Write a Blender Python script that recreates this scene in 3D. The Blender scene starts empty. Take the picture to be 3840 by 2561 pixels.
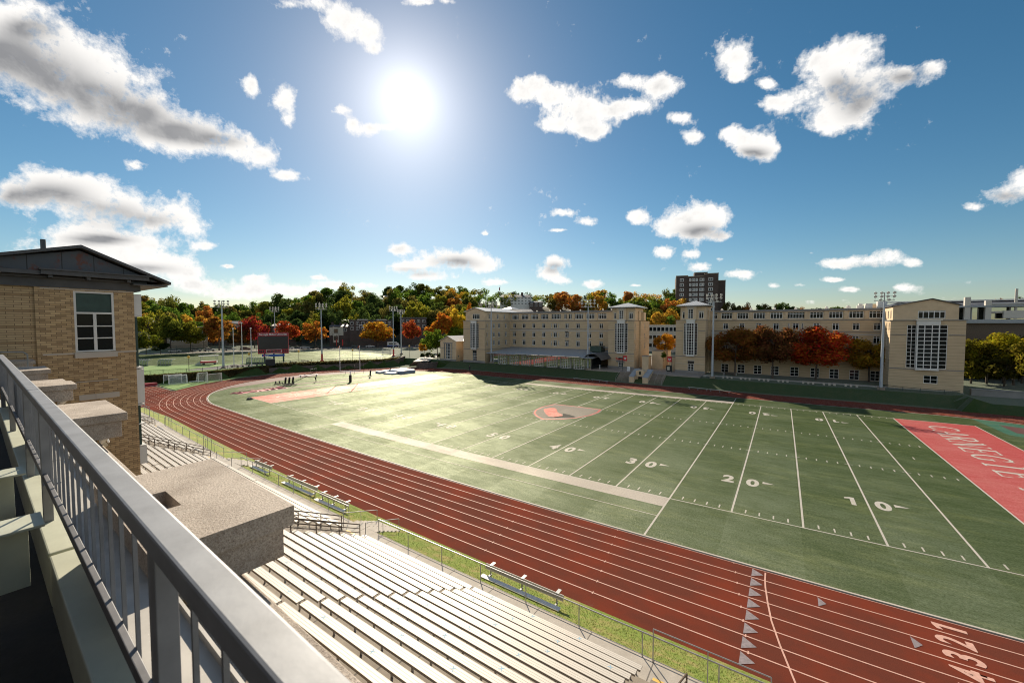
import bpy, math, random
import numpy as np
from mathutils import Vector, Matrix
R_ = math.radians
PI = math.pi
S = bpy.context.scene
COL = S.collection
rnd = random.Random(7)

# ------------------------------------------------------------------ camera
CAMX, CAMY, CAMZ = -15.19, -35.1049, 14.5696
cam_d = bpy.data.cameras.new("camera"); cam = bpy.data.objects.new("camera", cam_d); COL.objects.link(cam)
cam.location = (CAMX, CAMY, CAMZ)
cam.rotation_euler = (1.5282, 0.0, 0.5923)
cam_d.sensor_width = 36; cam_d.lens = 1502.57 / 3840 * 36
cam_d.clip_start = 0.05; cam_d.clip_end = 20000
cam_d.dof.use_dof = True; cam_d.dof.focus_distance = 40; cam_d.dof.aperture_fstop = 2.8
S.camera = cam
_cx, _sx, _cz, _sz = math.cos(1.5282), math.sin(1.5282), math.cos(.5923), math.sin(.5923)
CM = np.array([[_cz, -_sz, 0], [_sz, _cz, 0], [0, 0, 1]]) @ np.array([[1, 0, 0], [0, _cx, -_sx], [0, _sx, _cx]])
CV = np.array([CAMX, CAMY, CAMZ])
def ray(u, v): return CM @ np.array([(u - 1920) / 1502.57, -(v - 1280.5) / 1502.57, -1.])
def G(u, v, z=0.):
    d = ray(u, v); return CV + d * (z - CAMZ) / d[2]
def atY(u, v, y):
    d = ray(u, v); return CV + d * (y - CAMY) / d[1]
def atX(u, v, x):
    d = ray(u, v); return CV + d * (x - CAMX) / d[0]
def atD(u, v, D):
    d = ray(u, v); return CV + d * D / math.hypot(d[0], d[1])

# ground plan bent by a polynomial to imitate lens distortion (plan -> warped coordinates)
_DX = [-0.061, -1.044, -0.1347, 2.0459, -2.1947, -2.2091, -9.6434, 8.5471, -1.0274, -4.2558, 2.8979, 5.8772, 2.976, 4.3367, 2.6206]
_DY = [0.4903, 2.3556, -4.3876, -2.8987, 2.7323, 4.4531, 3.232, -15.2237, 2.1251, 2.9402, -11.5946, -7.8259, -6.592, -7.5591, -4.0391]
def W(x, y):
    X, Y = max(-1.5, min(.2, x / 100)), max(-.2, min(.7, y / 100))
    a = b = 0; k = 0
    for i in range(5):
        for j in range(5 - i):
            t = X ** i * Y ** j; a += _DX[k] * t; b += _DY[k] * t; k += 1
    return x + a, y + b
_B0 = W(-25, -18.1)[1]
def bend(x):            # the stand and walkway are bent by the same lens-distortion warp
    return W(max(x, -95), -18.1)[1] - _B0 if x < -25 else 0.0

# ------------------------------------------------------------------ mesh helper
SPLIT = {'string_course','stone_trim','lintel_band','stone_panel','metal_panel','stone_band','cafe_mullion','sun_shade','duct','mullion','parapet','roof_edge','flange','rails','coping','bay_surround','cornice','unit','sloped_coping'}
class MB:
    def __init__(s): s.v = []; s.f = []; s.m = []; s.mi = 0; s.p = []
    def mark(s): s.p.append((len(s.v), len(s.f)))
    def quad(s, a, b, c, d): n = len(s.v); s.v += [tuple(a), tuple(b), tuple(c), tuple(d)]; s.f.append((n, n+1, n+2, n+3)); s.m.append(s.mi)
    def poly(s, pts): n = len(s.v); s.v += [tuple(p) for p in pts]; s.f.append(tuple(range(n, n+len(pts)))); s.m.append(s.mi)
    def hexa(s, p):          # 8 points: bottom 4 (ccw), top 4
        s.mark(); n = len(s.v); s.v += [tuple(q) for q in p]
        for f in ((3,2,1,0),(4,5,6,7),(0,1,5,4),(1,2,6,5),(2,3,7,6),(3,0,4,7)):
            s.f.append(tuple(n+i for i in f)); s.m.append(s.mi)
    def box(s, x0, x1, y0, y1, z0, z1):
        if x0 > x1: x0, x1 = x1, x0
        if y0 > y1: y0, y1 = y1, y0
        if z0 > z1: z0, z1 = z1, z0
        s.hexa([(x0,y0,z0),(x1,y0,z0),(x1,y1,z0),(x0,y1,z0),(x0,y0,z1),(x1,y0,z1),(x1,y1,z1),(x0,y1,z1)])
    def prism(s, pts, z0, z1):
        n = len(s.v); k = len(pts)
        s.v += [(p[0],p[1],z0) for p in pts] + [(p[0],p[1],z1) for p in pts]
        s.f.append(tuple(n+i for i in reversed(range(k)))); s.f.append(tuple(n+k+i for i in range(k))); s.m += [s.mi]*2
        for i in range(k):
            j = (i+1) % k; s.f.append((n+i, n+j, n+k+j, n+k+i)); s.m.append(s.mi)
    def extr(s, prof, a, b):  # profile of 3d points at start extruded by vector b-a
        d = Vector(b) - Vector(a); n = len(s.v); k = len(prof)
        s.v += [tuple(Vector(a)+Vector(p)) for p in prof] + [tuple(Vector(b)+Vector(p)) for p in prof]
        s.f.append(tuple(n+i for i in reversed(range(k)))); s.f.append(tuple(n+k+i for i in range(k))); s.m += [s.mi]*2
        for i in range(k):
            j = (i+1) % k; s.f.append((n+i, n+j, n+k+j, n+k+i)); s.m.append(s.mi)
    def tube(s, p, q, r, n=6, r2=None):
        p = Vector(p); q = Vector(q); r2 = r if r2 is None else r2; d = (q-p)
        if d.length < 1e-6: return
        s.mark(); d.normalize(); u = d.cross(Vector((0,0,1)) if abs(d.z) < .9 else Vector((1,0,0))).normalized(); w = d.cross(u)
        b = len(s.v)
        for c, rr in ((p, r), (q, r2)):
            for i in range(n):
                a = 2*PI*i/n; s.v.append(tuple(c + (u*math.cos(a) + w*math.sin(a))*rr))
        for i in range(n):
            j = (i+1) % n; s.f.append((b+i, b+j, b+n+j, b+n+i)); s.m.append(s.mi)
        s.f.append(tuple(b+i for i in reversed(range(n)))); s.f.append(tuple(b+n+i for i in range(n))); s.m += [s.mi]*2
    def path(s, pts, r, n=6):
        for a, b in zip(pts[:-1], pts[1:]): s.tube(a, b, r, n)
    def sphere(s, c, r, nu=8, nv=6, sc=(1,1,1)):
        b = len(s.v)
        for j in range(nv+1):
            t = PI*j/nv
            for i in range(nu):
                a = 2*PI*i/nu; s.v.append((c[0]+r*sc[0]*math.sin(t)*math.cos(a), c[1]+r*sc[1]*math.sin(t)*math.sin(a), c[2]+r*sc[2]*math.cos(t)))
        for j in range(nv):
            for i in range(nu):
                k = (i+1) % nu; s.f.append((b+j*nu+i, b+(j+1)*nu+i, b+(j+1)*nu+k, b+j*nu+k)); s.m.append(s.mi)
    def mesh(s, name, mats, smooth=False):
        me = bpy.data.meshes.new(name); me.from_pydata(s.v, [], s.f)
        for m in (mats if isinstance(mats, (list, tuple)) else [mats]): me.materials.append(m)
        if any(s.m): me.polygons.foreach_set('material_index', s.m)
        if smooth: me.polygons.foreach_set('use_smooth', [True]*len(s.f))
        me.update(); return me
    def split(s):              # one builder per primitive
        out = []; P_ = s.p + [(len(s.v), len(s.f))]
        for (v0, f0), (v1, f1) in zip(P_[:-1], P_[1:]):
            b = MB(); b.v = s.v[v0:v1]; b.f = [tuple(i-v0 for i in f) for f in s.f[f0:f1]]; b.m = s.m[f0:f1]; out.append(b)
        return out
    def build(s, name, mats, parent=None, smooth=False, bevel=0):
        if name in SPLIT and parent is not None and len(s.p) > 1 and s.p[0] == (0, 0):
            for b in s.split(): b.p = []; o = b.build(name, mats, parent, smooth, bevel)
            return o
        o = bpy.data.objects.new(name, s.mesh(name, mats, smooth)); COL.objects.link(o)
        if parent is not None: attach(o, parent)
        if bevel:
            b = o.modifiers.new('bevel', 'BEVEL'); b.width = bevel; b.segments = 2; b.limit_method = 'ANGLE'
        return o
WPOS = {}
def attach(o, parent):       # parents are only moved, never turned, when this is used
    o.parent = parent; o.location = Vector(o.location) - wpos(parent)
def wpos(o):
    p = Vector((0,0,0))
    while o is not None: p += Vector(o.location); o = o.parent
    return p
def tag(o, label=None, cat=None, group=None, kind=None):
    if label: o['label'] = label
    if cat: o['category'] = cat
    if group: o['group'] = group
    if kind: o['kind'] = kind
    return o
def thing(name, label, cat, loc=(0,0,0), group=None, rz=0):
    o = bpy.data.objects.new(name, None); COL.objects.link(o); o.location = loc; o.rotation_euler = (0,0,rz); o.empty_display_size = .3
    return tag(o, label, cat, group)
def struct(o): return tag(o, kind='structure')
def link_copy(src, parent=None, loc=None, rz=None, name=None):
    c = src.copy(); COL.objects.link(c); c.parent = parent
    if loc is not None: c.location = loc
    if rz is not None: c.rotation_euler = (0,0,rz)
    return c
def dup(root, loc, rz=0, label=None, group=None, scale=None):
    r = root.copy(); COL.objects.link(r); r.location = loc; r.rotation_euler = (0,0,rz)
    if scale: r.scale = scale
    if label: r['label'] = label
    if group: r['group'] = group
    for ch in list(root.children):
        c = ch.copy(); COL.objects.link(c); c.parent = r
        for g in list(ch.children):
            d = g.copy(); COL.objects.link(d); d.parent = c
    return r
def text_mesh(body, size, bold=0.0, extrude=0.0, spacing=1.0):
    c = bpy.data.curves.new('lettering', 'FONT'); c.body = body; c.size = size; c.offset = bold; c.extrude = extrude
    c.align_x = 'CENTER'; c.align_y = 'CENTER'; c.space_character = spacing; c.resolution_u = 4
    t = bpy.data.objects.new('tmp_text', c); COL.objects.link(t)
    dg = bpy.context.evaluated_depsgraph_get(); dg.update()
    me = bpy.data.meshes.new_from_object(t.evaluated_get(dg)); me.name = 'lettering'
    bpy.data.objects.remove(t); return me

# ------------------------------------------------------------------ materials
class N:
    def __init__(s, name):
        s.mat = bpy.data.materials.new(name); s.mat.use_nodes = True; s.t = s.mat.node_tree; s.t.nodes.clear()
        s.out = s.n('ShaderNodeOutputMaterial')
    def n(s, typ, **k):
        x = s.t.nodes.new(typ)
        for a, b in k.items():
            if hasattr(x, a): setattr(x, a, b)
        return x
    def l(s, a, b): s.t.links.new(a, b)
    def val(s, sock, v):
        if hasattr(v, 'is_output') or hasattr(v, 'links'): s.l(v, sock)
        else: sock.default_value = v
    def math(s, op, a, b=0., c=None, clamp=False):
        x = s.n('ShaderNodeMath'); x.operation = op; x.use_clamp = clamp; s.val(x.inputs[0], a); s.val(x.inputs[1], b)
        if c is not None: s.val(x.inputs[2], c)
        return x.outputs[0]
    def mix(s, f, a, b, blend='MIX'):
        x = s.n('ShaderNodeMix'); x.data_type = 'RGBA'; x.blend_type = blend
        s.val(x.inputs[0], f)
        for i, c in ((6, a), (7, b)):
            if isinstance(c, tuple): x.inputs[i].default_value = (*c[:3], 1)
            else: s.l(c, x.inputs[i])
        return x.outputs[2]
    def pos(s):
        return s.n('ShaderNodeNewGeometry').outputs['Position']
    def noise(s, vec, scale, detail=3, rough=.55, dist=0.):
        x = s.n('ShaderNodeTexNoise'); s.l(vec, x.inputs['Vector']); x.inputs['Scale'].default_value = scale
        x.inputs['Detail'].default_value = detail; x.inputs['Roughness'].default_value = rough; x.inputs['Distortion'].default_value = dist
        return x.outputs['Fac']
    def ramp(s, f, stops):
        x = s.n('ShaderNodeValToRGB'); s.l(f, x.inputs[0]); e = x.color_ramp.elements
        while len(e) < len(stops): e.new(.5)
        for i, (p, c) in enumerate(stops):
            e[i].position = p; e[i].color = (*c, 1) if len(c) == 3 else c
        return x.outputs[0]
    def rng(s, f, a, b, c=0., d=1.):
        x = s.n('ShaderNodeMapRange'); s.val(x.inputs[0], f)
        for i, v in enumerate((a, b, c, d)): s.val(x.inputs[i+1], v)
        return x.outputs[0]
    def mapv(s, vec, scale=(1,1,1), rot=(0,0,0), loc=(0,0,0)):
        x = s.n('ShaderNodeMapping'); s.l(vec, x.inputs[0]); x.inputs['Scale'].default_value = scale; x.inputs['Rotation'].default_value = rot; x.inputs['Location'].default_value = loc
        return x.outputs[0]
    def sep(s, v): x = s.n('ShaderNodeSeparateXYZ'); s.l(v, x.inputs[0]); return x.outputs
    def comb(s, a, b, c=0.):
        x = s.n('ShaderNodeCombineXYZ')
        for i, q in enumerate((a, b, c)): s.val(x.inputs[i], q)
        return x.outputs[0]
    def bump(s, h, strength=.3, dist=.02):
        x = s.n('ShaderNodeBump'); s.l(h, x.inputs['Height']); x.inputs['Strength'].default_value = strength; x.inputs['Distance'].default_value = dist
        return x.outputs[0]
    def bsdf(s, col, rough=.6, metal=0., spec=.5, normal=None, **k):
        x = s.n('ShaderNodeBsdfPrincipled')
        if isinstance(col, tuple): x.inputs['Base Color'].default_value = (*col[:3], 1)
        else: s.l(col, x.inputs['Base Color'])
        s.val(x.inputs['Roughness'], rough); s.val(x.inputs['Metallic'], metal); s.val(x.inputs['Specular IOR Level'], spec)
        if normal is not None: s.l(normal, x.inputs['Normal'])
        for a, v in k.items(): s.val(x.inputs[a.replace('_', ' ')], v)
        return x.outputs[0]
    def done(s, sh): s.l(sh, s.out.inputs['Surface']); return s.mat

def simple(name, col, rough=.6, metal=0., spec=.5, var=.15, scale=3., bump=0., bscale=40., **k):
    m = N(name); p = m.n('ShaderNodeTexCoord').outputs['Object']
    f = m.noise(p, scale, 4)
    a = tuple(c*(1-var) for c in col); b = tuple(min(1, c*(1+var)) for c in col)
    c = m.mix(m.rng(f, .3, .7), a, b)
    nr = m.bump(m.noise(p, bscale, 3), bump, .01) if bump else None
    return m.done(m.bsdf(c, rough, metal, spec, nr, **k))
M = {}
M['white'] = simple('white_paint', (.78,.77,.74), .45, var=.06)
M['white_trim'] = simple('white_trim', (.70,.69,.66), .5, var=.08, scale=.6)
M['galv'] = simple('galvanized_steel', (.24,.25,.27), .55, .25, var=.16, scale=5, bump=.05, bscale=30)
M['rail_grey'] = simple('fence_steel', (.36,.36,.36), .45, .5, var=.15)
M['rust'] = simple('brown_painted_steel', (.12,.085,.06), .55, .2, var=.35, scale=6)
M['palegreen'] = simple('pale_green_paint', (.50,.52,.42), .5, .0, var=.08, scale=4, bump=.05)
M['darkgreen'] = simple('dark_green_metal', (.03,.06,.05), .4, .2, var=.2)
M['black'] = simple('black_vinyl', (.02,.02,.022), .45, var=.3)
M['dark'] = simple('dark_interior', (.03,.03,.03), .8)
M['grey'] = simple('grey_paint', (.33,.35,.37), .5, var=.1)
M['blue_grey'] = simple('pole_paint', (.42,.46,.50), .5, .2, var=.08, scale=1)
M['maroon'] = simple('maroon_paint', (.32,.02,.035), .5, var=.08)
M['red'] = simple('red_paint', (.55,.04,.04), .45, var=.08)
M['orange'] = simple('orange_cloth', (.75,.16,.03), .7)
M['blue'] = simple('blue_paint', (.02,.08,.35), .5)
M['tape'] = simple('blue_tape', (.25,.45,.60), .7, var=.1)
M['screen'] = simple('black_screen', (.012,.012,.014), .35)
M['yellow'] = simple('yellow_paint', (.75,.48,.10), .6)
M['pad'] = simple('grey_blue_vinyl', (.32,.36,.44), .45, var=.1)
M['padtop'] = simple('pale_vinyl', (.62,.64,.68), .4, var=.05)
M['skin'] = simple('skin', (.45,.26,.18), .6)
M['bark'] = simple('bark', (.085,.065,.05), .9, var=.35, scale=6, bump=.4, bscale=12)
M['roofslate'] = simple('slate_roof', (.09,.085,.09), .45, var=.2, scale=.8)
M['darkbrick'] = simple('dark_brown_brick', (.085,.060,.050), .8, var=.2, scale=.5)
M['tanwall'] = simple('tan_wall', (.30,.25,.19), .8, var=.1, scale=.4)
M['cream'] = simple('cream_render', (.55,.52,.42), .8, var=.06)
M['glassblk'] = simple('dark_window_glass', (.02,.025,.03), .08, 0, .8, var=.1)
M['signwhite'] = simple('sign_lettering', (.8,.78,.76), .6, var=.03)
M['terra'] = simple('planter_stone', (.5,.47,.42), .8)
M['redflower'] = simple('red_flowers', (.35,.02,.03), .8, var=.5, scale=20)
M['cloth_dark'] = simple('dark_cloth', (.02,.02,.025), .8)
M['rubber'] = simple('tyre_rubber', (.02,.02,.02), .8)

def glass_mat(name, tint=(.008,.010,.011), refl=.0, rough=.03):
    m = N(name); p = m.n('ShaderNodeTexCoord').outputs['Object']
    oi = m.n('ShaderNodeObjectInfo').outputs['Random']
    base = m.mix(m.rng(oi, .55, 1.), tint, tuple(min(1, c*2.5+.01) for c in tint))
    nr = m.bump(m.noise(p, 1.3, 2), .06, .05)
    return m.done(m.bsdf(base, rough, 0., .22 + refl, nr, IOR=1.45))
M['glass'] = glass_mat('window_glass')
def facade_glass():
    m = N('reflective_glazing'); p = m.pos(); nr = m.bump(m.noise(p, .8, 2), .05, .08)
    g = m.n('ShaderNodeBsdfGlossy'); g.inputs['Color'].default_value = (.72,.74,.66,1); g.inputs['Roughness'].default_value = .02; m.l(nr, g.inputs['Normal'])
    d = m.bsdf((.02,.025,.02), .3)
    x = m.n('ShaderNodeMixShader'); x.inputs[0].default_value = .55; m.l(d, x.inputs[1]); m.l(g.outputs[0], x.inputs[2])
    return m.done(x.outputs[0])
M['cglass'] = facade_glass()

def metal_roof():
    m = N('standing_seam_metal'); p = m.sep(m.pos()); s = m.math('ADD', p[0], m.math('MULTIPLY', p[1], .0))
    w = m.math('FRACT', m.math('DIVIDE', s, .45)); seam = m.math('LESS_THAN', w, .14)
    c = m.mix(seam, (.62,.60,.57), (.26,.25,.24)); return m.done(m.bsdf(c, .38, .25, .5))
M['seam'] = metal_roof()

def brick_far():
    m = N('buff_brick_far'); P = m.sep(m.pos()); u = m.math('ADD', P[0], P[1]); z = P[2]
    v = m.comb(u, z, 0.)
    n = m.noise(m.mapv(v, (1, 3, 1)), .5, 4); fine = m.noise(m.mapv(v, (1, 3, 1)), 4, 3)
    c = m.mix(m.rng(n, .3, .7), (.56,.42,.265), (.66,.51,.33))
    c = m.mix(m.rng(fine, .3, .7, 0, .35), c, (.43,.33,.21))
    w = m.math('FRACT', m.math('DIVIDE', z, .62)); line = m.math('LESS_THAN', w, .10)
    c = m.mix(m.math('MULTIPLY', line, .45), c, (.20,.15,.10))
    return m.done(m.bsdf(c, .85))
M['buff'] = brick_far()
M['buff_smooth'] = simple('buff_brick_plain', (.64,.49,.32), .85, var=.10, scale=.7)
M['string'] = simple('grey_string_course', (.24,.23,.22), .7, var=.15, scale=.5)
M['stonelight'] = simple('pale_cast_stone', (.50,.45,.39), .7, var=.08, scale=.5)

def near_brick():
    m = N('patterned_buff_brick'); P = m.sep(m.pos()); u = m.math('ADD', P[0], P[1]); z = P[2]
    row = m.math('FLOOR', m.math('DIVIDE', z, .093)); odd = m.math('MODULO', m.math('ADD', row, 1000.), 2.)
    uu = m.math('ADD', m.math('DIVIDE', m.math('ADD', u, 500.), .30), m.math('MULTIPLY', odd, .5)); col = m.math('FLOOR', uu)
    fu = m.math('FRACT', uu); fz = m.math('FRACT', m.math('DIVIDE', z, .093))
    mort = m.math('MAXIMUM', m.math('LESS_THAN', fu, .045), m.math('LESS_THAN', fz, .15))
    wn = m.n('ShaderNodeTexWhiteNoise'); wn.noise_dimensions = '2D'; m.l(m.comb(col, row), wn.inputs['Vector'])
    r = wn.outputs['Value']
    chk = m.math('LESS_THAN', m.math('MODULO', m.math('ADD', col, m.math('MODULO', m.math('ADD', row, 1000.), 4.)), 3.), 1.)
    c = m.mix(m.rng(r, 0, 1), (.52,.35,.18), (.62,.44,.24))
    c = m.mix(m.math('MULTIPLY', chk, .62), c, (.29,.185,.095))
    c = m.mix(mort, c, (.14,.10,.06))
    big = m.noise(m.pos(), .7, 4); c = m.mix(m.rng(big, .35, .75, 0, .3), c, (.24,.18,.11))
    h = m.math('SUBTRACT', 1., mort)
    return m.done(m.bsdf(c, .85, normal=m.bump(h, .5, .008)))
M['nbrick'] = near_brick()
def near_brick2():
    m = N('banded_buff_brick'); P = m.sep(m.pos()); u = m.math('ADD', P[0], P[1]); z = P[2]
    row = m.math('FLOOR', m.math('DIVIDE', z, .093)); odd = m.math('MODULO', m.math('ADD', row, 1000.), 2.)
    uu = m.math('ADD', m.math('DIVIDE', m.math('ADD', u, 500.), .42), m.math('MULTIPLY', odd, .5)); col = m.math('FLOOR', uu)
    fu = m.math('FRACT', uu); fz = m.math('FRACT', m.math('DIVIDE', z, .093))
    mort = m.math('MAXIMUM', m.math('LESS_THAN', fu, .035), m.math('LESS_THAN', fz, .15))
    wn = m.n('ShaderNodeTexWhiteNoise'); wn.noise_dimensions = '2D'; m.l(m.comb(col, row), wn.inputs['Vector'])
    band = m.math('LESS_THAN', m.math('MODULO', m.math('ADD', row, 1000.), 7.), 1.)
    c = m.mix(m.rng(wn.outputs['Value'], 0, 1), (.47,.33,.18), (.54,.39,.22))
    c = m.mix(m.math('MULTIPLY', band, .75), c, (.32,.20,.10)); c = m.mix(mort, c, (.14,.10,.06))
    return m.done(m.bsdf(c, .85, normal=m.bump(m.math('SUBTRACT', 1., mort), .5, .008)))
M['nbrick2'] = near_brick2()

def stone_cap():
    m = N('weathered_pebble_stone'); p = m.pos()
    a = m.noise(p, 60, 4, .7); b = m.noise(p, 1.6, 5, .6); vor = m.n('ShaderNodeTexVoronoi'); m.l(p, vor.inputs['Vector']); vor.inputs['Scale'].default_value = 55
    c = m.mix(m.rng(a, .35, .65), (.34,.275,.22), (.62,.54,.46))
    c = m.mix(m.rng(b, .42, .68, 0, .55), c, (.19,.145,.11))
    b2 = m.noise(m.mapv(p, (1,1,1), loc=(3,4,5)), 2.3, 6, .75); c = m.mix(m.rng(b2, .58, .72, 0, .55), c, (.60,.54,.48))
    pit = m.math('LESS_THAN', vor.outputs['Distance'], .22); c = m.mix(m.math('MULTIPLY', pit, .5), c, (.10,.08,.07))
    h = m.math('SUBTRACT', a, m.math('MULTIPLY', pit, .6))
    return m.done(m.bsdf(c, .85, normal=m.bump(h, .7, .012)))
M['cap'] = stone_cap()

def concrete(name, c1, c2, joints=None, stain=.5, rough=.8):
    m = N(name); p = m.pos(); a = m.noise(p, 1.2, 6, .65); f = m.noise(p, 30, 3)
    c = m.mix(m.rng(a, .3, .7), c1, c2); c = m.mix(m.rng(f, .4, .7, 0, .25), c, tuple(x*.6 for x in c1))
    s_ = m.noise(p, .35, 5, .7); c = m.mix(m.rng(s_, .55, .75, 0, stain), c, tuple(x*.5 for x in c1))
    if joints:
        P = m.sep(p); j = m.math('LESS_THAN', m.math('FRACT', m.math('DIVIDE', m.math('ADD', P[0], 300.), joints)), .018)
        c = m.mix(m.math('MULTIPLY', j, .75), c, (.05,.045,.04))
    return m.done(m.bsdf(c, rough, normal=m.bump(f, .25, .01)))
M['walk'] = concrete('walkway_concrete', (.38,.34,.29), (.52,.47,.41), 2.7, .2)
M['stepconc'] = concrete('stand_concrete', (.20,.165,.13), (.33,.28,.22), 3.1, .6)
M['paving'] = concrete('plaza_paving', (.26,.23,.20), (.36,.32,.28), 1.5, .3)
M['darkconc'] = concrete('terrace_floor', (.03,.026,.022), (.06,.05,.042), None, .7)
M['asphalt'] = concrete('asphalt', (.045,.045,.047), (.07,.07,.072), None, .3)
M['path'] = concrete('pale_path', (.40,.37,.33), (.50,.47,.42), None, .2)

def turf(name, c1, c2, sheen=(.62,.67,.54), patch=1.0, worn=True):
    # artificial grass: pale glossy blades leaning in patches; bright only where light glances off them
    m = N(name); p = m.pos(); P2 = m.mapv(p, (1, 1, 1))
    fine = m.noise(p, 8., 6, .8); patchn = m.noise(m.mapv(p, (.45, .9, 1), rot=(0,0,R_(0))), .22, 8, .72)
    mid = m.noise(m.mapv(p, (.35, 1.3, 1)), 1.6, 6, .78)
    c = m.mix(m.rng(fine, .32, .68), c1, c2)
    wear = m.noise(m.mapv(p, (.25, .9, 1), loc=(9,3,0)), .5, 8, .78); c = m.mix(m.math('MULTIPLY', m.rng(wear, .50, .66), m.rng(fine, .35, .6, .2, .62 if worn else 0.)), c, (.15,.165,.05))
    lean = m.math('ADD', m.math('MULTIPLY', patchn, .55), m.math('MULTIPLY', mid, .45))
    bandx = m.math('LESS_THAN', m.math('FRACT', m.math('DIVIDE', m.math('ADD', m.sep(p)[0], 914.4), 9.144)), .5)
    k = m.math('MULTIPLY', m.rng(lean, .30, .66, .15, 1.), m.rng(bandx, 0, 1, .84, 1.06))
    k2 = m.math('MULTIPLY', k, m.rng(fine, .30, .65, .25, 1.))
    base = m.bsdf(c, .9, 0, .0, m.bump(fine, .9, .04))
    g = m.n('ShaderNodeBsdfGlossy'); g.inputs['Roughness'].default_value = .56; g.inputs['Color'].default_value = (*sheen, 1)
    m.l(m.bump(m.math('ADD', fine, m.math('MULTIPLY', mid, .8)), 1.0, .06), g.inputs['Normal'])
    x = m.n('ShaderNodeMixShader'); m.l(m.math('MULTIPLY_ADD', k2, .31*patch, .012*patch), x.inputs[0]); m.l(base, x.inputs[1]); m.l(g.outputs[0], x.inputs[2])
    return m.done(x.outputs[0])
M['turf'] = turf('artificial_turf', (.014,.031,.003), (.040,.066,.006))
M['turf_red'] = turf('red_turf', (.32,.018,.024), (.46,.04,.042), (1.,.80,.70), 1.25, False)
M['turf_aqua'] = turf('teal_turf', (.01,.09,.06), (.02,.12,.08))
M['turf_grey'] = turf('shield_grey_turf', (.15,.13,.115), (.26,.23,.20), (.7,.68,.6), .7, False)
M['turf_black'] = turf('shield_black_turf', (.03,.03,.03), (.08,.075,.07), (.5,.5,.45), .6, False)
M['turf_white'] = turf('white_turf', (.29,.25,.225), (.44,.39,.35), (.8,.77,.68), .9, False)
M['turf_white2'] = turf('white_turf_line', (.40,.37,.33), (.56,.53,.48), (.8,.77,.68), .8, False)
def lawn(name, c1, c2, c3):
    m = N(name); p = m.pos(); a = m.noise(p, .7, 6, .7); f = m.noise(p, 14, 5, .8); g2 = m.noise(m.mapv(p, (1,1,1), loc=(7,2,0)), 2.2, 4, .7)
    c = m.mix(m.rng(f, .35, .65), c1, c2); c = m.mix(m.math('MULTIPLY', m.rng(a, .45, .62), m.rng(g2, .35, .6)), c, c3)
    return m.done(m.bsdf(c, .9, 0, .15, m.bump(f, 1., .06), Sheen_Weight=.2))
M['lawn'] = lawn('rough_lawn', (.13,.20,.012), (.26,.32,.03), (.40,.31,.11))
M['lawn2'] = lawn('green_lawn', (.016,.040,.006), (.035,.072,.010), (.05,.065,.015))
M['lawn3'] = lawn('bright_lawn', (.09,.20,.012), (.16,.30,.02), (.14,.24,.03))
M['hill'] = lawn('wooded_slope_ground', (.03,.035,.015), (.06,.06,.025), (.07,.05,.02))
def track():
    m = N('red_running_track'); p = m.pos(); f = m.noise(p, 26, 4, .8); a = m.noise(p, .30, 5, .65); b = m.noise(m.mapv(p, (.3,1,1)), .8, 4)
    c = m.mix(m.rng(f, .3, .7), (.096,.027,.018), (.165,.049,.032)); c = m.mix(m.rng(a, .42, .66, 0, .55), c, (.23,.038,.017)); c = m.mix(m.rng(b, .5, .7, 0, .35), c, (.11,.032,.022))
    sc = m.noise(m.mapv(p, (1,1,1), loc=(11,5,0)), .22, 6, .75); c = m.mix(m.rng(sc, .64, .74, 0, .35), c, (.24,.13,.10))
    return m.done(m.bsdf(c, .95, 0, .03, m.bump(f, .6, .012)))
M['track'] = track()
M['apron'] = simple('dark_track_apron', (.10,.032,.026), .75, var=.2, scale=.3)
M['trackline'] = simple('track_line_paint', (.60,.34,.27), .7, var=.15, scale=5)
M['trackgrey'] = simple('track_triangle_paint', (.24,.20,.21), .6, var=.25, scale=6)

def alu():
    m = N('ribbed_aluminium'); p = m.n('ShaderNodeTexCoord').outputs['Object']; P = m.sep(p)
    w = m.math('FRACT', m.math('DIVIDE', m.math('ADD', P[1], 10.), .085)); g = m.math('LESS_THAN', w, .25)
    f = m.noise(m.mapv(p, (1,8,8)), 3, 3); c = m.mix(g, (.56,.52,.47), (.34,.31,.27)); c = m.mix(m.rng(f, .3, .8, 0, .2), c, (.5,.47,.43))
    return m.done(m.bsdf(c, .55, .15, .4, m.bump(g, .3, .004)))
M['alu'] = alu()

def leaf_mat():
    m = N('tree_leaves'); g = m.n('ShaderNodeNewGeometry'); oi = m.n('ShaderNodeObjectInfo')
    r = g.outputs['Random Per Island']; hs = m.n('ShaderNodeHueSaturation'); m.l(oi.outputs['Color'], hs.inputs['Color'])
    m.l(m.rng(r, 0, 1, .472, .530), hs.inputs['Hue']); m.l(m.rng(m.noise(g.outputs['Position'], .45, 3), .35, .65, .62, 1.35), hs.inputs['Value'])
    hs.inputs['Saturation'].default_value = 1.0
    v2 = m.mix(m.rng(r, 0, 1, 0, .35), hs.outputs[0], (.04,.035,.01), 'MIX')
    d = m.n('ShaderNodeBsdfDiffuse'); m.l(v2, d.inputs[0]); t = m.n('ShaderNodeBsdfTranslucent'); br = m.mix(1., v2, (1.5,1.45,1.2), 'MULTIPLY'); m.l(br, t.inputs[0])
    x = m.n('ShaderNodeMixShader'); x.inputs[0].default_value = .5; m.l(d.outputs[0], x.inputs[1]); m.l(t.outputs[0], x.inputs[2])
    return m.done(x.outputs[0])
M['leaf'] = leaf_mat()
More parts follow.
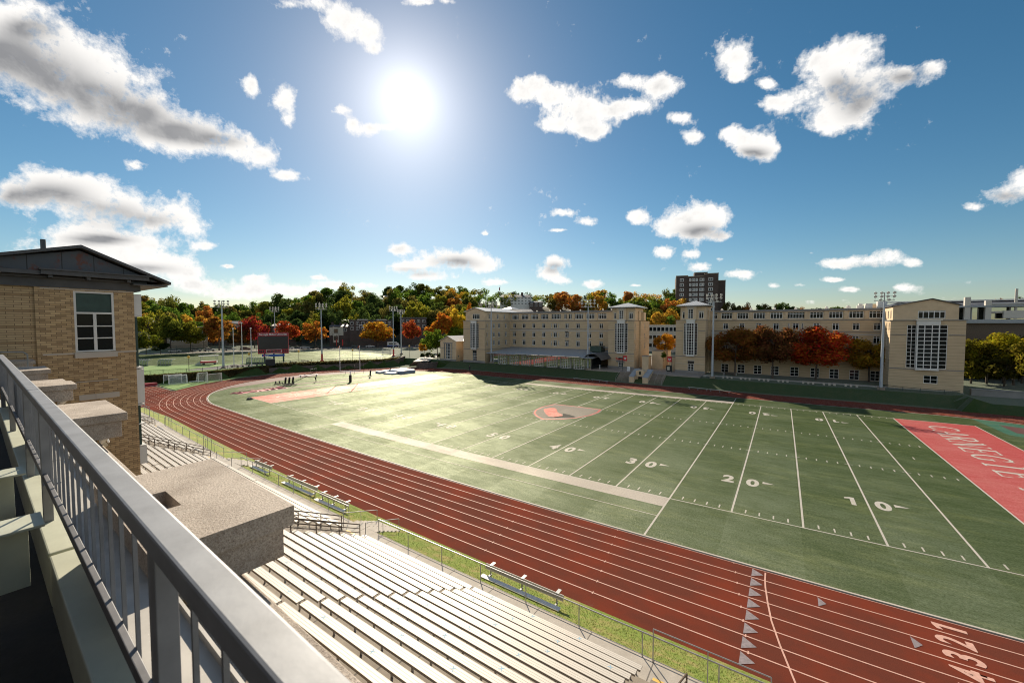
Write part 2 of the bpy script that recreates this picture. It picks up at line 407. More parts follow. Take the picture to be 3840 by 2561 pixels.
def net_mat():
    m = N('goal_net'); p = m.n('ShaderNodeTexCoord').outputs['Object']; P = m.sep(p)
    u = m.math('ADD', P[0], m.math('MULTIPLY', P[1], .7)); a = m.math('LESS_THAN', m.math('FRACT', m.math('DIVIDE', m.math('ADD', u, 50.), .14)), .16)
    b = m.math('LESS_THAN', m.math('FRACT', m.math('DIVIDE', m.math('ADD', P[2], 50.), .14)), .16); k = m.math('MAXIMUM', a, b)
    d = m.n('ShaderNodeBsdfDiffuse'); d.inputs[0].default_value = (.75,.75,.72,1); t = m.n('ShaderNodeBsdfTransparent'); x = m.n('ShaderNodeMixShader')
    m.l(k, x.inputs[0]); m.l(t.outputs[0], x.inputs[1]); m.l(d.outputs[0], x.inputs[2]); return m.done(x.outputs[0])
M['net'] = net_mat()
def chainlink():
    m = N('chain_link'); P = m.sep(m.pos()); u = m.math('ADD', P[0], P[1])
    a = m.math('LESS_THAN', m.math('FRACT', m.math('DIVIDE', m.math('ADD', m.math('ADD', u, P[2]), 500.), .09)), .11); b = m.math('LESS_THAN', m.math('FRACT', m.math('DIVIDE', m.math('ADD', m.math('SUBTRACT', u, P[2]), 500.), .09)), .11)
    d = m.n('ShaderNodeBsdfDiffuse'); d.inputs[0].default_value = (.06,.07,.06,1); t = m.n('ShaderNodeBsdfTransparent'); x = m.n('ShaderNodeMixShader')
    m.l(m.math('MAXIMUM', a, b), x.inputs[0]); m.l(t.outputs[0], x.inputs[1]); m.l(d.outputs[0], x.inputs[2]); return m.done(x.outputs[0])
M['link'] = chainlink()
def shelter_mat():
    m = N('tinted_shelter_panel'); d = m.bsdf((.10,.13,.10), .2, 0, .5); t = m.n('ShaderNodeBsdfTransparent'); t.inputs[0].default_value = (.75,.85,.7,1); x = m.n('ShaderNodeMixShader')
    x.inputs[0].default_value = .45; m.l(t.outputs[0], x.inputs[1]); m.l(d, x.inputs[2]); return m.done(x.outputs[0])
M['shelter'] = shelter_mat()
def rusty_copper():
    m = N('weathered_gable_metal'); p = m.pos(); a = m.noise(m.mapv(p, (1,1,.7)), 1.3, 6, .7)
    c = m.mix(m.rng(a, .52, .60), (.075,.085,.10), (.13,.045,.03)); P = m.sep(p)
    j = m.math('LESS_THAN', m.math('FRACT', m.math('DIVIDE', m.math('ADD', P[1], 100.), .95)), .03); c = m.mix(j, c, (.02,.02,.02))
    return m.done(m.bsdf(c, .6, .1))
M['copper'] = rusty_copper()
M['darkwood'] = simple('dark_grey_cornice', (.075,.075,.078), .6, var=.2, scale=2)

# ------------------------------------------------------------------ light, sky
SUN = Vector((-0.66, 0.59, 0.469)).normalized()
SEL = math.asin(SUN.z); SROT = math.atan2(SUN.x, SUN.y)
w = bpy.data.worlds.new("World"); S.world = w; w.use_nodes = True
nt = w.node_tree; nt.nodes.clear()
wo = nt.nodes.new('ShaderNodeOutputWorld'); bg = nt.nodes.new('ShaderNodeBackground'); sk = nt.nodes.new('ShaderNodeTexSky')
sk.sky_type = 'NISHITA'; sk.sun_disc = False; sk.sun_elevation = SEL; sk.sun_rotation = SROT
sk.altitude = 200; sk.air_density = 1.0; sk.dust_density = 0.33; sk.ozone_density = 2.5
bg.inputs['Strength'].default_value = 0.050
hsv = nt.nodes.new('ShaderNodeHueSaturation'); hsv.inputs['Hue'].default_value = .487; hsv.inputs['Saturation'].default_value = 1.26; nt.links.new(sk.outputs[0], hsv.inputs['Color']); tc = nt.nodes.new('ShaderNodeTexCoord'); dp = nt.nodes.new('ShaderNodeVectorMath'); dp.operation = 'DOT_PRODUCT'; dp.inputs[1].default_value = tuple(SUN); nt.links.new(tc.outputs['Generated'], dp.inputs[0])
def _m(op, a, b=0.):
    x = nt.nodes.new('ShaderNodeMath'); x.operation = op
    for i, v in enumerate((a, b)):
        if hasattr(v, 'links'): nt.links.new(v, x.inputs[i])
        else: x.inputs[i].default_value = v
    return x.outputs[0]
ang_ = _m('ARCCOSINE', _m('MINIMUM', dp.outputs['Value'], .999999))            # circumsolar aureole and the sun itself, seen in the sky
aur = _m('ADD', _m('MULTIPLY', _m('EXPONENT', _m('MULTIPLY', ang_, -1/R_(3.6))), 13.), _m('MULTIPLY', _m('LESS_THAN', ang_, R_(.55)), 400.))
ca_ = nt.nodes.new('ShaderNodeMix'); ca_.data_type = 'RGBA'; ca_.blend_type = 'ADD'; ca_.inputs[0].default_value = 1.
cc_ = nt.nodes.new('ShaderNodeCombineColor'); nt.links.new(aur, cc_.inputs[0]); nt.links.new(_m('MULTIPLY', aur, .97), cc_.inputs[1]); nt.links.new(_m('MULTIPLY', aur, .93), cc_.inputs[2])
nt.links.new(hsv.outputs[0], ca_.inputs[6]); nt.links.new(cc_.outputs[0], ca_.inputs[7]); nt.links.new(ca_.outputs[2], bg.inputs[0]); nt.links.new(bg.outputs[0], wo.inputs[0])
sl = bpy.data.lights.new('sun', 'SUN'); sl.energy = 4.6; sl.angle = R_(.53); sl.color = (1, .87, .68)
so = bpy.data.objects.new('sun', sl); COL.objects.link(so); so.rotation_euler = SUN.to_track_quat('Z', 'Y').to_euler()
S.view_settings.view_transform = 'Standard'; S.view_settings.look = 'None'; S.view_settings.gamma = 1; S.view_settings.exposure = 0.72
S.cycles.max_bounces = 8; S.cycles.transparent_max_bounces = 16; S.cycles.diffuse_bounces = 3; S.cycles.glossy_bounces = 3
S.cycles.caustics_reflective = False; S.cycles.caustics_refractive = False; S.cycles.sample_clamp_indirect = 6
S.cycles.use_denoising = True; S.cycles.filter_width = 1.05

CL = [(0,90,70,100),(60,100,85,125),(130,140,80,110),(200,180,75,105),(270,225,75,90),(340,258,70,68),(410,296,65,52),(480,308,60,40),(550,332,55,36),(600,358,45,36),(655,400,42,15),
 (30,440,70,40),(110,415,80,42),(200,430,90,45),(290,465,90,45),(380,490,80,40),(440,520,50,35),(475,560,38,13),(180,540,110,42),(300,560,110,32),(120,585,90,32),(250,600,120,34),(380,600,80,23),(430,622,50,17),(310,375,25,10),
 (700,2,60,16),(790,35,62,38),(840,75,38,33),(862,110,22,18),(980,0,60,10),
 (578,195,18,30),(650,222,30,36),(662,270,18,24),(785,250,24,13),(808,285,14,18),(850,292,28,16),(890,288,22,9),
 (1195,205,30,28),(1260,215,55,28),(1330,245,75,42),(1362,298,46,28),(1420,250,58,24),(1290,282,58,24),(1228,185,28,20),(1440,185,46,18),(1510,195,48,32),(1460,240,36,16),(1562,268,32,16),(1592,310,28,18),
 (1685,128,52,42),(1690,172,32,18),(1900,150,72,62),(1970,115,56,40),(1930,220,90,66),(1900,282,66,32),(1990,190,66,50),(2070,168,66,32),(2140,148,34,28),(1850,215,38,24),(1790,232,46,20),(1760,188,30,12),
 (1678,308,34,24),(1720,335,52,33),(1762,340,33,28),(2300,440,66,28),(2345,405,50,33),(2235,470,36,13),
 (1590,510,70,40),(1640,495,42,42),(1542,522,46,20),(1460,495,30,20),(1662,540,28,14),(1990,595,78,19),(2042,583,42,23),(1920,602,42,12),(2092,600,32,11),
 (1525,573,24,13),(1590,580,24,11),(1655,592,18,8),(1610,608,38,14),(1700,625,48,12),(1776,652,17,8),(1915,638,28,6),(1950,660,28,8),(2080,655,34,13),(1860,690,18,5),(1940,688,16,5),(1830,648,16,4),
 (910,570,32,14),(1000,590,38,19),(1060,588,66,26),(1110,606,38,18),(930,608,66,14),(985,632,58,13),(1275,598,38,21),(1265,626,36,14),(1290,640,28,11),(1295,485,32,11),(1345,505,28,11),(1280,525,24,5),(1113,533,9,6),
 (600,662,110,17),(520,672,70,17),(450,650,60,14),(690,668,60,11),(585,635,28,8),(730,633,23,6),(840,652,38,9),(1140,645,36,9),(1360,650,36,11),(1460,652,22,5),(760,650,38,8),(525,607,17,6)]
CD = [(-10,120,110,50),(90,170,100,52),(200,218,95,42),(300,258,90,36),(400,300,80,26),(490,318,60,16),(70,60,60,25),(110,448,85,32),(40,455,40,22),(220,482,80,22),(310,505,75,18),(230,545,70,12),
 (1990,240,60,40),(2090,178,66,22),(1930,200,40,30),(1610,532,50,20),(2010,612,60,8),(1045,602,44,14),(940,622,60,7),(1275,612,28,10),(2320,450,60,14),(1725,350,40,14),(300,615,90,12)]
def sky_dome():
    na, ne = 900, 250
    az = np.linspace(0, 2*PI, na, endpoint=False); el = np.radians(np.linspace(-1.5, 89.7, ne)**1.0)
    A, E_ = np.meshgrid(az, el); D = np.stack([np.cos(E_)*np.cos(A), np.cos(E_)*np.sin(A), np.sin(E_)], -1).reshape(-1, 3)
    def field(blobs, k):
        cov = np.zeros(len(D))
        for (u, v, a, b) in blobs:
            u, v, a, b = (q*1.6333 for q in (u, v, a, b))
            c = ray(u, v); c /= np.linalg.norm(c); e1 = ray(u+a, v); e1 /= np.linalg.norm(e1); e2 = ray(u, v-b); e2 /= np.linalg.norm(e2)
            m = D @ c > .7; T = np.stack([e1-c, e2-c], 1); pin = np.linalg.pinv(T)
            q = (D[m] - c) @ pin.T; d2 = (q**2).sum(1); cov[m] = 1 - (1-cov[m])*(1-np.exp(-k*d2))
        return cov
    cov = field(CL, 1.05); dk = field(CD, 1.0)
    rr_ = random.Random(8); fwd = math.atan2(math.cos(.5923), -math.sin(.5923))      # unseen clouds added behind the camera as fill for the building fronts
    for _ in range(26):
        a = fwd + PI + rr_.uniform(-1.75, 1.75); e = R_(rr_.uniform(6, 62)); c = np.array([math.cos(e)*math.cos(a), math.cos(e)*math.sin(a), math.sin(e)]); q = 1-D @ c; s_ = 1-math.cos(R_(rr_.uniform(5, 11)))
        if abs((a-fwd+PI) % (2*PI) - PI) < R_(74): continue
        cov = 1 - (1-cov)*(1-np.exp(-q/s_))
    Rr = 4200.; V = D*Rr + np.array([CAMX, CAMY, 0.])
    idx = np.arange(na*ne).reshape(ne, na); nx = np.roll(idx, -1, 1)
    F = np.stack([idx[:-1], nx[:-1], nx[1:], idx[1:]], -1).reshape(-1, 4)
    me = bpy.data.meshes.new('sky'); me.from_pydata(V.tolist(), [], F.tolist())
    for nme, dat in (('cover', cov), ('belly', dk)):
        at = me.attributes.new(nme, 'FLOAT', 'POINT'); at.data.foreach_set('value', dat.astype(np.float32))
    me.polygons.foreach_set('use_smooth', [True]*len(F))
    m = N('cloudy_sky'); p = m.pos(); v = m.mapv(p, (1/4200.,)*3)
    def attr(n): a = m.n('ShaderNodeAttribute'); a.attribute_name = n; return a.outputs['Fac']
    n1 = m.noise(v, 14, 8, .60, .3); n2 = m.noise(v, 45, 5, .65)
    n3 = m.noise(v, 110, 4, .7)
    edge = m.math('ADD', m.math('MULTIPLY', m.math('SUBTRACT', n1, .5), 1.7), m.math('ADD', m.math('MULTIPLY', m.math('SUBTRACT', n2, .5), .95), m.math('MULTIPLY', m.math('SUBTRACT', n3, .5), .45)))
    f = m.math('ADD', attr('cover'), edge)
    alpha = m.rng(f, .36, .90); alpha = m.math('POWER', m.rng(alpha, 0., .8), 1.1)
    soft = m.noise(m.mapv(v, (1,1,1.5)), 11, 4, .5)
    body = m.math('MULTIPLY', m.rng(m.math('MULTIPLY_ADD', m.math('SUBTRACT', n1, .5), .8, attr('cover')), .45, .95), m.math('MULTIPLY', m.rng(attr('belly'), .0, .8), m.rng(soft, .2, .6, .85, 1.)))
    tex = m.noise(m.mapv(v, (1,1,1.6)), 20, 6, .55)
    sh = m.math('MULTIPLY', m.rng(tex, .36, .70, 0., 1.), m.rng(f, .7, 1.3)); shade = m.math('MAXIMUM', m.math('MULTIPLY', body, .97), m.math('MULTIPLY', sh, .38))
    c = m.mix(shade, (1.0, .975, .94), (.25, .255, .27))
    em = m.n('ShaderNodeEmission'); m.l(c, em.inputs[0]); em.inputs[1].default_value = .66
    tr = m.n('ShaderNodeBsdfTransparent'); x = m.n('ShaderNodeMixShader'); m.l(alpha, x.inputs[0]); m.l(tr.outputs[0], x.inputs[1]); m.l(em.outputs[0], x.inputs[2]); m.done(x.outputs[0])
    m.mat.cycles.emission_sampling = 'NONE'
    me.materials.append(m.mat); o = bpy.data.objects.new('sky', me); COL.objects.link(o); return struct(o)
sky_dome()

# ------------------------------------------------------------------ terrain
WALL = [(-152,-34),(-146,-16),(-143.5,-6),(-142.0,-1.5),(-140.3,3),(-139.6,10),(-141.6,18),(-142.3,23.4),(-138.4,34.5),(-131.5,46.9),(-127.5,54.7),(-128.2,60),(-131,66)]
def inside(x, y, poly):
    c = False; n = len(poly); j = n-1
    for i in range(n):
        xi, yi = poly[i]; xj, yj = poly[j]
        if (yi > y) != (yj > y) and x < (xj-xi)*(y-yi)/(yj-yi)+xi: c = not c
        j = i
    return c
BOWL = WALL + [(-112,63.8),(70,63.8),(70,-60),(-150,-60)]
SKYL = [(513,1103),(623,1088),(710,1127),(773,1127),(837,1127),(939,1134),(1028,1106),(1115,1093),(1191,1070),(1293,1060),(1383,1090),(1459,1065),(1544,1058),(1665,1058),(1726,1055),(1780,1065),(1882,1080),(2035,1082),(2203,1080),(2356,1085),(2484,1078),(2560,1085),(2730,1128),(2809,1133),(2946,1133),(3074,1150),(3255,1148),(3500,1140),(3783,1111),(3900,1110)]
_sk = []
for u, v in SKYL:
    d = ray(u, v); _sk.append((math.degrees(math.atan2(d[1], d[0])), math.degrees(math.atan2(d[2], math.hypot(d[0], d[1])))))
_sk.sort()
def crest(az):            # elevation angle of the wooded skyline at an azimuth
    if az <= _sk[0][0]: return _sk[0][1]
    for (a, e), (b, f) in zip(_sk[:-1], _sk[1:]):
        if a <= az <= b: return e + (f-e)*(az-a)/(b-a)
    return _sk[-1][1]
def hgt(x, y):
    if inside(x, y, BOWL): return -.09
    d = math.hypot(x-CAMX, y-CAMY); az = math.degrees(math.atan2(y-CAMY, x-CAMX))
    z = 2.12
    if -112 < x < 12 and 63.8 <= y < 68.4: z = max(-.05, min(2.0, (y-63.8)/4.4*1.98))
    elif x > 12 and y > 63.8: z = 1.4
    elif -112 < x < 12 and y < 76: z = 2.0
    d0, d1 = 258., 345.
    if 60 < az < 185 and d > d0:
        zc = CAMZ + d1*math.tan(R_(max(.3, crest(az)))) - 15
        t = min(1, (d-d0)/(d1-d0)); z = 2.12 + (zc-2.12)*(t**1.15)
    elif d > d0: z = 2.12
    return z
def terrain():
    b = MB()
    xs = sorted(set([float(q) for q in range(-520, -180, 20)] + [float(q) for q in range(-180, 60, 2)] + [float(q) for q in range(60, 420, 20)] + [-4000,-2000,-1000,-700,700,1000,2000,4000]))
    ys = sorted(set([float(q) for q in range(-400, -60, 20)] + [float(q) for q in range(-60, 100, 2)] + [float(q) for q in range(100, 520, 20)] + [-4000,-2000,-1000,-600,700,1000,2000,4000]))
    for y in ys:
        for x in xs: b.v.append((x, y, hgt(x, y)))
    nx = len(xs)
    for j in range(len(ys)-1):
        for i in range(nx-1):
            b.f.append((j*nx+i, j*nx+i+1, (j+1)*nx+i+1, (j+1)*nx+i))
            cx, cy = (xs[i]+xs[i+1])/2, (ys[j]+ys[j+1])/2; d = math.hypot(cx-CAMX, cy-CAMY)
            b.m.append(1 if d > 262 else 0)
    return struct(b.build('ground', [M['lawn2'], M['hill']], smooth=False))
terrain()

def sheet(name, pts, z, mat, warp=False, sub=0, parent=None, lift=None):
    b = MB(); P_ = [W(*p) if warp else p for p in pts]
    b.poly([(p[0], p[1], z) for p in P_]); return b.build(name, mat, parent)
def grid_sheet(name, x0, x1, y0, y1, z, mat, step=4., warp=True):
    b = MB(); nx = max(1, int(abs(x1-x0)/step)); ny = max(1, int(abs(y1-y0)/step))
    for j in range(ny+1):
        for i in range(nx+1):
            q = (x0+(x1-x0)*i/nx, y0+(y1-y0)*j/ny); q = W(*q) if warp else q; b.v.append((q[0], q[1], z))
    for j in range(ny):
        for i in range(nx): b.f.append((j*(nx+1)+i, j*(nx+1)+i+1, (j+1)*(nx+1)+i+1, (j+1)*(nx+1)+i)); b.m.append(0)
    return b.build(name, mat)

def ONE(w_, h_):       # figure 1 with a flag and a foot
    b = MB(); b.poly([(-.12*w_,-h_/2,0),(.22*w_,-h_/2,0),(.22*w_,h_/2,0),(-.10*w_,h_/2,0),(-.5*w_,h_*.40,0),(-.5*w_,h_*.22,0),(-.12*w_,h_*.30,0)]); return b.mesh('lettering', [])
# stadium oval
CXL, CXR, CYM, RI = -96., 5., 24.3, 31.65
def oval(off, n=48, m=30):
    pts = []; r = RI + off
    for i in range(m): pts.append((CXR + (CXL-CXR)*i/m, CYM-r))
    for i in range(n): a = -PI/2 - PI*i/n; pts.append((CXL + r*math.cos(a), CYM + r*math.sin(a)))
    for i in range(m): pts.append((CXL + (CXR-CXL)*i/m, CYM+r))
    for i in range(n): a = PI/2 - PI*i/n; pts.append((CXR + r*math.cos(a), CYM + r*math.sin(a)))
    return pts
def ring(b, o0, o1, z, sel=None):
    A = [W(*p) for p in oval(o0)]; B = [W(*p) for p in oval(o1)]; n = len(A)
    for i in range(n):
        j = (i+1) % n
        if sel and not sel(i, n): continue
        b.quad((*A[i], z), (*B[i], z), (*B[j], z), (*A[j], z))
b = MB(); ring(b, -.02, 8.45, 0.0); struct(b.build('running_track', M['track']))
b = MB()
for k in range(8): ring(b, k*1.03-.03, k*1.03+.035, .006)
# staggered and start marks
for k in range(8):
    y0 = CYM-RI-1.03*k
    for (x, c) in ((-17.4,0),(-24.6,0),(-31.8,0),(-52.,0)):
        q = W(x+.6*k*.3, y0); b.quad((q[0]-.03,q[1]-.1,.010),(q[0]+.03,q[1]-.1,.010),(q[0]+.03,q[1]+.1,.010),(q[0]-.03,q[1]+.1,.010))
cv = [(-15.77,-7.5),(-15.76,-8.3),(-15.71,-9.06),(-15.56,-10.4),(-15.36,-11.78),(-15.0,-13.3),(-14.41,-15.41)]
for a, c in zip(cv[:-1], cv[1:]):
    a = W(*a); c = W(*c); b.quad((a[0]-.04,a[1],.010),(a[0]+.04,a[1],.010),(c[0]+.04,c[1],.010),(c[0]-.04,c[1],.010))
# straight chute lines that leave the curve towards the left
for k in range(8):
    a = (-97, CYM-RI-1.03*k); c = (-137, CYM-RI-1.03*k+.6)
    for t in range(9):
        p = W(a[0]+(c[0]-a[0])*t/9, a[1]+(c[1]-a[1])*t/9); q = W(a[0]+(c[0]-a[0])*(t+1)/9, a[1]+(c[1]-a[1])*(t+1)/9)
        if t < 6 and k < 8:
            for s_ in range(3):
                u0, u1 = s_/3, s_/3+.13; P_ = [(p[0]+(q[0]-p[0])*u, p[1]+(q[1]-p[1])*u) for u in (u0, u1)]
                b.quad((P_[0][0],P_[0][1]-.03,.009),(P_[1][0],P_[1][1]-.03,.009),(P_[1][0],P_[1][1]+.03,.009),(P_[0][0],P_[0][1]+.03,.009))
        else: b.quad((p[0],p[1]-.03,.009),(q[0],q[1]-.03,.009),(q[0],q[1]+.03,.009),(p[0],p[1]+.03,.009))
# finish / relay zone line across the bend start
for t in range(8):
    p = W(-103.5-.15*t, CYM-RI-.2-1.03*t+.7); q = W(-103.5-.15*(t+1)-.25, CYM-RI-.2-1.03*(t+1)+.75); b.quad((p[0]-.05,p[1],.011),(p[0]+.05,p[1],.011),(q[0]+.05,q[1],.011),(q[0]-.05,q[1],.011))
struct(b.build('track_lane_lines', M['trackline']))
b = MB()
for k in range(8):
    ya, yb = CYM-RI-1.03*k-.10, CYM-RI-1.03*(k+1)+.10; p = [W(-16.43, ya), W(-16.43, yb), W(-15.85, (ya+yb)/2)]
    b.poly([(q[0], q[1], .012) for q in p])
for (x, k) in ((-13.38,1),(-9.98,2)):
    ya, yb = CYM-RI-1.03*k-.1, CYM-RI-1.03*(k+1)+.1; p = [W(x, ya), W(x, yb), W(x+.35, (ya+yb)/2)]; b.poly([(q[0], q[1], .012) for q in p])
struct(b.build('track_triangle_marks', M['trackgrey']))
for k in range(8):
    me = text_mesh(str(k+1), 1.75, .05); q = W(-8.28, CYM-RI-1.03*k-.53)
    for v in me.vertices: v.co.x *= .72
    if k == 0: me = ONE(.62, 1.2)
    me.materials.append(M['trackline']); o = bpy.data.objects.new('lane_number_marking', me); COL.objects.link(o); o.location = (q[0], q[1], .013); o.rotation_euler = (0,0,R_(90)); struct(o)
# chute area and apron
sheet('track_chute', [(-104,-14.4),(-139.8,-13.5),(-139.6,-6.6),(-137.2,-4.2),(-126,-4.4),(-118,0),(-104,-6)], -.006, M['track']); bpy.data.objects['track_chute']['kind'] = 'structure'

b = MB(); P_ = oval(-.30); nn = len(P_)
A = [p for p in P_]
xs_ = sorted(set(round(p[0], 3) for p in A))
for x0, x1 in zip(xs_[:-1], xs_[1:]):
    def yy(x):
        if x < CXL: h = math.sqrt(max(0, (RI-.3)**2-(x-CXL)**2))
        elif x > CXR: h = math.sqrt(max(0, (RI-.3)**2-(x-CXR)**2))
        else: h = RI-.3
        return CYM-h, CYM+h
    a0, a1 = yy(x0); c0, c1 = yy(x1); n = 14
    for i in range(n):
        q = [W(x0, a0+(a1-a0)*i/n), W(x1, c0+(c1-c0)*i/n), W(x1, c0+(c1-c0)*(i+1)/n), W(x0, a0+(a1-a0)*(i+1)/n)]
        b.poly([(p[0], p[1], 0.) for p in q])
struct(b.build('football_turf', M['turf']))
b = MB(); ring(b, -.30, -.16, .012); ring(b, -.16, -.02, .02); b.m = [0]*(len(b.m)//2) + [1]*(len(b.m)-len(b.m)//2)
struct(b.build('track_kerb', [M['stonelight'], M['dark']]))
# dark apron on the inside of the left bend, runways
def stripW(b, pts, wd, z):
    for a, c in zip(pts[:-1], pts[1:]):
        d = Vector((c[0]-a[0], c[1]-a[1])).normalized(); n = Vector((-d.y, d.x))*wd/2
        q = [W(a[0]-n.x, a[1]-n.y), W(c[0]-n.x, c[1]-n.y), W(c[0]+n.x, c[1]+n.y), W(a[0]+n.x, a[1]+n.y)]
        b.poly([(p[0], p[1], z) for p in q])
b = MB()
ap = [(-112.4,-2.6),(-116.6,2.5),(-119.2,11.4),(-122.2,20),(-123.4,27),(-121.5,34.2),(-118.5,43.7),(-107.5,53.6)]
cc = [(p[0], p[1]) for p in oval(-.3) if p[0] < -104]
nap = len(ap)
for i in range(nap-1):
    for t in range(4):
        pa = [(ap[i][0]+(ap[i+1][0]-ap[i][0])*s, ap[i][1]+(ap[i+1][1]-ap[i][1])*s) for s in (t/4, (t+1)/4)]
        def out(p):
            v = Vector((p[0]-CXL, p[1]-CYM)).normalized()*(RI-.3); return (CXL+v.x, CYM+v.y)
        q = [W(*pa[0]), W(*out(pa[0])), W(*out(pa[1])), W(*pa[1])]; b.poly([(p[0], p[1], .006) for p in q])
struct(b.build('track_apron', M['apron']))
b = MB(); stripW(b, [(-111.9,2.4),(-111.2,16),(-110.4,28),(-109.9,40),(-108,50)], 1.1, .008); stripW(b, [(-106.8,3.2),(-106.2,15),(-105.8,28),(-105.6,42),(-104,50)], 1.1, .008)
struct(b.build('jump_runways', M['apron']))
# field paint
b = MB()
def rectW(b, x0, x1, y0, y1, z, step=6.):
    nx = max(1, int(abs(x1-x0)/step)); ny = max(1, int(abs(y1-y0)/step))
    for i in range(nx):
        for j in range(ny):
            xa, xb = x0+(x1-x0)*i/nx, x0+(x1-x0)*(i+1)/nx; ya, yb = y0+(y1-y0)*j/ny, y0+(y1-y0)*(j+1)/ny
            q = [W(xa, ya), W(xb, ya), W(xb, yb), W(xa, yb)]; b.poly([(p[0], p[1], z) for p in q])
YD = .9144; FW = 48.77
rectW(b, 0, 10*YD, 0, FW, .004); rectW(b, -110*YD, -100*YD, 0, FW, .004)
struct(b.build('end_zones', M['turf_red']))
b = MB(); rectW(b, -75*YD, -25*YD, -1.83, 0, .005); rectW(b, -75*YD, -25*YD, FW, FW+1.83, .005)
struct(b.build('team_area_bands', M['turf_white']))
b = MB(); L = .065
for k in range(0, 101, 5):
    rectW(b, -k*YD-L, -k*YD+L, 0, FW, .009)
rectW(b, -110*YD, 10*YD, -L, L*.6, .010); rectW(b, -110*YD, 10*YD, FW-L, FW+L, .010)
rectW(b, 10*YD-L, 10*YD+L, 0, FW, .009); rectW(b, -110*YD-L, -110*YD+L, 0, FW, .009)
for k in (25, 75):
    rectW(b, -k*YD-L, -k*YD+L, -7.0, 0, .009); rectW(b, -k*YD-L, -k*YD+L, FW, FW+6.6, .009)
rectW(b, -75*YD, -25*YD, -3.72, -3.64, .009); rectW(b, -75*YD, -25*YD, FW+3.62, FW+3.72, .009)
for k in range(1, 100):
    x = -k*YD
    if k % 5:
        for y0 in (.35, FW-.95, 18.0, 30.2): rectW(b, x-.05, x+.05, y0, y0+.6, .009)
    else:
        for y0 in (18.29, 30.48): rectW(b, x-.35, x+.35, y0-.04, y0+.04, .011)
for x in (-3*YD, -97*YD): rectW(b, x-.05, x+.05, FW/2-.45, FW/2+.45, .009)
struct(b.build('field_lines', M['turf_white2']))
def ground_text(body, size, x, y, up, name, mat, sx=1., sy=1., bold=.02):
    me = text_mesh(body, size, bold) if body != '1' else ONE(1.1, 1.62); c, s = math.cos(up), math.sin(up)
    for v in me.vertices:
        a, d = v.co.x*sx, v.co.y*sy; q = W(x + a*c - d*s, y + a*s + d*c); v.co = (q[0], q[1], .014)
    me.materials.append(mat); o = bpy.data.objects.new(name, me); COL.objects.link(o); return struct(o)
for k in range(10, 100, 10):
    num = str(min(k, 100-k)); x = -k*YD
    for y, up in ((7.35, 0), (FW-7.25, PI)):
        dgs = num if up == 0 else num
        sgn = 1 if up == 0 else -1
        ground_text(dgs[0], 2.35, x-1.0*sgn, y, up, 'yard_number_marking', M['turf_white2'], .85, 1.05, .09)
        ground_text(dgs[1], 2.35, x+.98*sgn, y, up, 'yard_number_marking', M['turf_white2'], .85, 1.05, .09)
        if k != 50:
            d = 1 if k < 50 else -1; x0 = x + (1.75 if d > 0 else -1.75); yy_ = y + (.6 if up == 0 else -.6)
            if up: x0 = x + d*1.75
            b = MB(); q = [W(x0, yy_-.28), W(x0, yy_+.28), W(x0+d*.95, yy_)]; b.poly([(p[0], p[1], .012) for p in (q if d < 0 else q[::-1])]); struct(b.build('yard_arrow_marking', M['turf_white2']))

# serif capitals for the end zones (strokes on a 0..1 square)
def glyph(ch):
    T, t = .17, .06; P = []
    def bar(x0, y0, x1, y1, wd): P.append((x0, y0, x1, y1, wd))
    def serif(x, y, s=.13): P.append((x-s, y, x+s, y, t))
    def arc(cx, cy, rx, ry, a0, a1, n=14):
        pt = [(cx+rx*math.cos(R_(a0+(a1-a0)*i/n)), cy+ry*math.sin(R_(a0+(a1-a0)*i/n)), abs(math.cos(R_(a0+(a1-a0)*i/n)))) for i in range(n+1)]
        for p, q in zip(pt[:-1], pt[1:]): P.append((p[0], p[1], q[0], q[1], t+(T-t)*(p[2]+q[2])/2))
    if ch == 'C': arc(.5,.5,.42,.46,45,315); bar(.8,.68,.8,.95,t)
    elif ch == 'G': arc(.5,.5,.42,.46,45,330); bar(.82,.08,.82,.45,T*.8); serif(.8,.45); bar(.8,.70,.8,.95,t)
    elif ch == 'A': bar(.1,0,.48,1,t); bar(.52,1,.88,0,T); bar(.25,.35,.75,.35,t); serif(.1,.03); serif(.88,.03)
    elif ch == 'R': bar(.22,0,.22,1,T); bar(.1,.97,.5,.97,t); arc(.5,.74,.3,.24,90,-90,8); bar(.22,.5,.5,.5,t); bar(.5,.5,.9,.0,T); serif(.22,.03); serif(.9,.03,.08)
    elif ch == 'N': bar(.18,0,.18,1,t); bar(.18,1,.82,0,T); bar(.82,0,.82,1,t); serif(.15,.03); serif(.15,.97); serif(.82,.97)
    elif ch == 'E': bar(.25,0,.25,1,T); bar(.12,.97,.82,.97,t); bar(.12,.03,.86,.03,t); bar(.25,.52,.65,.52,t); bar(.82,.97,.82,.78,t); bar(.86,.03,.86,.24,t); bar(.65,.42,.65,.62,t)
    elif ch == 'I': bar(.5,0,.5,1,T); serif(.5,.03,.2); serif(.5,.97,.2)
    elif ch == 'M': bar(.12,0,.18,1,t); bar(.18,1,.5,.1,T*.9); bar(.5,.1,.82,1,t); bar(.84,1,.88,0,T); serif(.1,.03); serif(.88,.03); serif(.14,.97,.08); serif(.86,.97,.08)
    elif ch == 'L': bar(.25,0,.25,1,T); serif(.22,.97); bar(.12,.03,.85,.03,t); bar(.85,.03,.85,.26,t)
    elif ch == 'O': arc(.5,.5,.40,.46,0,360,20)
    return P
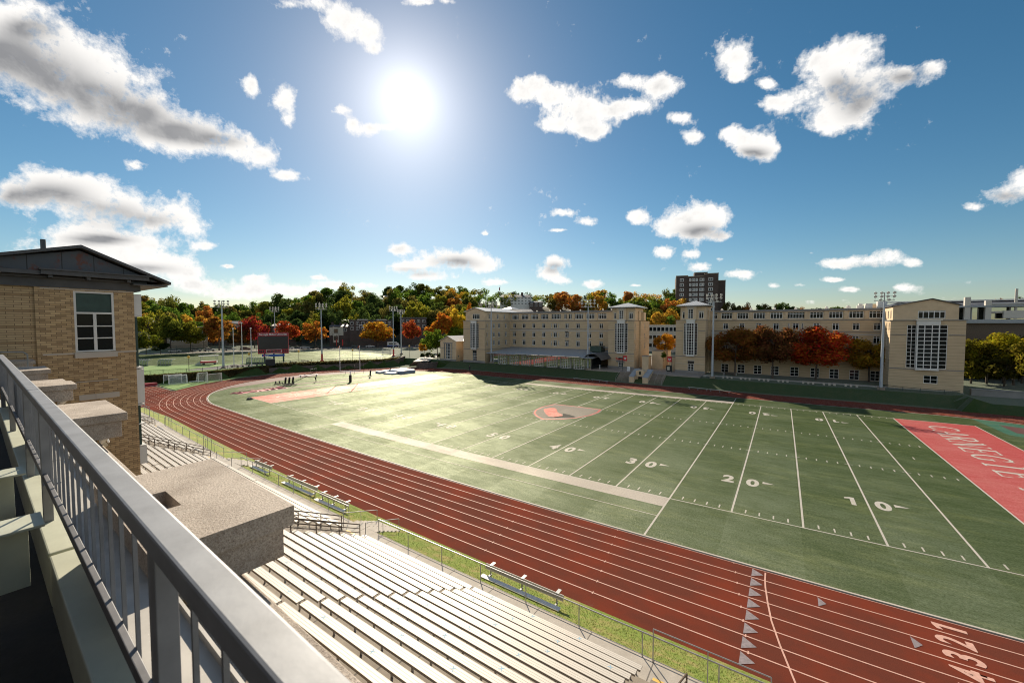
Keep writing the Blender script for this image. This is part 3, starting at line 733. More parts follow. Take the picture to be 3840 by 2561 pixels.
def serif_word(word, x_base, up_x, y0, y1, h, name):
    b = MB(); n = len(word); st = (y1-y0)/n
    for i, ch in enumerate(word):
        wd = abs(st)*(.9 if ch != 'I' else .9)
        for (ax, ay, bx, by, tt) in glyph(ch):
            def pt(px, py): return (x_base + up_x*h*py, y0 + st*i + st*(.05+.9*px))
            a = Vector((ax, ay)); c = Vector((bx, by)); d = (c-a)
            if d.length < 1e-6: continue
            nn_ = Vector((-d.y, d.x)).normalized()*tt/2; e = d.normalized()*.012
            q = [pt(*(a-nn_-e)), pt(*(c-nn_+e)), pt(*(c+nn_+e)), pt(*(a+nn_-e))]; q = [W(*p) for p in q]
            b.poly([(p[0], p[1], .012+.0004*(len(b.f) % 9)) for p in q])
    return struct(b.build(name, M['turf_white2']))
serif_word('CARNEGIE', 3.05, 1, 45.6, 21.2, 3.2, 'end_zone_lettering'); serif_word('MELLON', 3.05, 1, 18.6, 2.2, 3.2, 'end_zone_lettering')
serif_word('CARNEGIE', -94.5, -1, 3.2, 26.0, 3.2, 'end_zone_lettering'); serif_word('MELLON', -94.5, -1, 29.3, 46.5, 3.2, 'end_zone_lettering')
# shield at midfield
def polyW(pts, z, mat, name):
    b = MB(); b.poly([(*W(*p), z) for p in pts]); return struct(b.build(name, mat))
SH = [(-50.3,30.6),(-45.65,30.9),(-41.0,30.8),(-40.5,28.2),(-40.7,25.3),(-41.8,22.3),(-43.4,20.0),(-45.7,18.3),(-47.6,19.6),(-49.3,21.4),(-50.5,23.9),(-50.9,27.0)]
def shrink(P, k, c=(-45.7,25.2)): return [(c[0]+(p[0]-c[0])*k, c[1]+(p[1]-c[1])*k) for p in P]
polyW(SH[::-1], .013, M['turf_grey'], 'shield_marking'); polyW(shrink(SH, .955)[::-1], .016, M['turf_red'], 'shield_marking'); polyW(shrink(SH, .90)[::-1], .019, M['turf_grey'], 'shield_marking')
polyW([(-49.5,25.4),(-49.1,26.9),(-48.4,27.3),(-47.6,26.5),(-46.2,24.3),(-44.9,23.4),(-44.3,22.3),(-44.8,21.0),(-46.0,21.0),(-47.2,22.2),(-48.6,24.0)], .022, M['turf_red'], 'shield_marking')
polyW([(-45.3,24.3),(-43.9,23.9),(-42.4,23.2),(-42.5,22.3),(-43.6,21.7),(-44.3,21.3),(-45.2,20.4),(-46.3,20.3),(-45.2,21.0),(-44.4,22.6)], .022, M['turf_black'], 'shield_marking')
# right end high jump area
q = [W(11.4,54.6), W(11.2,44.2), W(24,40), W(30,48), W(24,56)]
b = MB(); b.poly([(p[0], p[1], .006) for p in [W(10.6,55.4), W(30,46), W(30,30), W(11,44)][::-1]]); struct(b.build('jump_area', M['turf_aqua']))
b = MB(); b.poly([(p[0], p[1], .012) for p in [W(12.4,51.6), W(12.4,46.0), W(28,38), W(28,44)]]); struct(b.build('jump_area_mat', M['apron']))

# ------------------------------------------------------------------ stand side
YW = -18.8
def Yb(y, x): return y + bend(x)
XS = [-17 - 3*i for i in range(0, 34)]
def longstrip(b, x0, x1, sec, step=3.):   # sec = closed profile in (y, z); bent along x by the lens-distortion warp
    n = max(1, int(abs(x1-x0)/step)); k = len(sec); base = len(b.v)
    for i in range(n+1):
        x = x0 + (x1-x0)*i/n; d = bend(x)
        for (y, z) in sec: b.v.append((x, y+d, z))
    for i in range(n):
        for j in range(k):
            j2 = (j+1) % k; b.f.append((base+i*k+j, base+(i+1)*k+j, base+(i+1)*k+j2, base+i*k+j2)); b.m.append(b.mi)
    b.f.append(tuple(base+j for j in range(k))); b.f.append(tuple(base+n*k+j for j in reversed(range(k)))); b.m += [b.mi]*2
b = MB()
for i in range(48):   # grass strip, gently bulging slope
    x0, x1 = 12-2.5*i, 12-2.5*(i+1)
    prof = [(-15.9,-.02),(-16.5,.03),(-17.3,.30),(-18.0,.62),(YW,.90)]
    for (ya, za), (yb, zb) in zip(prof[:-1], prof[1:]): b.quad((x0,Yb(ya,x0),za),(x1,Yb(ya,x1),za),(x1,Yb(yb,x1),zb),(x0,Yb(yb,x0),zb))
struct(b.build('grass_strip', M['lawn']))
b = MB(); longstrip(b, 12, -104, [(YW+.02,.3),(YW+.02,.915),(-30,.915),(-30,.3)]); struct(b.build('walkway', M['walk']))
# grass blades tufts along the strip
b = MB(); gr = random.Random(5)
for i in range(16000):
    x = -13-gr.random()**1.3*42; y = gr.uniform(-18.75,-16.35); yy_ = Yb(y, x); z = np.interp(-y, [16.5,17.3,18.0,18.8], [.03,.30,.62,.90]); a = gr.random()*PI; h = gr.uniform(.025,.07)
    dx, dy = math.cos(a)*.011, math.sin(a)*.011; b.poly([(x-dx,yy_-dy,z),(x+dx,yy_+dy,z),(x+gr.uniform(-.03,.03),yy_+gr.uniform(-.03,.03),z+h)])
tag(b.build('grass_tufts', M['lawn']), 'short uneven grass growing on the strip beside the running track', 'grass', kind='stuff')

# stepped concrete stand
def rowyz(i): return -19.95-.71*i, 1.35+.36*i
NROW = 15
b = MB()
for i in range(NROW):
    y, z = rowyz(i); longstrip(b, -14, -100, [(y+.33, .5), (y+.33, z-.44), (y-.38, z-.44), (y-.38, .5)])
longstrip(b, -14, -100, [(-30.3,.5),(-30.3,6.15),(-34.5,6.15),(-34.5,.5)], 6)
stand = tag(b.build('concrete_stand', M['stepconc']), 'stepped concrete seating stand beside the running track', 'grandstand')
# aisle steps
def aisle(x0, x1, label):
    b = MB()
    for i in range(1, NROW*2):
        y = -19.62-.355*i; z = .915+.18*i; d = bend((x0+x1)/2)
        b.box(x0, x1, y+d-.35, y+d+.005, z-.5, z-.004 if i % 2 == 0 else z)
    o = tag(b.build('aisle_steps', M['stepconc']), label, 'steps'); 
    b = MB(); d = bend((x0+x1)/2); b.box(x0, x1, YW-1.02+d, YW-.84+d, .916, .924); y = b.build('yellow_edge_strip', M['yellow'], o)
    return o
aisle(-19.0, -17.6, 'concrete aisle steps with a yellow edge strip at the near end of the stand')
aisle(-38.9, -37.2, 'concrete aisle steps between the nearest and the middle bench blocks')
aisle(-64.3, -62.6, 'concrete aisle steps between the middle and the far bench blocks')
aisle(-85.5, -84.0, 'far concrete aisle steps beyond the third bench block')

# benches : plank + supports, each row and section a thing
_b = MB(); _b.box(-.03, .03, .06, .10, 0, .395); _b.box(-.03, .03, -.12, .12, .34, .397); SUPPORT = _b.mesh('support', M['rail_grey'])
def bench(x0, x1, i, label, group):
    y, z = rowyz(i); L_ = abs(x1-x0); d0 = bend((x0+x1)/2); sl_ = (bend(x1)-bend(x0))/(x1-x0)
    t = thing('bleacher_bench', label, 'bench', ((x0+x1)/2, y+d0, z-.44), group, math.atan(sl_))
    b = MB(); b.box(-L_/2+.02, L_/2-.02, -.135, .135, .40, .44); b.box(-L_/2+.02, L_/2-.02, .125, .137, .36, .40); b.box(-L_/2+.02, L_/2-.02, -.137, -.125, .36, .40)
    o = bpy.data.objects.new('plank', b.mesh('plank', M['alu'])); COL.objects.link(o); o.parent = t
    n = max(2, round(L_/1.35)+1)
    for k in range(n):
        x = -L_/2+.25+(L_-.5)*k/(n-1); o = bpy.data.objects.new('support', SUPPORT); COL.objects.link(o); o.parent = t; o.location = (x, 0, 0)
    return t, L_
ORD = ['first','second','third','fourth','fifth','sixth','seventh','eighth','ninth','tenth','eleventh','twelfth','thirteenth','fourteenth','fifteenth']
tapes = random.Random(3)
secs = [(-27.75,-19.35,'near half of the nearest block'),(-36.75,-27.85,'far half of the nearest block'),(-51.9,-42.9+3.9,'near half of the middle block'),(-62.2,-52.0,'far half of the middle block'),(-82.6,-64.8,'third block beyond the second aisle'),(-97,-86.2,'farthest block behind the brick tower')]
for si, (x1, x0, where) in enumerate(secs):
    for i in range(NROW):
        if si == 5 and i > 7: continue
        t, L_ = bench(x0, x1, i, f'ribbed aluminium bench, {ORD[i]} row up from the track, {where}', 'bleacher benches of the stand')
        if si < 3 and i % 2 == (si*0):
            for x in np.arange(-L_/2+1.2+(i*.9) % 1.8, L_/2-.5, 2.15 if i % 4 else 2.3):
                b = MB(); a = tapes.uniform(-.3,.3)
                for q in (a+.6, a+2.2):
                    dx, dy = math.cos(q)*.095, math.sin(q)*.095; nx_, ny_ = -math.sin(q)*.013, math.cos(q)*.013
                    b.poly([(x-dx-nx_,-dy-ny_,.442+.0012*(q > 1.5)),(x+dx-nx_,dy-ny_,.442+.0012*(q > 1.5)),(x+dx+nx_,dy+ny_,.442+.0012*(q > 1.5)),(x-dx+nx_,-dy+ny_,.442+.0012*(q > 1.5))])
                o = bpy.data.objects.new('tape_cross', b.mesh('tape_cross', M['tape'])); COL.objects.link(o); o.parent = t
# sloping aisle guard rails (brown steel)
def guard(x, i0, i1, label, mat='rust', dy=0.):
    d = bend(x); t = thing('aisle_railing', label, 'railing', (x, rowyz(i0)[0]+d, rowyz(i0)[1]-.44))
    o0 = wpos(t); b = MB(); n = i1-i0
    def pt(i, h): y, z = rowyz(i); return Vector((x, y+d+dy, z-.44+h)) - o0
    rails = MB(); posts = []
    for h in (1.02, .76, .50, .24): rails.tube(pt(i0,h), pt(i1,h), .025 if h < 1 else .035, 6)
    o = bpy.data.objects.new('rails', rails.mesh('rails', M[mat])); COL.objects.link(o); o.parent = t
    for k in range(0, n+1, 2):
        pb = MB(); pb.tube(pt(i0+k, 0), pt(i0+k, 1.02), .032, 6); o = bpy.data.objects.new('post', pb.mesh('post', M[mat])); COL.objects.link(o); o.parent = t
    return t
guard(-37.1, -0.3, 12-.3+0, 'brown steel railing beside the far end of the nearest bench block') if False else None
for x, lab in ((-37.05,'brown four-bar railing beside the far end of the nearest bench block'),(-39.05,'brown four-bar railing beside the near end of the middle bench block'),(-62.5,'dark four-bar railing at the far end of the middle bench block'),(-64.5,'dark four-bar railing at the start of the third bench block'),(-84.0,'small dark railing at the aisle after the third bench block'),(-85.6,'small dark railing before the farthest bench block')):
    guard(x, 0, 8, lab)
guard(-17.75, 0, 4, 'brown steel railing descending beside the aisle steps at the near end')

# fence along the walkway
def fence(x0, x1, label, high=False):
    t = thing('walkway_fence', label, 'fence', (x0, Yb(YW, x0), .915)); o0 = wpos(t); n = max(1, round(abs(x1-x0)/2.73))
    for k in range(n+1):
        x = x0+(x1-x0)*k/n; p = Vector((x, Yb(YW-.06, x), .915))-o0; b = MB(); b.tube(p, p+Vector((0,0,1.03)), .024, 6); o = bpy.data.objects.new('post', b.mesh('post', M['rail_grey'])); COL.objects.link(o); o.parent = t
    b = MB(); pts = [Vector((x0+(x1-x0)*k/n, Yb(YW-.06, x0+(x1-x0)*k/n), .915+1.03))-o0 for k in range(n+1)]; b.path(pts, .028, 6)
    o = bpy.data.objects.new('top_rail', b.mesh('top_rail', M['rail_grey'])); COL.objects.link(o); o.parent = t
    b = MB(); pts = [p-Vector((0,0,.97)) for p in pts]; b.path(pts, .016, 5); o = bpy.data.objects.new('bottom_rail', b.mesh('bottom_rail', M['rail_grey'])); COL.objects.link(o); o.parent = t
    return t
fence(-14, -36.6, 'grey tubular fence between the nearest benches and the track')
fence(-39.9, -57.9, 'grey tubular fence between the two flights of trackside steps')
fence(-62.3, -84.5, 'grey tubular fence beyond the second flight of trackside steps')
fence(-87.5, -104, 'farthest grey tubular fence by the bend of the track')
def hooprail(pts, label):
    t = thing('step_handrail', label, 'handrail', pts[0]); o0 = Vector(pts[0]); P_ = [Vector(p)-o0 for p in pts]; b = MB(); b.path(P_, .024, 6)
    o = bpy.data.objects.new('rail', b.mesh('rail', M['rail_grey'])); COL.objects.link(o); o.parent = t
    for k in range(3):
        p = P_[1].lerp(P_[2], k*.5); g_ = P_[0].lerp(P_[3], k*.5)
        if k == 1:
            b = MB(); b.tube(g_, p, .02, 6); o = bpy.data.objects.new('post', b.mesh('post', M['rail_grey'])); COL.objects.link(o); o.parent = t
def track_steps(x0, x1, ya, label, hl):
    d = bend((x0+x1)/2); b = MB()
    for k in range(6): b.box(x0, x1, YW+d+.02+.33*k, YW+d+.02+.33*(k+1), 0.0, .915-.145*k)
    tag(b.build('trackside_steps', M['walk']), label, 'steps')
    for x, l2 in ((x0+.06,'left'),(x1-.06,'right')):
        hooprail([(x, YW+d-.75, .915), (x, YW+d-.75, 1.88), (x, YW+d+1.95, 1.02), (x, YW+d+1.95, .05)], hl % l2)
track_steps(-39.5,-37.0, 0, 'short concrete steps down to the track beside the near fence', 'bent grey handrail on the %s side of the nearer trackside steps')
track_steps(-61.9,-58.4, 0, 'short concrete steps down to the track farther along the stand', 'bent grey handrail on the %s side of the farther trackside steps')
for (x0, x1, lab) in ((-19.2,-15.2,'tall grey handrail hoop on the walkway at the near end of the stand'),(-68.2,-65.6,'tall grey handrail hoop on the walkway near the second aisle'),(-83.6,-80.6,'tall grey handrail hoop on the walkway near the third aisle'),(-95.5,-92.5,'farthest tall grey handrail hoop on the walkway')):
    y0, y1 = Yb(YW-.12, x0), Yb(YW-.12, x1); hooprail([(x1, y1, .915), (x1, y1, 2.30), (x0, y0, 2.30), (x0, y0, .915)], lab)

# team benches on the strip: seat plank, back plank, arms
def team_bench(x0, x1, y, label):
    d = 0.; z = .36; t = thing('team_bench', label, 'bench', ((x0+x1)/2, y, z), 'aluminium team benches on the grass strip'); h = abs(x1-x0)/2
    def part(n, b, m='alu'): o = bpy.data.objects.new(n, b.mesh(n, M[m])); COL.objects.link(o); o.parent = t
    b = MB(); b.box(-h, h, -.38, -.10, .40, .44); part('seat', b, 'white')
    b = MB(); b.extr([(0,.10,.62),(0,.16,.60),(0,.24,.86),(0,.18,.88)], (-h,0,0), (h,0,0)); part('backrest', b)
    for k in range(3):
        x = -h+.35+(2*h-.7)*k/2; b = MB(); b.box(x-.04, x+.04, -.34, .22, .30, .38); b.box(x-.04, x+.04, -.25, -.19, -.3, .30); b.box(x-.04, x+.04, .10, .16, -.3, .30); b.box(x-.03, x+.03, .12, .18, .38, .84); b.box(x-.09, x+.09, .16, .52, .84, .88); part('frame', b, 'rail_grey')
team_bench(-28.6, -23.8, -17.95, 'silver team bench on the grass nearest the camera')
team_bench(-34.9, -30.2, -17.95, 'silver team bench on the grass beside the nearest bleacher block') if False else None
team_bench(-45.5, -41.7, -17.7, 'silver team bench on the grass just past the nearer trackside steps')
team_bench(-51.2, -46.4, -17.4, 'silver team bench on the grass, second past the nearer trackside steps')
team_bench(-58.0, -54.6, -17.1, 'silver team bench on the grass beside the farther trackside steps')

# ------------------------------------------------------------------ terrace edge (close to the camera)
TA = R_(2.6)
def F(a, b_, z): return (CAMX - a*math.cos(TA) + b_*math.sin(TA), CAMY + a*math.sin(TA) + b_*math.cos(TA), z)
def fbox(m, a0, a1, b0, b1, z0, z1):
    m.hexa([F(a0,b0,z0),F(a0,b1,z0),F(a1,b1,z0),F(a1,b0,z0),F(a0,b0,z1),F(a0,b1,z1),F(a1,b1,z1),F(a1,b0,z1)])
M['rail_dark'] = simple('shaded_galvanized_steel', (.13,.13,.14), .6, .2, var=.2, scale=8); M['plate'] = simple('grey_steel_plate', (.42,.40,.37), .6, .1, var=.12, scale=5)  # rail_dark: darker copy of the steel, bottom rail's shade put into its colour
rt = thing('terrace_railing', 'galvanized steel railing with a flat top rail and thin balusters running away from the camera', 'railing', F(4, .4, 12.9))
for a0, a1 in ((-1.5, 7.05), (7.08, 16)):
    b = MB(); fbox(b, a0, a1, .350, .448, 13.742, 13.83); b.build('top_rail', M['galv'], rt, bevel=.010)
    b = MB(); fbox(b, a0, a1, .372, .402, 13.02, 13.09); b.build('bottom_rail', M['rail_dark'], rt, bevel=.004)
    b = MB(); fbox(b, a0, a1, .405, .64, 12.958, 12.975); b.build('base_plate', M['plate'], rt); b = MB(); fbox(b, a0, a1, .64, .655, 12.958, 13.02); b.build('plate_lip', M['plate'], rt)
for a in (-.6, 1.93, 6.1, 8.1, 11.8, 15.4):
    b = MB(); fbox(b, a-.04, a+.04, .366, .434, 12.60, 13.744); fbox(b, a-.09, a+.09, .372, .49, 12.976, 12.99); b.build('post', M['galv'], rt, bevel=.004)
a = -1.4
while a < 15.8:
    if min(abs(a-q) for q in (-.6, 1.93, 6.1, 8.1, 11.8, 15.4)) > .09:
        b = MB(); fbox(b, a-.009, a+.009, .403, .419, 12.975, 13.744); b.build('baluster', M['galv'], rt)
    a += .275
bt = thing('steel_beam', 'pale green painted steel beam with a wide flange under the railing', 'beam', F(4, .45, 12.1))
b = MB(); fbox(b, -2, 5.15, .328, .72, 12.55, 12.60); fbox(b, -2, 5.15, .335, .36, 12.12, 12.55); b.build('flange', M['palegreen'], bt, bevel=.012)
b = MB(); fbox(b, 5.20, 17, .328, .72, 12.55, 12.60); fbox(b, 5.2, 17, .335, .36, 12.12, 12.55); b.build('flange', M['palegreen'], bt, bevel=.012)
for a in (5.05, 6.9):
    t = thing('cross_beam', 'short pale green cross beam plate under the railing post ' + ('nearer the camera' if a < 6 else 'farther from the camera'), 'beam', F(a+.3, -.3, 12.9))
    b = MB(); fbox(b, a-.18, a+.18, -.9, .30, 12.958, 12.978); fbox(b, a-.02, a+.02, -.9, .22, 12.45, 12.958); b.build('plate', M['palegreen'], t, bevel=.004)
    for q in (-.22,):
        b = MB(); c = F(a+q, -.05, 12.8); b.tube((c[0]-.05, c[1], 12.72), (c[0]+.05, c[1], 12.72), .05, 6); b.build('bolt', M['palegreen'], t)
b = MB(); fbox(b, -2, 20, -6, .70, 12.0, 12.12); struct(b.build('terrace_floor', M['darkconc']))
# parapet wall with coping and capping blocks
pw = thing('parapet_wall', 'tan brick parapet wall with pebbly concrete coping outside the terrace railing', 'wall', F(8, 1, 6))
b = MB(); fbox(b, -3, 25, .80, 1.12, 6.0, 12.44); b.build('wall', M['nbrick'], pw)
b = MB(); fbox(b, -3, 25, .73, 1.22, 12.44, 12.60); b.build('coping', M['cap'], pw, bevel=.01)
caps = [(3.22, 5.05, 'nearest large weathered stone capping block with a dark slot'), (8.85, 10.62, 'second weathered stone capping block from the camera'), (14.05, 15.80, 'third weathered stone capping block, split along its top'), (19.25, 21.0, 'fourth weathered stone capping block'), (24.35, 25.9, 'farthest stone capping block beside the bent pipe')]
for i, (a0, a1, lab) in enumerate(caps):
    t = thing('capping_block', lab, 'stone block', F((a0+a1)/2, 1.2, 12.6), 'stone capping blocks on the parapet'); ov = .0
    b = MB(); fbox(b, a0, a1, .60, 1.466, 13.02, 13.15)
    if i == 0:
        b = MB(); h0, h1, s0, s1 = a0+.72, a0+1.16, .74, .94     # slot in the top
        fbox(b, a0, h0, .60, 1.466, 13.00, 13.15); fbox(b, h1, a1, .60, 1.466, 13.00, 13.15); fbox(b, h0, h1, s1, 1.466, 13.00, 13.15)
        fbox(b, h0, h1, .60, s0, 13.00, 13.15); fbox(b, h0, h1, s0, s1, 13.00, 13.04)
    if i == 2:
        b = MB(); fbox(b, a0, a0+.95, .60, 1.466, 13.02, 13.15); fbox(b, a0+.99, a1, .60, 1.40, 13.02, 13.14)
    b.build('slab', M['cap'], t, bevel=.012 if i else 0)
    b = MB(); fbox(b, a0+.03, a1-.03, .66, 1.40, 12.76, 13.02 if i else 13.0); b.build('lower_course', M['cap'], t, bevel=.012)
    b = MB(); fbox(b, a0+.25, a1-.25, .70, 1.16, 12.60, 12.76); fbox(b, a0+.30, a1-.30, 1.122, 1.20, 9., 12.44); b.build('pier', M['nbrick'], t)
    b = MB(); b.hexa([F(a0+.5,1.12,12.62),F(a0+.5,1.35,12.70),F(a0+.95,1.35,12.70),F(a0+.95,1.12,12.35),F(a0+.5,1.12,12.755),F(a0+.5,1.35,12.755),F(a0+.95,1.35,12.755),F(a0+.95,1.12,12.755)]); b.build('corbel', M['white_trim'], t)
t = thing('flood_lamp', 'round cream flood lamp fixed below the second capping block', 'lamp', F(10.3, 1.3, 12.2))
b = MB(); c = F(9.6, 1.15, 12.62); b.tube(F(9.9,1.05,12.5), F(9.9,1.28,12.62), .26, 16, .20); b.build('lamp_head', M['cream'], t); b = MB(); b.path([F(10.1,.9,12.5),F(9.9,1.32,12.75),F(9.6,1.34,12.55)], .015); b.build('bracket', M['white'], t)
t = thing('roof_ladder_hoop', 'bent steel pipe hoop standing by the farthest capping block', 'handrail', F(24, 1.2, 12.6))
b = MB(); b.path([F(24.0,1.25,12.5),F(24.0,1.25,13.42),F(24.05,1.15,13.52),F(24.1,.2,13.55)], .022, 8); b.build('pipe', M['rail_grey'], t)
# small HOME sign leaning behind the rail at the left
t = thing('home_sign', 'white curved sign board lettered HOME behind the railing', 'sign', F(10.4, .5, 12.97))
b = MB(); b.hexa([F(10.2,.50,13.0),F(10.2,.54,13.0),F(11.0,.54,13.0),F(11.0,.50,13.0),F(10.2,.50,13.6),F(10.2,.54,13.6),F(11.0,.54,13.6),F(11.0,.50,13.6)]); b.build('board', M['white'], t)
me = text_mesh('HOME', .2, .008); me.materials.append(M['black']); o = bpy.data.objects.new('lettering', me); COL.objects.link(o)
o.parent = t; o.location = Vector(F(10.6,.495,13.3))-wpos(t); o.rotation_euler = (R_(90), R_(90), -TA)

# ------------------------------------------------------------------ brick pavilion at the left
X0 = -40.7
tw = thing('brick_pavilion', 'tan brick pavilion with a dark weathered metal gable roof and one tall window', 'building', (X0-5, -32, 6))
def wall_yz(b, x, y0, y1, z0, z1, holes, depth=.22, sgn=1):   # wall facing +x (sgn=1) or -x, with openings (ya, yb, za, zb)
    ys = sorted(set([y0, y1]+[q for h in holes for q in h[:2]])); zs = sorted(set([z0, z1]+[q for h in holes for q in h[2:]]))
    for i in range(len(ys)-1):
        for j in range(len(zs)-1):
            cy, cz = (ys[i]+ys[i+1])/2, (zs[j]+zs[j+1])/2
            if any(h[0] < cy < h[1] and h[2] < cz < h[3] for h in holes): continue
            q = [(x,ys[i],zs[j]),(x,ys[i+1],zs[j]),(x,ys[i+1],zs[j+1]),(x,ys[i],zs[j+1])]; b.quad(*(q if sgn > 0 else q[::-1]))
    xi = x-depth*sgn
    for (a, c, e, f) in holes:
        b.quad((x,a,e),(x,c,e),(xi,c,e),(xi,a,e)); b.quad((x,a,f),(x,c,f),(xi,c,f),(xi,a,f)); b.quad((x,a,e),(x,a,f),(xi,a,f),(xi,a,e)); b.quad((x,c,e),(x,c,f),(xi,c,f),(xi,c,e))
def wall_xz(b, y, x0, x1, z0, z1, holes, depth=.22):          # wall facing -y
    xs = sorted(set([x0, x1]+[q for h in holes for q in h[:2]])); zs = sorted(set([z0, z1]+[q for h in holes for q in h[2:]]))
    for i in range(len(xs)-1):
        for j in range(len(zs)-1):
            cx, cz = (xs[i]+xs[i+1])/2, (zs[j]+zs[j+1])/2
            if any(h[0] < cx < h[1] and h[2] < cz < h[3] for h in holes): continue
            b.quad((xs[i],y,zs[j]),(xs[i+1],y,zs[j]),(xs[i+1],y,zs[j+1]),(xs[i],y,zs[j+1]))
    yi = y+depth
    for (a, c, e, f) in holes:
        b.quad((a,y,e),(c,y,e),(c,yi,e),(a,yi,e)); b.quad((a,y,f),(c,y,f),(c,yi,f),(a,yi,f)); b.quad((a,y,e),(a,y,f),(a,yi,f),(a,yi,e)); b.quad((c,y,e),(c,y,f),(c,yi,f),(c,yi,e))
wy0, wy1, wz0, wz1 = -31.26, -29.99, 13.36, 16.02
b = MB(); wall_yz(b, X0, -32.35, -29.30, 6., 16.13, [(wy0, wy1, wz0, wz1)], .14)
b.quad((X0,-29.30,6),(X0-12,-29.30,6),(X0-12,-29.30,16.13),(X0,-29.30,16.13)); b.quad((X0-12,-35,6),(X0,-35,6),(X0,-35,16.1),(X0-12,-35,16.1)); b.build('wall', M['nbrick'], tw)
b = MB(); wall_yz(b, X0-.10, -35.2, -32.35, 6., 16.13, [], .1); b.quad((X0,-32.35,6),(X0,-32.35,16.13),(X0-.1,-32.35,16.13),(X0-.1,-32.35,6)); b.build('recessed_wall', M['nbrick2'], tw)
b = MB(); b.box(X0-.02, X0+.03, -31.30, -29.96, 12.02, 12.05)
b.box(X0-.04, X0+.015, -32.2, -29.28, 13.27, 13.33); b.box(X0-.04, X0+.02, -32.2, -29.28, 16.06, 16.10); b.box(X0-.05, X0+.02, -31.22, -29.93, 11.22, 11.46); b.box(X0-.05, X0+.04, -30.70, -30.50, 11.22, 11.46); b.build('stone_band', M['stonelight'], tw)
wd = MB(); f_ = .075
def fr(y0, y1, z0, z1, d=.05): wd.box(X0-.12, X0-.12+d+.06, y0, y1, z0, z1)
fr(wy0, wy0+f_, wz0, wz1); fr(wy1-f_, wy1, wz0, wz1); fr(wy0+f_, wy1-f_, wz1-f_, wz1); fr(wy0+f_, wy1-f_, wz0, wz0+.06)
zt = wz0+1.72; fr(wy0+f_, wy1-f_, zt-.05, zt+.03); ymid = (wy0+wy1)/2; fr(ymid-.05, ymid+.05, wz0+.06, zt-.05)
for k in (1, 2):
    z = wz0+.06+(zt-.05-wz0-.06)*k/3; fr(wy0+f_, ymid-.05, z-.025, z+.025, .03); fr(ymid+.05, wy1-f_, z-.025, z+.025, .03)
wo_ = wd.build('window', M['white_trim'], tw)
b = MB(); b.quad((X0-.10,wy0,wz0),(X0-.10,wy1,wz0),(X0-.10,wy1,zt),(X0-.10,wy0,zt)); g1 = b.build('pane', M['glass'], wo_)
b = MB(); b.quad((X0-.10,wy0,zt),(X0-.10,wy1,zt),(X0-.10,wy1,wz1),(X0-.10,wy0,wz1)); b.build('louvre', M['darkgreen'], wo_)
b = MB(); b.box(X0-.1, X0+.13, -31.30, -29.95, 13.08, 13.34); b.build('sill', M['stonelight'], tw, bevel=.02)
b = MB()
for z0, z1 in ((15.0,16.0),(10.78,12.42),(7.83,8.68)): b.box(X0-.9, X0-.06, -29.32, -29.02, z0, z1)
for z0, z1 in ((14.93,14.985),(12.45,12.53),(10.68,10.74),(9.75,9.8),(8.70,8.74)): b.box(X0-.95, X0-.04, -29.32, -29.03, z0, z1)
b.build('stone_panel', M['white_trim'], tw)
b = MB(); b.box(X0-.8, X0-.16, -29.32, -29.17, 12.55, 14.93); b.box(X0-.8, X0-.16, -29.32, -29.17, 8.75, 10.68); b.build('metal_panel', M['darkgreen'], tw)
# cornice and gable
b = MB(); xo = X0+.55
b.box(X0-12.3, X0+.02, -35.4, -29.05, 16.13, 16.50); b.box(X0-12.3, X0+.18, -35.4, -28.85, 16.50, 16.58)
b.box(X0-12.6, xo, -32.20, -28.85, 16.62, 16.80); b.box(X0-12.6, xo-.10, -35.4, -32.20, 16.60, 16.76); b.box(X0-12.6, xo+.06, -32.25, -28.78, 16.80, 16.86)
for q in (-32.0,-30.9,-29.6): b.box(X0, xo-.08, q, q+.12, 16.50, 16.62)
b.build('cornice', M['darkwood'], tw)
rx = X0+.62; gz = 17.86; yr_ = -31.05
b = MB(); b.poly([(X0+.30,-34.6,16.84),(X0+.30,-28.45,16.60),(X0+.30,yr_,gz-.12)]); b.build('gable', M['copper'], tw)
b = MB()
for (ya, za) in ((-28.05,16.50),(-35.2,16.62)):
    for (u0, u1) in ((.0,.14),):
        b.hexa([(rx,yr_,gz-.02),(rx-13,yr_,gz-.02),(rx-13,ya,za),(rx,ya,za),(rx,yr_,gz+.10),(rx-13,yr_,gz+.10),(rx-13,ya,za+.12),(rx,ya,za+.12)])
b.box(X0-12.6, X0+.5, -29.4, -28.15, 16.40, 16.46)
b.build('roof', M['darkwood'], tw)
b = MB(); b.tube((X0-1.2,-31.9,17.3),(X0-1.2,-31.9,18.25),.085,10); b.build('vent_pipe', M['darkwood'], tw)

# ------------------------------------------------------------------ far buildings
WCACHE = {}
def win_mesh(w_, h_, cols, rows, t=.10, d=.10, xs=None, zs=None):
    key = (round(w_,2), round(h_,2), cols, rows, round(t,3), tuple(xs or ()), tuple(zs or ()))
    if key in WCACHE: return WCACHE[key]
    b = MB(); hw = w_/2
    b.box(-hw, -hw+t, -d/2, d/2, 0, h_); b.box(hw-t, hw, -d/2, d/2, 0, h_); b.box(-hw+t, hw-t, -d/2, d/2, 0, t); b.box(-hw+t, hw-t, -d/2, d/2, h_-t, h_)
    for x in (xs if xs else [-hw+w_*k/cols for k in range(1, cols)]): b.box(x-t*.45, x+t*.45, -d/2+.01, d/2-.01, t, h_-t)
    for z in (zs if zs else [h_*k/rows for k in range(1, rows)]): b.box(-hw+t, hw-t, -d/2+.015, d/2-.015, z-t*.4, z+t*.4)
    fr_ = b.mesh('window', M['white']); p = MB(); p.quad((-hw+.02,.02,.02),(hw-.02,.02,.02),(hw-.02,.02,h_-.02),(-hw+.02,.02,h_-.02)); pm = p.mesh('pane', M['glass'])
    WCACHE[key] = (fr_, pm); return WCACHE[key]
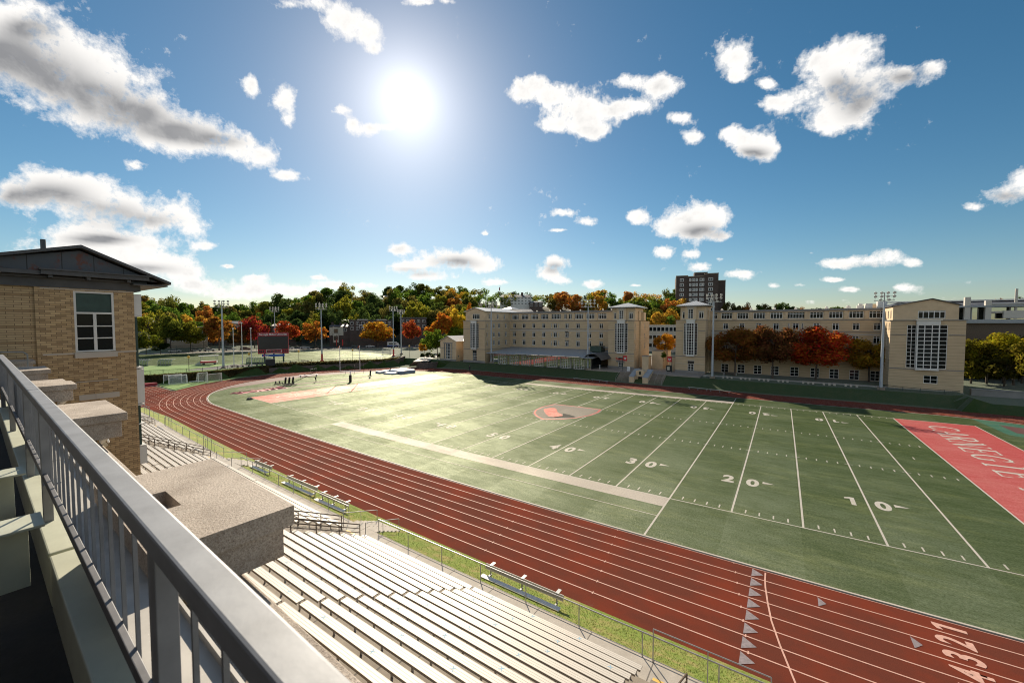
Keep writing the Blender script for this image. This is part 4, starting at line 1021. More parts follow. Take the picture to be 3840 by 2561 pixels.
def add_win(parent, x, y, z, w_, h_, cols=2, rows=2, rz=0, name='window', t=.105, **k):
    a, p = win_mesh(w_, h_, cols, rows, t, **k)
    o = bpy.data.objects.new(name, a); COL.objects.link(o); o.parent = parent; o.location = Vector((x,y,z))-wpos(parent); o.rotation_euler = (0,0,rz)
    q = bpy.data.objects.new('pane', p); COL.objects.link(q); q.parent = o; return o
def hip_roof(b, x0, x1, y0, y1, z0, z1, rid=0., th=.18):
    cx, cy = (x0+x1)/2, (y0+y1)/2; b.box(x0, x1, y0, y1, z0-th, z0); r0, r1 = (cx-rid, cy, z1), (cx+rid, cy, z1)
    z0 += .002; b.poly([(x0,y0,z0),(x1,y0,z0),r1,r0] if rid else [(x0,y0,z0),(x1,y0,z0),r0]); b.poly([(x1,y1,z0),(x0,y1,z0),r0,r1] if rid else [(x1,y1,z0),(x0,y1,z0),r0]); b.poly([(x1,y0,z0),(x1,y1,z0),r1]); b.poly([(x0,y1,z0),(x0,y0,z0),r0])

# dormitory with the glass fronted cafe
D1 = thing('dormitory', 'long tan brick dormitory with a glass fronted cafe and a gabled end block', 'building', (-75, 82, 2.0))
holes = []; wins = []
cols_ = []
for f_u in (1485,1625,1768,1915,2085,2260): cols_.append(atY(1550+f_u*.25521, 1200, 82.)[0])
for f_u in (298,462,630,803): cols_.append(atY(2050+f_u*.25521, 1200, 82.)[0])
rowsz = [(13.30,14.85),(10.35,12.0),(7.55,9.25)]
for i, x in enumerate(cols_):
    for (z0, z1) in rowsz:
        holes.append((x-.62, x+.62, z0, z1)); wins.append((x, 82.16, z0, 1.24, z1-z0, 2, 1))
        if i == 4:
            for s in (-1.35, 1.30): holes.append((x+s-.17, x+s+.17, z0, z1)); wins.append((x+s, 82.16, z0, .34, z1-z0, 1, 2))
b = MB(); wall_xz(b, 82., -94.8, -55.5, 2.0, 15.7, holes, .2); b.build('wall', M['buff'], D1)
upc = [atY(1550+q*.25521, 1200, 82.3)[0] for q in (1497,1637,1780,1927,2097,2270)] + [atY(2050+q*.25521, 1200, 82.3)[0] for q in (310,473,640,815)]
hu = [(x-(1.7 if i == 4 else 1.38), x+(1.7 if i == 4 else 1.38), 16.25, 17.95) for i, x in enumerate(upc)]
b = MB(); wall_xz(b, 82.35, -94.8, -55.5, 15.7, 18.7, hu, .2)
for x in [(upc[i]+upc[i+1])/2 for i in range(len(upc)-1)]: b.box(x-.35, x+.35, 82.2, 82.36, 15.85, 18.25)
b.box(-94.8, -55.5, 82.36, 96, 18.4, 18.6); b.build('upper_wall', M['buff_smooth'], D1)
for i, x in enumerate(upc): add_win(D1, x, 82.5, 16.25, 3.4 if i == 4 else 2.76, 1.7, 6 if i == 4 else 5, 1, zs=[1.2])
for (x, y, z, w_, h_, c_, r_) in wins: add_win(D1, x, y, z, w_, h_, c_, r_, zs=[h_*.78])
b = MB(); b.box(-94.9, -55.5, 81.85, 82.4, 15.62, 15.78); b.box(-94.9, -55.5, 81.90, 82.0, 12.95, 13.12); b.box(-94.9, -55.5, 82.0, 82.5, 18.35, 18.82); b.box(-94.9, -55.5, 81.93, 82.0, 6.35, 6.75); b.build('string_course', M['string'], D1)
b = MB(); b.box(-94.9, -55.5, 81.95, 82.0, 12.35, 12.72)
for x in cols_:
    for (z0, z1) in rowsz[1:]: b.box(x-.68, x+.68, 81.93, 82.0, z1, z1+.2); b.box(x-.66, x+.66, 81.94, 82.0, z0-.1, z0)
b.build('lintel_band', M['stonelight'], D1)
# gabled end block
b = MB()
gh = [(-101.05, -97.35, 6.75, 14.9), (-99.95, -98.25, 2.45, 6.0)]
wall_xz(b, 67.5, -103.9, -94.8, 2.0, 15.7, gh, .25)
sy = [68.75, 72.4, 75.4, 79.4]; sh_ = [(y-(.3 if i == 0 else .6), y+(.3 if i == 0 else .6), z0, z1) for i, y in enumerate(sy) for (z0, z1) in rowsz]
wall_yz(b, -94.8, 67.5, 82.0, 2.0, 15.7, sh_, .2); b.quad((-103.9,67.5,2),(-103.9,90,2),(-103.9,90,15.7),(-103.9,67.5,15.7)); b.build('end_block_wall', M['buff'], D1)
for i, y in enumerate(sy):
    for (z0, z1) in rowsz: add_win(D1, -94.97, y, z0, .6 if i == 0 else 1.2, z1-z0, 1 if i == 0 else 2, 1, rz=R_(90), zs=[(z1-z0)*.78])
b = MB(); uh = [(-100.3, -97.3, 16.3, 18.0)]
wall_xz(b, 67.9, -103.2, -95.2, 15.7, 18.75, uh, .2); us = [(y-.5, y+.5, 16.3, 17.95) for y in (70.6, 75.2, 79.2)]
wall_yz(b, -95.2, 67.9, 82.4, 15.7, 18.75, us, .2); b.poly([(-103.2,67.9,18.75),(-95.2,67.9,18.75),(-99.0,67.9,19.95)]); b.quad((-103.2,67.9,15.7),(-103.2,90,15.7),(-103.2,90,18.7),(-103.2,67.9,18.7)); b.build('end_block_upper_wall', M['buff_smooth'], D1)
add_win(D1, -98.8, 68.05, 16.3, 3.0, 1.7, 4, 1, zs=[1.25]); 
for y in (70.6, 75.2, 79.2): add_win(D1, -95.35, y, 16.3, 1.0, 1.65, 2, 1, rz=R_(90), zs=[1.2])
b = MB(); b.box(-104.0, -94.65, 67.35, 67.95, 15.6, 15.75); b.box(-94.82, -94.65, 67.9, 82, 15.6, 15.75); b.box(-103.9, -101.2, 67.42, 67.5, 13.0, 13.16); b.box(-97.2, -94.75, 67.42, 67.5, 13.0, 13.16); b.box(-103.9, -94.75, 67.42, 67.5, 6.35, 6.5); b.box(-94.8, -94.72, 67.42, 82, 6.35, 6.5); b.box(-104, -94.72, 67.4, 67.5, 2.0, 2.7); b.build('string_course', M['string'], D1)
b = MB(); y0, y1 = 67.5, 87
for (xa, za, xb, zb) in ((-103.8,18.7,-99.0,20.02),(-99.0,20.02,-94.6,18.7)):
    b.hexa([(xa,y0,za),(xb,y0,zb),(xb,y1,zb),(xa,y1,za),(xa,y0,za+.16),(xb,y0,zb+.16),(xb,y1,zb+.16),(xa,y1,za+.16)])
b.build('roof', M['seam'], D1)
b = MB(); hip_roof(b, -103, -98, 88, 93, 20.3, 21.3); b.build('roof_lantern', M['seam'], D1)
# projecting bay window
def bay(parent, x0, x1, y, z0, z1, rows, out=.55):
    xm0, xm1 = x0+(x1-x0)*.24, x1-(x1-x0)*.22
    add_win(parent, (xm0+xm1)/2, y-out, z0-.05, xm1-xm0, z1-z0+.1, 3, rows, name='bay_window', t=.13)
    add_win(parent, (x0+xm0)/2, y+.12, z0, xm0-x0, z1-z0, 2, rows, name='window', t=.10); add_win(parent, (x1+xm1)/2, y+.12, z0, x1-xm1, z1-z0, 1, rows, name='window', t=.10)
    add_win(parent, xm1, y-out/2, z0, out, z1-z0, 1, rows, rz=R_(90), name='window', t=.10); add_win(parent, xm0, y-out/2, z0, out, z1-z0, 1, rows, rz=R_(-90), name='window', t=.10)
    b = MB(); b.box(xm0-.1, xm1+.1, y-out-.08, y, z1+.05, z1+.85); b.box(xm0-.3, xm1+.3, y-out-.25, y, z1+.85, z1+1.0); b.box(xm0-.1, xm1+.1, y-out-.05, y, z0-.32, z0-.05); b.build('bay_surround', M['white_trim'], parent)
bay(D1, -101.05, -97.35, 67.5, 6.75, 14.9, 14)
def door(parent, x, y, z, w_, h_, top=.8):
    b = MB(); b.box(x-w_/2-.1, x+w_/2+.1, y-.04, y+.02, z+h_+top, z+h_+top+.25); b.build('lintel', M['stonelight'], parent)
    add_win(parent, x, y+.2, z, w_, h_, 2, 3, name='door', t=.13); b = MB(); b.box(x-w_/2, x+w_/2, y+.15, y+.2, z+h_, z+h_+top); b.build('transom', M['glassblk'], parent)
door(D1, -99.1, 67.5, 2.45, 1.7, 2.6, .9)
# lower gabled annex at the left
AN = thing('gabled_annex', 'low tan brick annex with a pale metal roof at the left end of the dormitory', 'building', (-110.5, 67.5, 2))
b = MB(); ah = [(-112.9,-112.4,2.6,8.0),(-112.05,-109.85,2.6,8.0),(-109.5,-109.0,2.6,8.0)]; wall_xz(b, 67.5, -114.6, -107.2, 2., 8.7, ah, .25)
b.poly([(-114.6,67.5,8.7),(-107.2,67.5,8.7),(-110.9,67.5,10.35)]); b.build('wall', M['buff_smooth'], AN)
b = MB(); wall_yz(b, -107.2, 67.5, 71, 2., 8.5, [(68.6,69.1,3.2,4.1)], .2); wall_xz(b, 71, -107.2, -103.9, 2., 8.5, [(-105.9,-105.4,3.2,4.1)], .2); b.quad((-114.6,67.5,2),(-114.6,80,2),(-114.6,80,8.7),(-114.6,67.5,8.7)); b.build('side_wall', M['buff_smooth'], AN)
b = MB()
for (xa, za, xb, zb) in ((-115.1,8.62,-110.9,10.45),(-110.9,10.45,-106.7,8.62)): b.hexa([(xa,67.1,za),(xb,67.1,zb),(xb,80,zb),(xa,80,za),(xa,67.1,za+.15),(xb,67.1,zb+.15),(xb,80,zb+.15),(xa,80,za+.15)])
b.hexa([(-106.9,70.6,8.55),(-103.6,70.6,8.55),(-103.6,74.5,10.3),(-109.5,74.5,10.3),(-106.9,70.6,8.7),(-103.6,70.6,8.7),(-103.6,74.5,10.45),(-109.5,74.5,10.45)]); b.build('roof', M['seam'], AN)
add_win(AN, -112.65, 67.65, 2.6, .5, 5.4, 1, 5, t=.08); add_win(AN, -110.95, 67.65, 2.6, 2.2, 5.4, 3, 5, t=.13); add_win(AN, -109.25, 67.65, 2.6, .5, 5.4, 1, 5, t=.08)
add_win(AN, -107.35, 68.85, 3.2, .5, .9, 1, 1, rz=R_(90)); add_win(AN, -105.65, 71.12, 3.2, .5, .9, 1, 1)
b = MB(); b.box(-114.7, -107.1, 67.42, 67.5, 2., 2.55); b.box(-113.0, -108.9, 67.38, 67.5, 8.0, 8.3); b.box(-114.65,-113.0,67.43,67.5,6.3,6.42); b.box(-108.9,-107.2,67.43,67.5,6.3,6.42); b.build('stone_trim', M['string'], AN)
# glass cafe along the foot of the dormitory
cy_ = 68.4
b = MB(); b.box(-92.2, -58.6, cy_-.02, cy_+.02, 2.05, 5.35); cg = b.build('cafe_glazing', M['cglass'], D1)
gx = [atY(1550+q*.25521, 1320, cy_)[0] for q in (1312,1485,1660,1845,2040,2238)] + [atY(2050+q*.25521, 1320, cy_)[0] for q in (282,482)]
for i, x in enumerate(gx):
    a, p = win_mesh(3.0, 2.9, 4, 6, .09); o = bpy.data.objects.new('glazed_overhead_door', a); COL.objects.link(o); o.parent = D1; o.location = Vector((x, cy_-.1, 2.05))-wpos(D1)
b = MB()
for x in [-92.2, -91.9, -58.6] + [gx[i]+1.75 for i in range(len(gx))] + [gx[i]-1.75 for i in range(len(gx))]: b.box(x-.06, x+.06, cy_-.10, cy_+.05, 2.05, 5.4)
b.build('cafe_mullion', M['rail_grey'], D1)
b = MB(); b.hexa([(-93.2,66.2,5.35),(-57.2,66.2,5.35),(-55.9,82,6.35),(-94.6,82,6.35),(-93.2,66.2,5.5),(-57.2,66.2,5.5),(-55.9,82,6.5),(-94.6,82,6.5)]); b.build('cafe_roof', M['grey'], D1)
b = MB()
for k, x in enumerate((-75.8,-71.4,-67.1,-62.8,-80.2)): b.hexa([(x-1.9,65.3,5.58),(x+1.9,65.3,5.58),(x+1.9,66.9,5.72),(x-1.9,66.9,5.72),(x-1.9,65.3,5.66),(x+1.9,65.3,5.66),(x+1.9,66.9,5.80),(x-1.9,66.9,5.80)])
b.build('sun_shade', M['alu'], D1)
b = MB(); b.box(-62.6, -59.2, 77.2, 80.5, 6.4, 8.1); b.build('rooftop_unit', M['darkgreen'], D1); b = MB(); b.tube((-59.2,79,7.7),(-56,79,7.7),.15); b.build('duct', M['rail_grey'], D1)
b = MB(); n = 8
for k in range(n):
    a0, a1 = PI*(.15+.7*k/n), PI*(.15+.7*(k+1)/n); r = 3.0; c = (-57.9, 3.6)
    b.hexa([(c[0]+r*math.cos(a0),67.2,c[1]+r*math.sin(a0)-.1),(c[0]+r*math.cos(a1),67.2,c[1]+r*math.sin(a1)-.1),(c[0]+r*math.cos(a1),76,c[1]+r*math.sin(a1)-.1),(c[0]+r*math.cos(a0),76,c[1]+r*math.sin(a0)-.1),
            (c[0]+r*math.cos(a0),67.2,c[1]+r*math.sin(a0)),(c[0]+r*math.cos(a1),67.2,c[1]+r*math.sin(a1)),(c[0]+r*math.cos(a1),76,c[1]+r*math.sin(a1)),(c[0]+r*math.cos(a0),76,c[1]+r*math.sin(a0))])
b.build('entrance_canopy', M['darkwood'], D1)
b = MB(); b.quad((-58.6,68.4,2.05),(-58.6,76,2.05),(-58.6,76,5.3),(-58.6,68.4,5.3)); b.build('entrance_glazing', M['glassblk'], D1)
for i, (x) in enumerate((-91.0,-88.4,-85.0,-80,-76,-72.5,-68.9,-61.3,-58.6)):
    b = MB(); b.tube((x,84,18.6),(x,84,19.15),.16,8); b.sphere((x,84,19.2),.26,8,5,(1,1,.7)); b.build('roof_vent', M['white'], D1)

def towerblock(x0, x1, y, yback, base, label, sign=False, sidewin=True):
    T = thing('corner_tower', label, 'building', ((x0+x1)/2, y, base)); wc = (x0+x1)/2
    bx0, bx1 = x0+1.9, x1-1.8; dx_ = x0+3.75
    b = MB(); wall_xz(b, y, x0, x1, base-.1, 15.6, [(bx0, bx1, 6.8, 14.85), (dx_-.75, dx_+.75, base+.05, base+2.95)], .25)
    sh = [(y+q-.35, y+q+.35, z0, z1) for q in (.9, 8.5) for (z0, z1) in rowsz] if sidewin else []
    wall_yz(b, x1, y, y+4.5, base-.1, 15.6, [h for h in sh if h[1] < y+4.5], .2); wall_yz(b, x1+.45, y+4.5, yback, base-.1, 15.5, [h for h in sh if h[0] > y+4.5], .2); b.quad((x1,y+4.5,base),(x1+.45,y+4.5,base),(x1+.45,y+4.5,15.5),(x1,y+4.5,15.5))
    b.quad((x0,y,base),(x0,yback,base),(x0,yback,15.6),(x0,y,15.6)); b.poly([(x0,y,15.6),(x1,y,15.6),(x1,yback,15.6),(x0,yback,15.6)]); b.build('wall', M['buff'], T)
    if sidewin:
        for q in (.9,):
            for (z0, z1) in rowsz: add_win(T, x1-.15, y+q, z0, .7, z1-z0, 2, 2, rz=R_(90))
        for (z0, z1) in rowsz: add_win(T, x1+.30, y+8.5, z0, .7, z1-z0, 1, 2, rz=R_(90))
    ux0, ux1, uy = x0+.95, x1-.05, y+.6; cx0, cx1 = wc-.95, wc+.85
    b = MB(); wall_xz(b, uy, ux0, cx0-.5, 15.6, 19.25, [(ux0+.45, ux0+1.6, 16.05, 17.75)], .2); wall_xz(b, uy, cx1+.5, ux1, 15.6, 19.25, [(ux1-1.65, ux1-.5, 16.05, 17.75)], .2)
    wall_xz(b, uy-.4, cx0-.5, cx1+.5, 15.6, 19.3, [(wc-.68, wc+.58, 16.05, 18.45)], .2); b.quad((cx0-.5,uy-.4,15.6),(cx0-.5,uy,15.6),(cx0-.5,uy,19.3),(cx0-.5,uy-.4,19.3)); b.quad((cx1+.5,uy-.4,15.6),(cx1+.5,uy,15.6),(cx1+.5,uy,19.3),(cx1+.5,uy-.4,19.3))
    wall_yz(b, ux1, uy, y+8.5, 15.6, 19.25, [], .2); b.quad((ux0,uy,15.6),(ux0,y+8.5,15.6),(ux0,y+8.5,19.25),(ux0,uy,19.25)); b.box(ux1-.02, ux1+.35, y+3.4, y+5.2, 15.6, 18.2); b.box(ux1-.3, ux1+.9, y+6.0, y+8.2, 15.6, 18.0); b.build('upper_wall', M['buff_smooth'], T)
    add_win(T, ux0+1.02, uy+.12, 16.05, 1.15, 1.7, 2, 1, zs=[1.3]); add_win(T, ux1-1.07, uy+.12, 16.05, 1.15, 1.7, 2, 1, zs=[1.3]); add_win(T, wc-.05, uy-.28, 16.05, 1.26, 2.4, 2, 4)
    b = MB(); b.box(x0-.1, x1+.12, y-.12, y+.65, 15.52, 15.68); b.box(x1, x1+.12, y+.6, y+8.5, 15.52, 15.68); b.box(x0, bx0-.2, y-.07, y, 12.85, 13.0); b.box(bx1+.2, x1, y-.07, y, 12.85, 13.0); b.box(x0, x1+.06, y-.08, y, 6.35, 6.5); b.box(x0-.05, x1+.05, y-.1, y, base-.1, base+.5); b.build('string_course', M['string'], T)
    b = MB(); b.box(wc-.9, wc+.8, uy-.45, uy-.4, 18.5, 19.3); b.box(ux0+.3, ux0+1.75, uy-.04, uy, 17.75, 18.0); b.box(ux1-1.8, ux1-.35, uy-.04, uy, 17.75, 18.0); b.box(x0, x1, y-.02, y, 4.45, 4.55); b.build('stone_trim', M['stonelight'], T)
    b = MB(); hip_roof(b, x0+.05, x1+.9, y-.35, y+9.5, 19.42, 20.75); b.build('roof', M['seam'], T)
    b = MB(); b.box(x0+.2, x1+.75, y-.2, y+9.3, 19.1, 19.25); b.build('soffit', M['darkwood'], T)
    bay(T, bx0, bx1, y, 6.8, 14.85, 12)
    door(T, dx_, y, base+.05, 1.5, 2.2, .7)
    if sign:
        b = MB(); b.box(dx_-1.2, dx_+1.2, y-.5, y-.3, 3.95+base-2.2, 4.3+base-2.2); b.build('sign_board', M['string'], T)
        me = text_mesh('Tartans', .8, .03, .03); me.materials.append(M['red']); o = bpy.data.objects.new('lettering', me); COL.objects.link(o); o.parent = T; o.location = Vector((dx_-.1, y-.5, 4.9))-wpos(T); o.rotation_euler = (R_(90),0,0)
    return T
T1 = towerblock(-56.2, -48.8, 75, 88.5, 2.3, 'square tan brick tower with a tall grid window, left of the courtyard gap', True)
T2 = towerblock(-38.0, -31.0, 75, 86, 2.3, 'square tan brick tower with a tall grid window, right of the courtyard gap')
# second long wing
W2 = thing('residence_wing', 'long tan brick residence wing behind the red autumn trees', 'building', (-14, 81.5, 2))
hx = [-27.2, -23.55, -19.95, -16.35, -12.45, -8.55, -5.05, -1.5, 2.0]; ux = [-27.05, -23.45, -19.9, -16.35, -12.45, -8.55, -5.05, -1.5, 1.9]
holes = [(x-.6, x+.6, z0, z1) for x in hx for (z0, z1) in rowsz] + [(x-.85, x+.85, 2.2, 4.4) for x in hx]
for s in (-1.35, 1.3):
    for (z0, z1) in rowsz: holes.append((-12.45+s-.17, -12.45+s+.17, z0, z1))
b = MB(); wall_xz(b, 81.5, -31, 4.0, 1.6, 15.6, holes, .2); b.build('wall', M['buff'], W2)
b = MB(); hu = [(x-(1.75 if i == 4 else 1.25), x+(1.75 if i == 4 else 1.25), 15.95, 17.5) for i, x in enumerate(ux)] + [(-31.0,-29.2,15.95,17.5)]; wall_xz(b, 81.9, -31.4, 4.5, 15.6, 18.1, hu, .2)
for x in [(ux[i]+ux[i+1])/2 for i in range(len(ux)-1)]: b.box(x-.32, x+.32, 81.75, 81.91, 15.75, 17.7)
b.box(-31.4, 14, 81.92, 96, 17.85, 18.0); b.build('upper_wall', M['buff_smooth'], W2)
for i, x in enumerate(ux): add_win(W2, x, 82.05, 15.95, 3.5 if i == 4 else 2.5, 1.55, 6 if i == 4 else 4, 1, zs=[1.1])
add_win(W2, -30.1, 82.05, 15.95, 1.8, 1.55, 3, 1, zs=[1.1])
for x in hx:
    for (z0, z1) in rowsz: add_win(W2, x, 81.66, z0, 1.2, z1-z0, 2, 1, zs=[(z1-z0)*.78])
    add_win(W2, x, 81.66, 2.2, 1.7, 2.2, 2, 3)
for s in (-1.35, 1.3):
    for (z0, z1) in rowsz: add_win(W2, -12.45+s, 81.66, z0, .34, z1-z0, 1, 2)
b = MB(); b.box(-31, 4.4, 81.35, 81.95, 15.5, 15.66); b.box(-31, 4.4, 81.40, 81.5, 12.8, 12.95); b.box(-31.4, 4.5, 81.6, 82.0, 17.7, 18.15); b.box(-31, 4, 81.4, 81.5, 1.6, 2.15); b.build('string_course', M['string'], W2)
b = MB(); b.box(-31, 4.4, 81.45, 81.5, 12.1, 12.5); b.build('lintel_band', M['stonelight'], W2)
for i, (x, s) in enumerate(((-28.4,.28),(-21.8,.3),(-16.8,.3),(-12.5,.25),(-6.6,.3),(-2.7,.4),(-.6,.6))):
    b = MB(); b.box(x-s, x+s, 83.6, 84.2, 18., 18.2+s); b.tube((x,83.9,18.2+s),(x,83.9,18.3+s*1.5),s*.7,8); b.build('roof_vent', M['white'], W2)
b = MB(); b.box(.6, 3.6, 86, 89, 18., 19.2); b.build('roof_penthouse', M['buff_smooth'], W2)
# end block at the right
E1 = thing('end_block', 'large tan brick gabled block with a tall grid window at the right', 'building', (7.5, 72.3, 1.5))
b = MB(); wall_xz(b, 72.3, 2.6, 12.85, 1.2, 15.35, [(5.0,10.55,6.15,14.45),(7.55,9.5,3.3,4.85)], .25)
sd = [(y-.4, y+.4, z0, z1) for y in (73.4,75.6,78.9) for (z0, z1) in rowsz]; wall_yz(b, 2.6, 72.3, 81.6, 1.2, 15.35, sd, .2, -1); b.quad((12.85,72.3,1.2),(12.85,95,1.2),(12.85,95,15.3),(12.85,72.3,15.3)); b.build('wall', M['buff'], E1)
for y in (73.4,75.6,78.9):
    for (z0, z1) in rowsz: add_win(E1, 2.75, y, z0, .8, z1-z0, 1, 1, rz=R_(-90), zs=[1.1])
b = MB(); wall_xz(b, 72.9, 3.0, 12.0, 15.35, 18.15, [(6.55,10.3,15.65,17.2)], .2); b.poly([(3.0,72.9,18.15),(12.0,72.9,18.15),(8.4,72.9,19.3)]); sd = [(y-.45, y+.45, 15.7, 17.3) for y in (74.6,77,79.6)]; wall_yz(b, 3.0, 72.9, 81.9, 15.35, 18.15, sd, .2, -1); b.build('upper_wall', M['buff_smooth'], E1)
for y in (74.6,77,79.6): add_win(E1, 3.15, y, 15.7, .9, 1.6, 2, 1, rz=R_(-90), zs=[1.1])
add_win(E1, 8.42, 73.05, 15.65, 3.75, 1.55, 5, 1, zs=[1.25], t=.12); bay(E1, 5.0, 10.55, 72.3, 6.15, 14.45, 11, .6); add_win(E1, 8.52, 72.45, 3.3, 1.95, 1.55, 2, 2, t=.1)
b = MB(); b.box(2.45, 13.0, 72.15, 72.95, 15.25, 15.42); b.box(2.45, 2.6, 72.9, 81.6, 15.25, 15.42); b.box(2.6, 4.9, 72.2, 72.3, 12.5, 12.65); b.box(10.7, 12.85, 72.2, 72.3, 12.5, 12.65); b.box(2.6, 12.85, 72.2, 72.3, 5.9, 6.05); b.box(2.5, 12.95, 72.2, 72.3, 1.2, 1.9); b.build('string_course', M['string'], E1)
b = MB()
for (xa, za, xb, zb) in ((2.7,18.1,8.4,19.38),(8.4,19.38,12.3,18.1)): b.hexa([(xa,72.6,za),(xb,72.6,zb),(xb,92,zb),(xa,92,za),(xa,72.6,za+.14),(xb,72.6,zb+.14),(xb,92,zb+.14),(xa,92,za+.14)])
b.build('roof', M['darkwood'], E1)
t = thing('rooftop_plant', 'white and grey cooling units on the roof behind the right end block', 'air unit', (2, 84, 18.2)); b = MB(); b.tube((3.0,84,18.2),(3.0,84,19.6),.9,14); b.box(.2,1.4,83.4,84.6,18.2,19.2); b.build('unit', M['white_trim'], t)
# courtyard walls, stair block
for (x0, x1, y0, y1, h, lab) in ((-46.9,-45.1,76.0,79.0,3.6,'low tan brick pier block beside the left tower'),(-45.1,-42.2,79.5,82.5,5.0,'curved tan brick courtyard wall behind the bicycles'),(-42.9,-41.9,84,88.0,5.8,'taller tan brick wall at the back of the courtyard'),(-39.9,-38.0,77.0,80.0,3.7,'low tan brick wall left of the right tower')):
    b = MB(); b.box(x0, x1, y0, y1, 2.0, 2.2+h); t = thing('courtyard_wall', lab, 'wall', ((x0+x1)/2, y0, 2)); b.build('wall', M['buff_smooth'], t); b = MB(); b.box(x0-.08, x1+.08, y0-.08, y1, 2.2+h, 2.35+h); b.build('coping', M['string'], t)
b = MB(); b.box(-60, -30.9, 68.0, 90, 1.9, 2.22); b.box(-60,-36,90,130,1.9,2.2); struct(b.build('plaza_paving', M['paving']))
b = MB(); b.box(-36, 12, 72.0, 73.6, 1.8, 2.12); b.box(-36.5,-30,70.3,72,1.8,2.06); struct(b.build('footpath', M['path']))
def stairs(x0, x1, label):
    b = MB(); n = 13
    for k in range(n): b.box(x0, x1, 64.0+.33*k, 64.0+.33*(k+1)+.01, -.05, .16*(k+1))
    t = thing('outdoor_stairs', label, 'stairs', ((x0+x1)/2, 64, 0)); b.build('steps', M['stepconc'], t)
    for x in (x0+.15, (x0+x1)/2, x1-.15): b = MB(); b.path([(x,64.0,.1),(x,64.0,1.0),(x,68.2,3.0),(x,68.9,3.0),(x,68.9,2.1)], .03); b.build('handrail', M['rail_grey'], t)
stairs(-50.2, -46.6, 'left flight of grey stairs up from the track to the courtyard'); stairs(-42.0, -38.6, 'right flight of grey stairs up from the track to the courtyard')
t = thing('stair_block', 'tan brick block with an arched opening between the two flights of stairs', 'wall', (-44.3, 64, 0))
b = MB(); wall_xz(b, 65.6, -45.4, -43.3, 0, 2.9, [(-44.9,-43.8,0,1.5)], .8); b.box(-45.4,-43.3,66.4,69.5,0,2.9); b.box(-46.6, -45.4, 64.0, 64.9, 0, 1.5); b.box(-43.3, -42.0, 64.0, 64.9, 0, 1.5)
for x0, x1 in ((-46.6,-45.4),(-43.3,-42.0)): b.hexa([(x0,64.9,0),(x1,64.9,0),(x1,69,0),(x0,69,0),(x0,64.9,1.5),(x1,64.9,1.5),(x1,69,3.0),(x0,69,3.0)])
b.build('wall', M['buff_smooth'], t); b = MB()
for x0, x1 in ((-46.65,-45.35),(-43.35,-41.95)): b.hexa([(x0,64,1.5),(x1,64,1.5),(x1,69,3.0),(x0,69,3.0),(x0,64,1.65),(x1,64,1.65),(x1,69,3.15),(x0,69,3.15)])
b.build('sloped_coping', M['grey'], t); b = MB(); b.box(-44.6,-44.1,65.55,65.6,2.0,2.8); b.build('plaque', M['glassblk'], t); b = MB(); b.box(-44.9,-43.8,66.0,66.3,0,1.5); b.build('gate', M['dark'], t)

# office block behind the courtyard gap
OB = thing('office_block', 'pale office block with bands of green tinted windows behind the courtyard', 'building', (-60, 150, 2))
P0 = atY(2415, 1235, 150); P1 = atY(2560, 1235, 150); zt = atY(2480, 1219, 150)[2]
b = MB(); b.box(P0[0]-6, P1[0]+8, 150, 170, 2, zt); b.build('wall', M['stonelight'], OB)
for k in range(4):
    z = zt-.9-3.6*k-1.9
    for i in range(16):
        x = P0[0]-4+i*1.75
        a, p = win_mesh(1.55, 1.9, 1, 1, .10); o = bpy.data.objects.new('window', a); COL.objects.link(o); o.parent = OB; o.location = Vector((x,149.9,z))-wpos(OB); q = bpy.data.objects.new('pane', p); COL.objects.link(q); q.parent = o
# big hall behind, far right
HB = thing('glass_roofed_hall', 'wide grey hall with a glazed upper storey and rooftop ducts at the far right', 'building', (40, 105, 2))
yh = 112; a = atY(3590, 1225, yh); c_ = atY(3900, 1230, yh); zt = atY(3700, 1152, yh)[2]; zb = atY(3700, 1212, yh)[2]; zr_ = atY(3700, 1124, yh)[2]
b = MB(); b.box(a[0]-12, c_[0]+20, yh, yh+25, 2, zb); b.build('wall', M['rust'], HB); b = MB(); b.box(a[0]-12, c_[0]+20, yh-1.2, yh+25, zb, zb+.9); b.box(a[0]-12, c_[0]+20, yh-.6, yh+25, zt, zt+.4); b.build('parapet', M['grey'], HB)
b = MB(); b.box(a[0]-12, c_[0]+20, yh+2, yh+2.2, zb+.9, zt); b.build('glazing', M['cglass'], HB)
b = MB(); 
for i in range(22): x = a[0]-10+i*3.2; b.box(x-.12, x+.12, yh+1.8, yh+2.02, zb+.9, zt)
b.build('mullion', M['white_trim'], HB)
b = MB(); b.hexa([(a[0]-14,yh+1,zt+.4),(c_[0]+20,yh+1,zt+.4),(c_[0]+20,yh+25,zt+.4),(a[0]-14,yh+25,zt+.4),(a[0]-10,yh+8,zr_),(a[0]+18,yh+8,zr_),(a[0]+18,yh+20,zr_),(a[0]-10,yh+20,zr_)]); b.build('roof', M['roofslate'], HB)
b = MB(); b.box(a[0]-14, a[0]+19, yh+7, yh+8, zr_, zr_+.35); b.box(a[0]-17, a[0]+26, yh+4, yh+4.5, zr_-1.1, zr_-.7); b.build('roof_edge', M['white_trim'], HB)
b = MB()
for x, h in ((a[0]+1.5,5.6),(a[0]+5,4.6),(a[0]+13,4.4),(a[0]+16,5.2)): b.box(x-.5, x+.5, yh-.5, yh+.5, zb+.9, zb+.9+h)
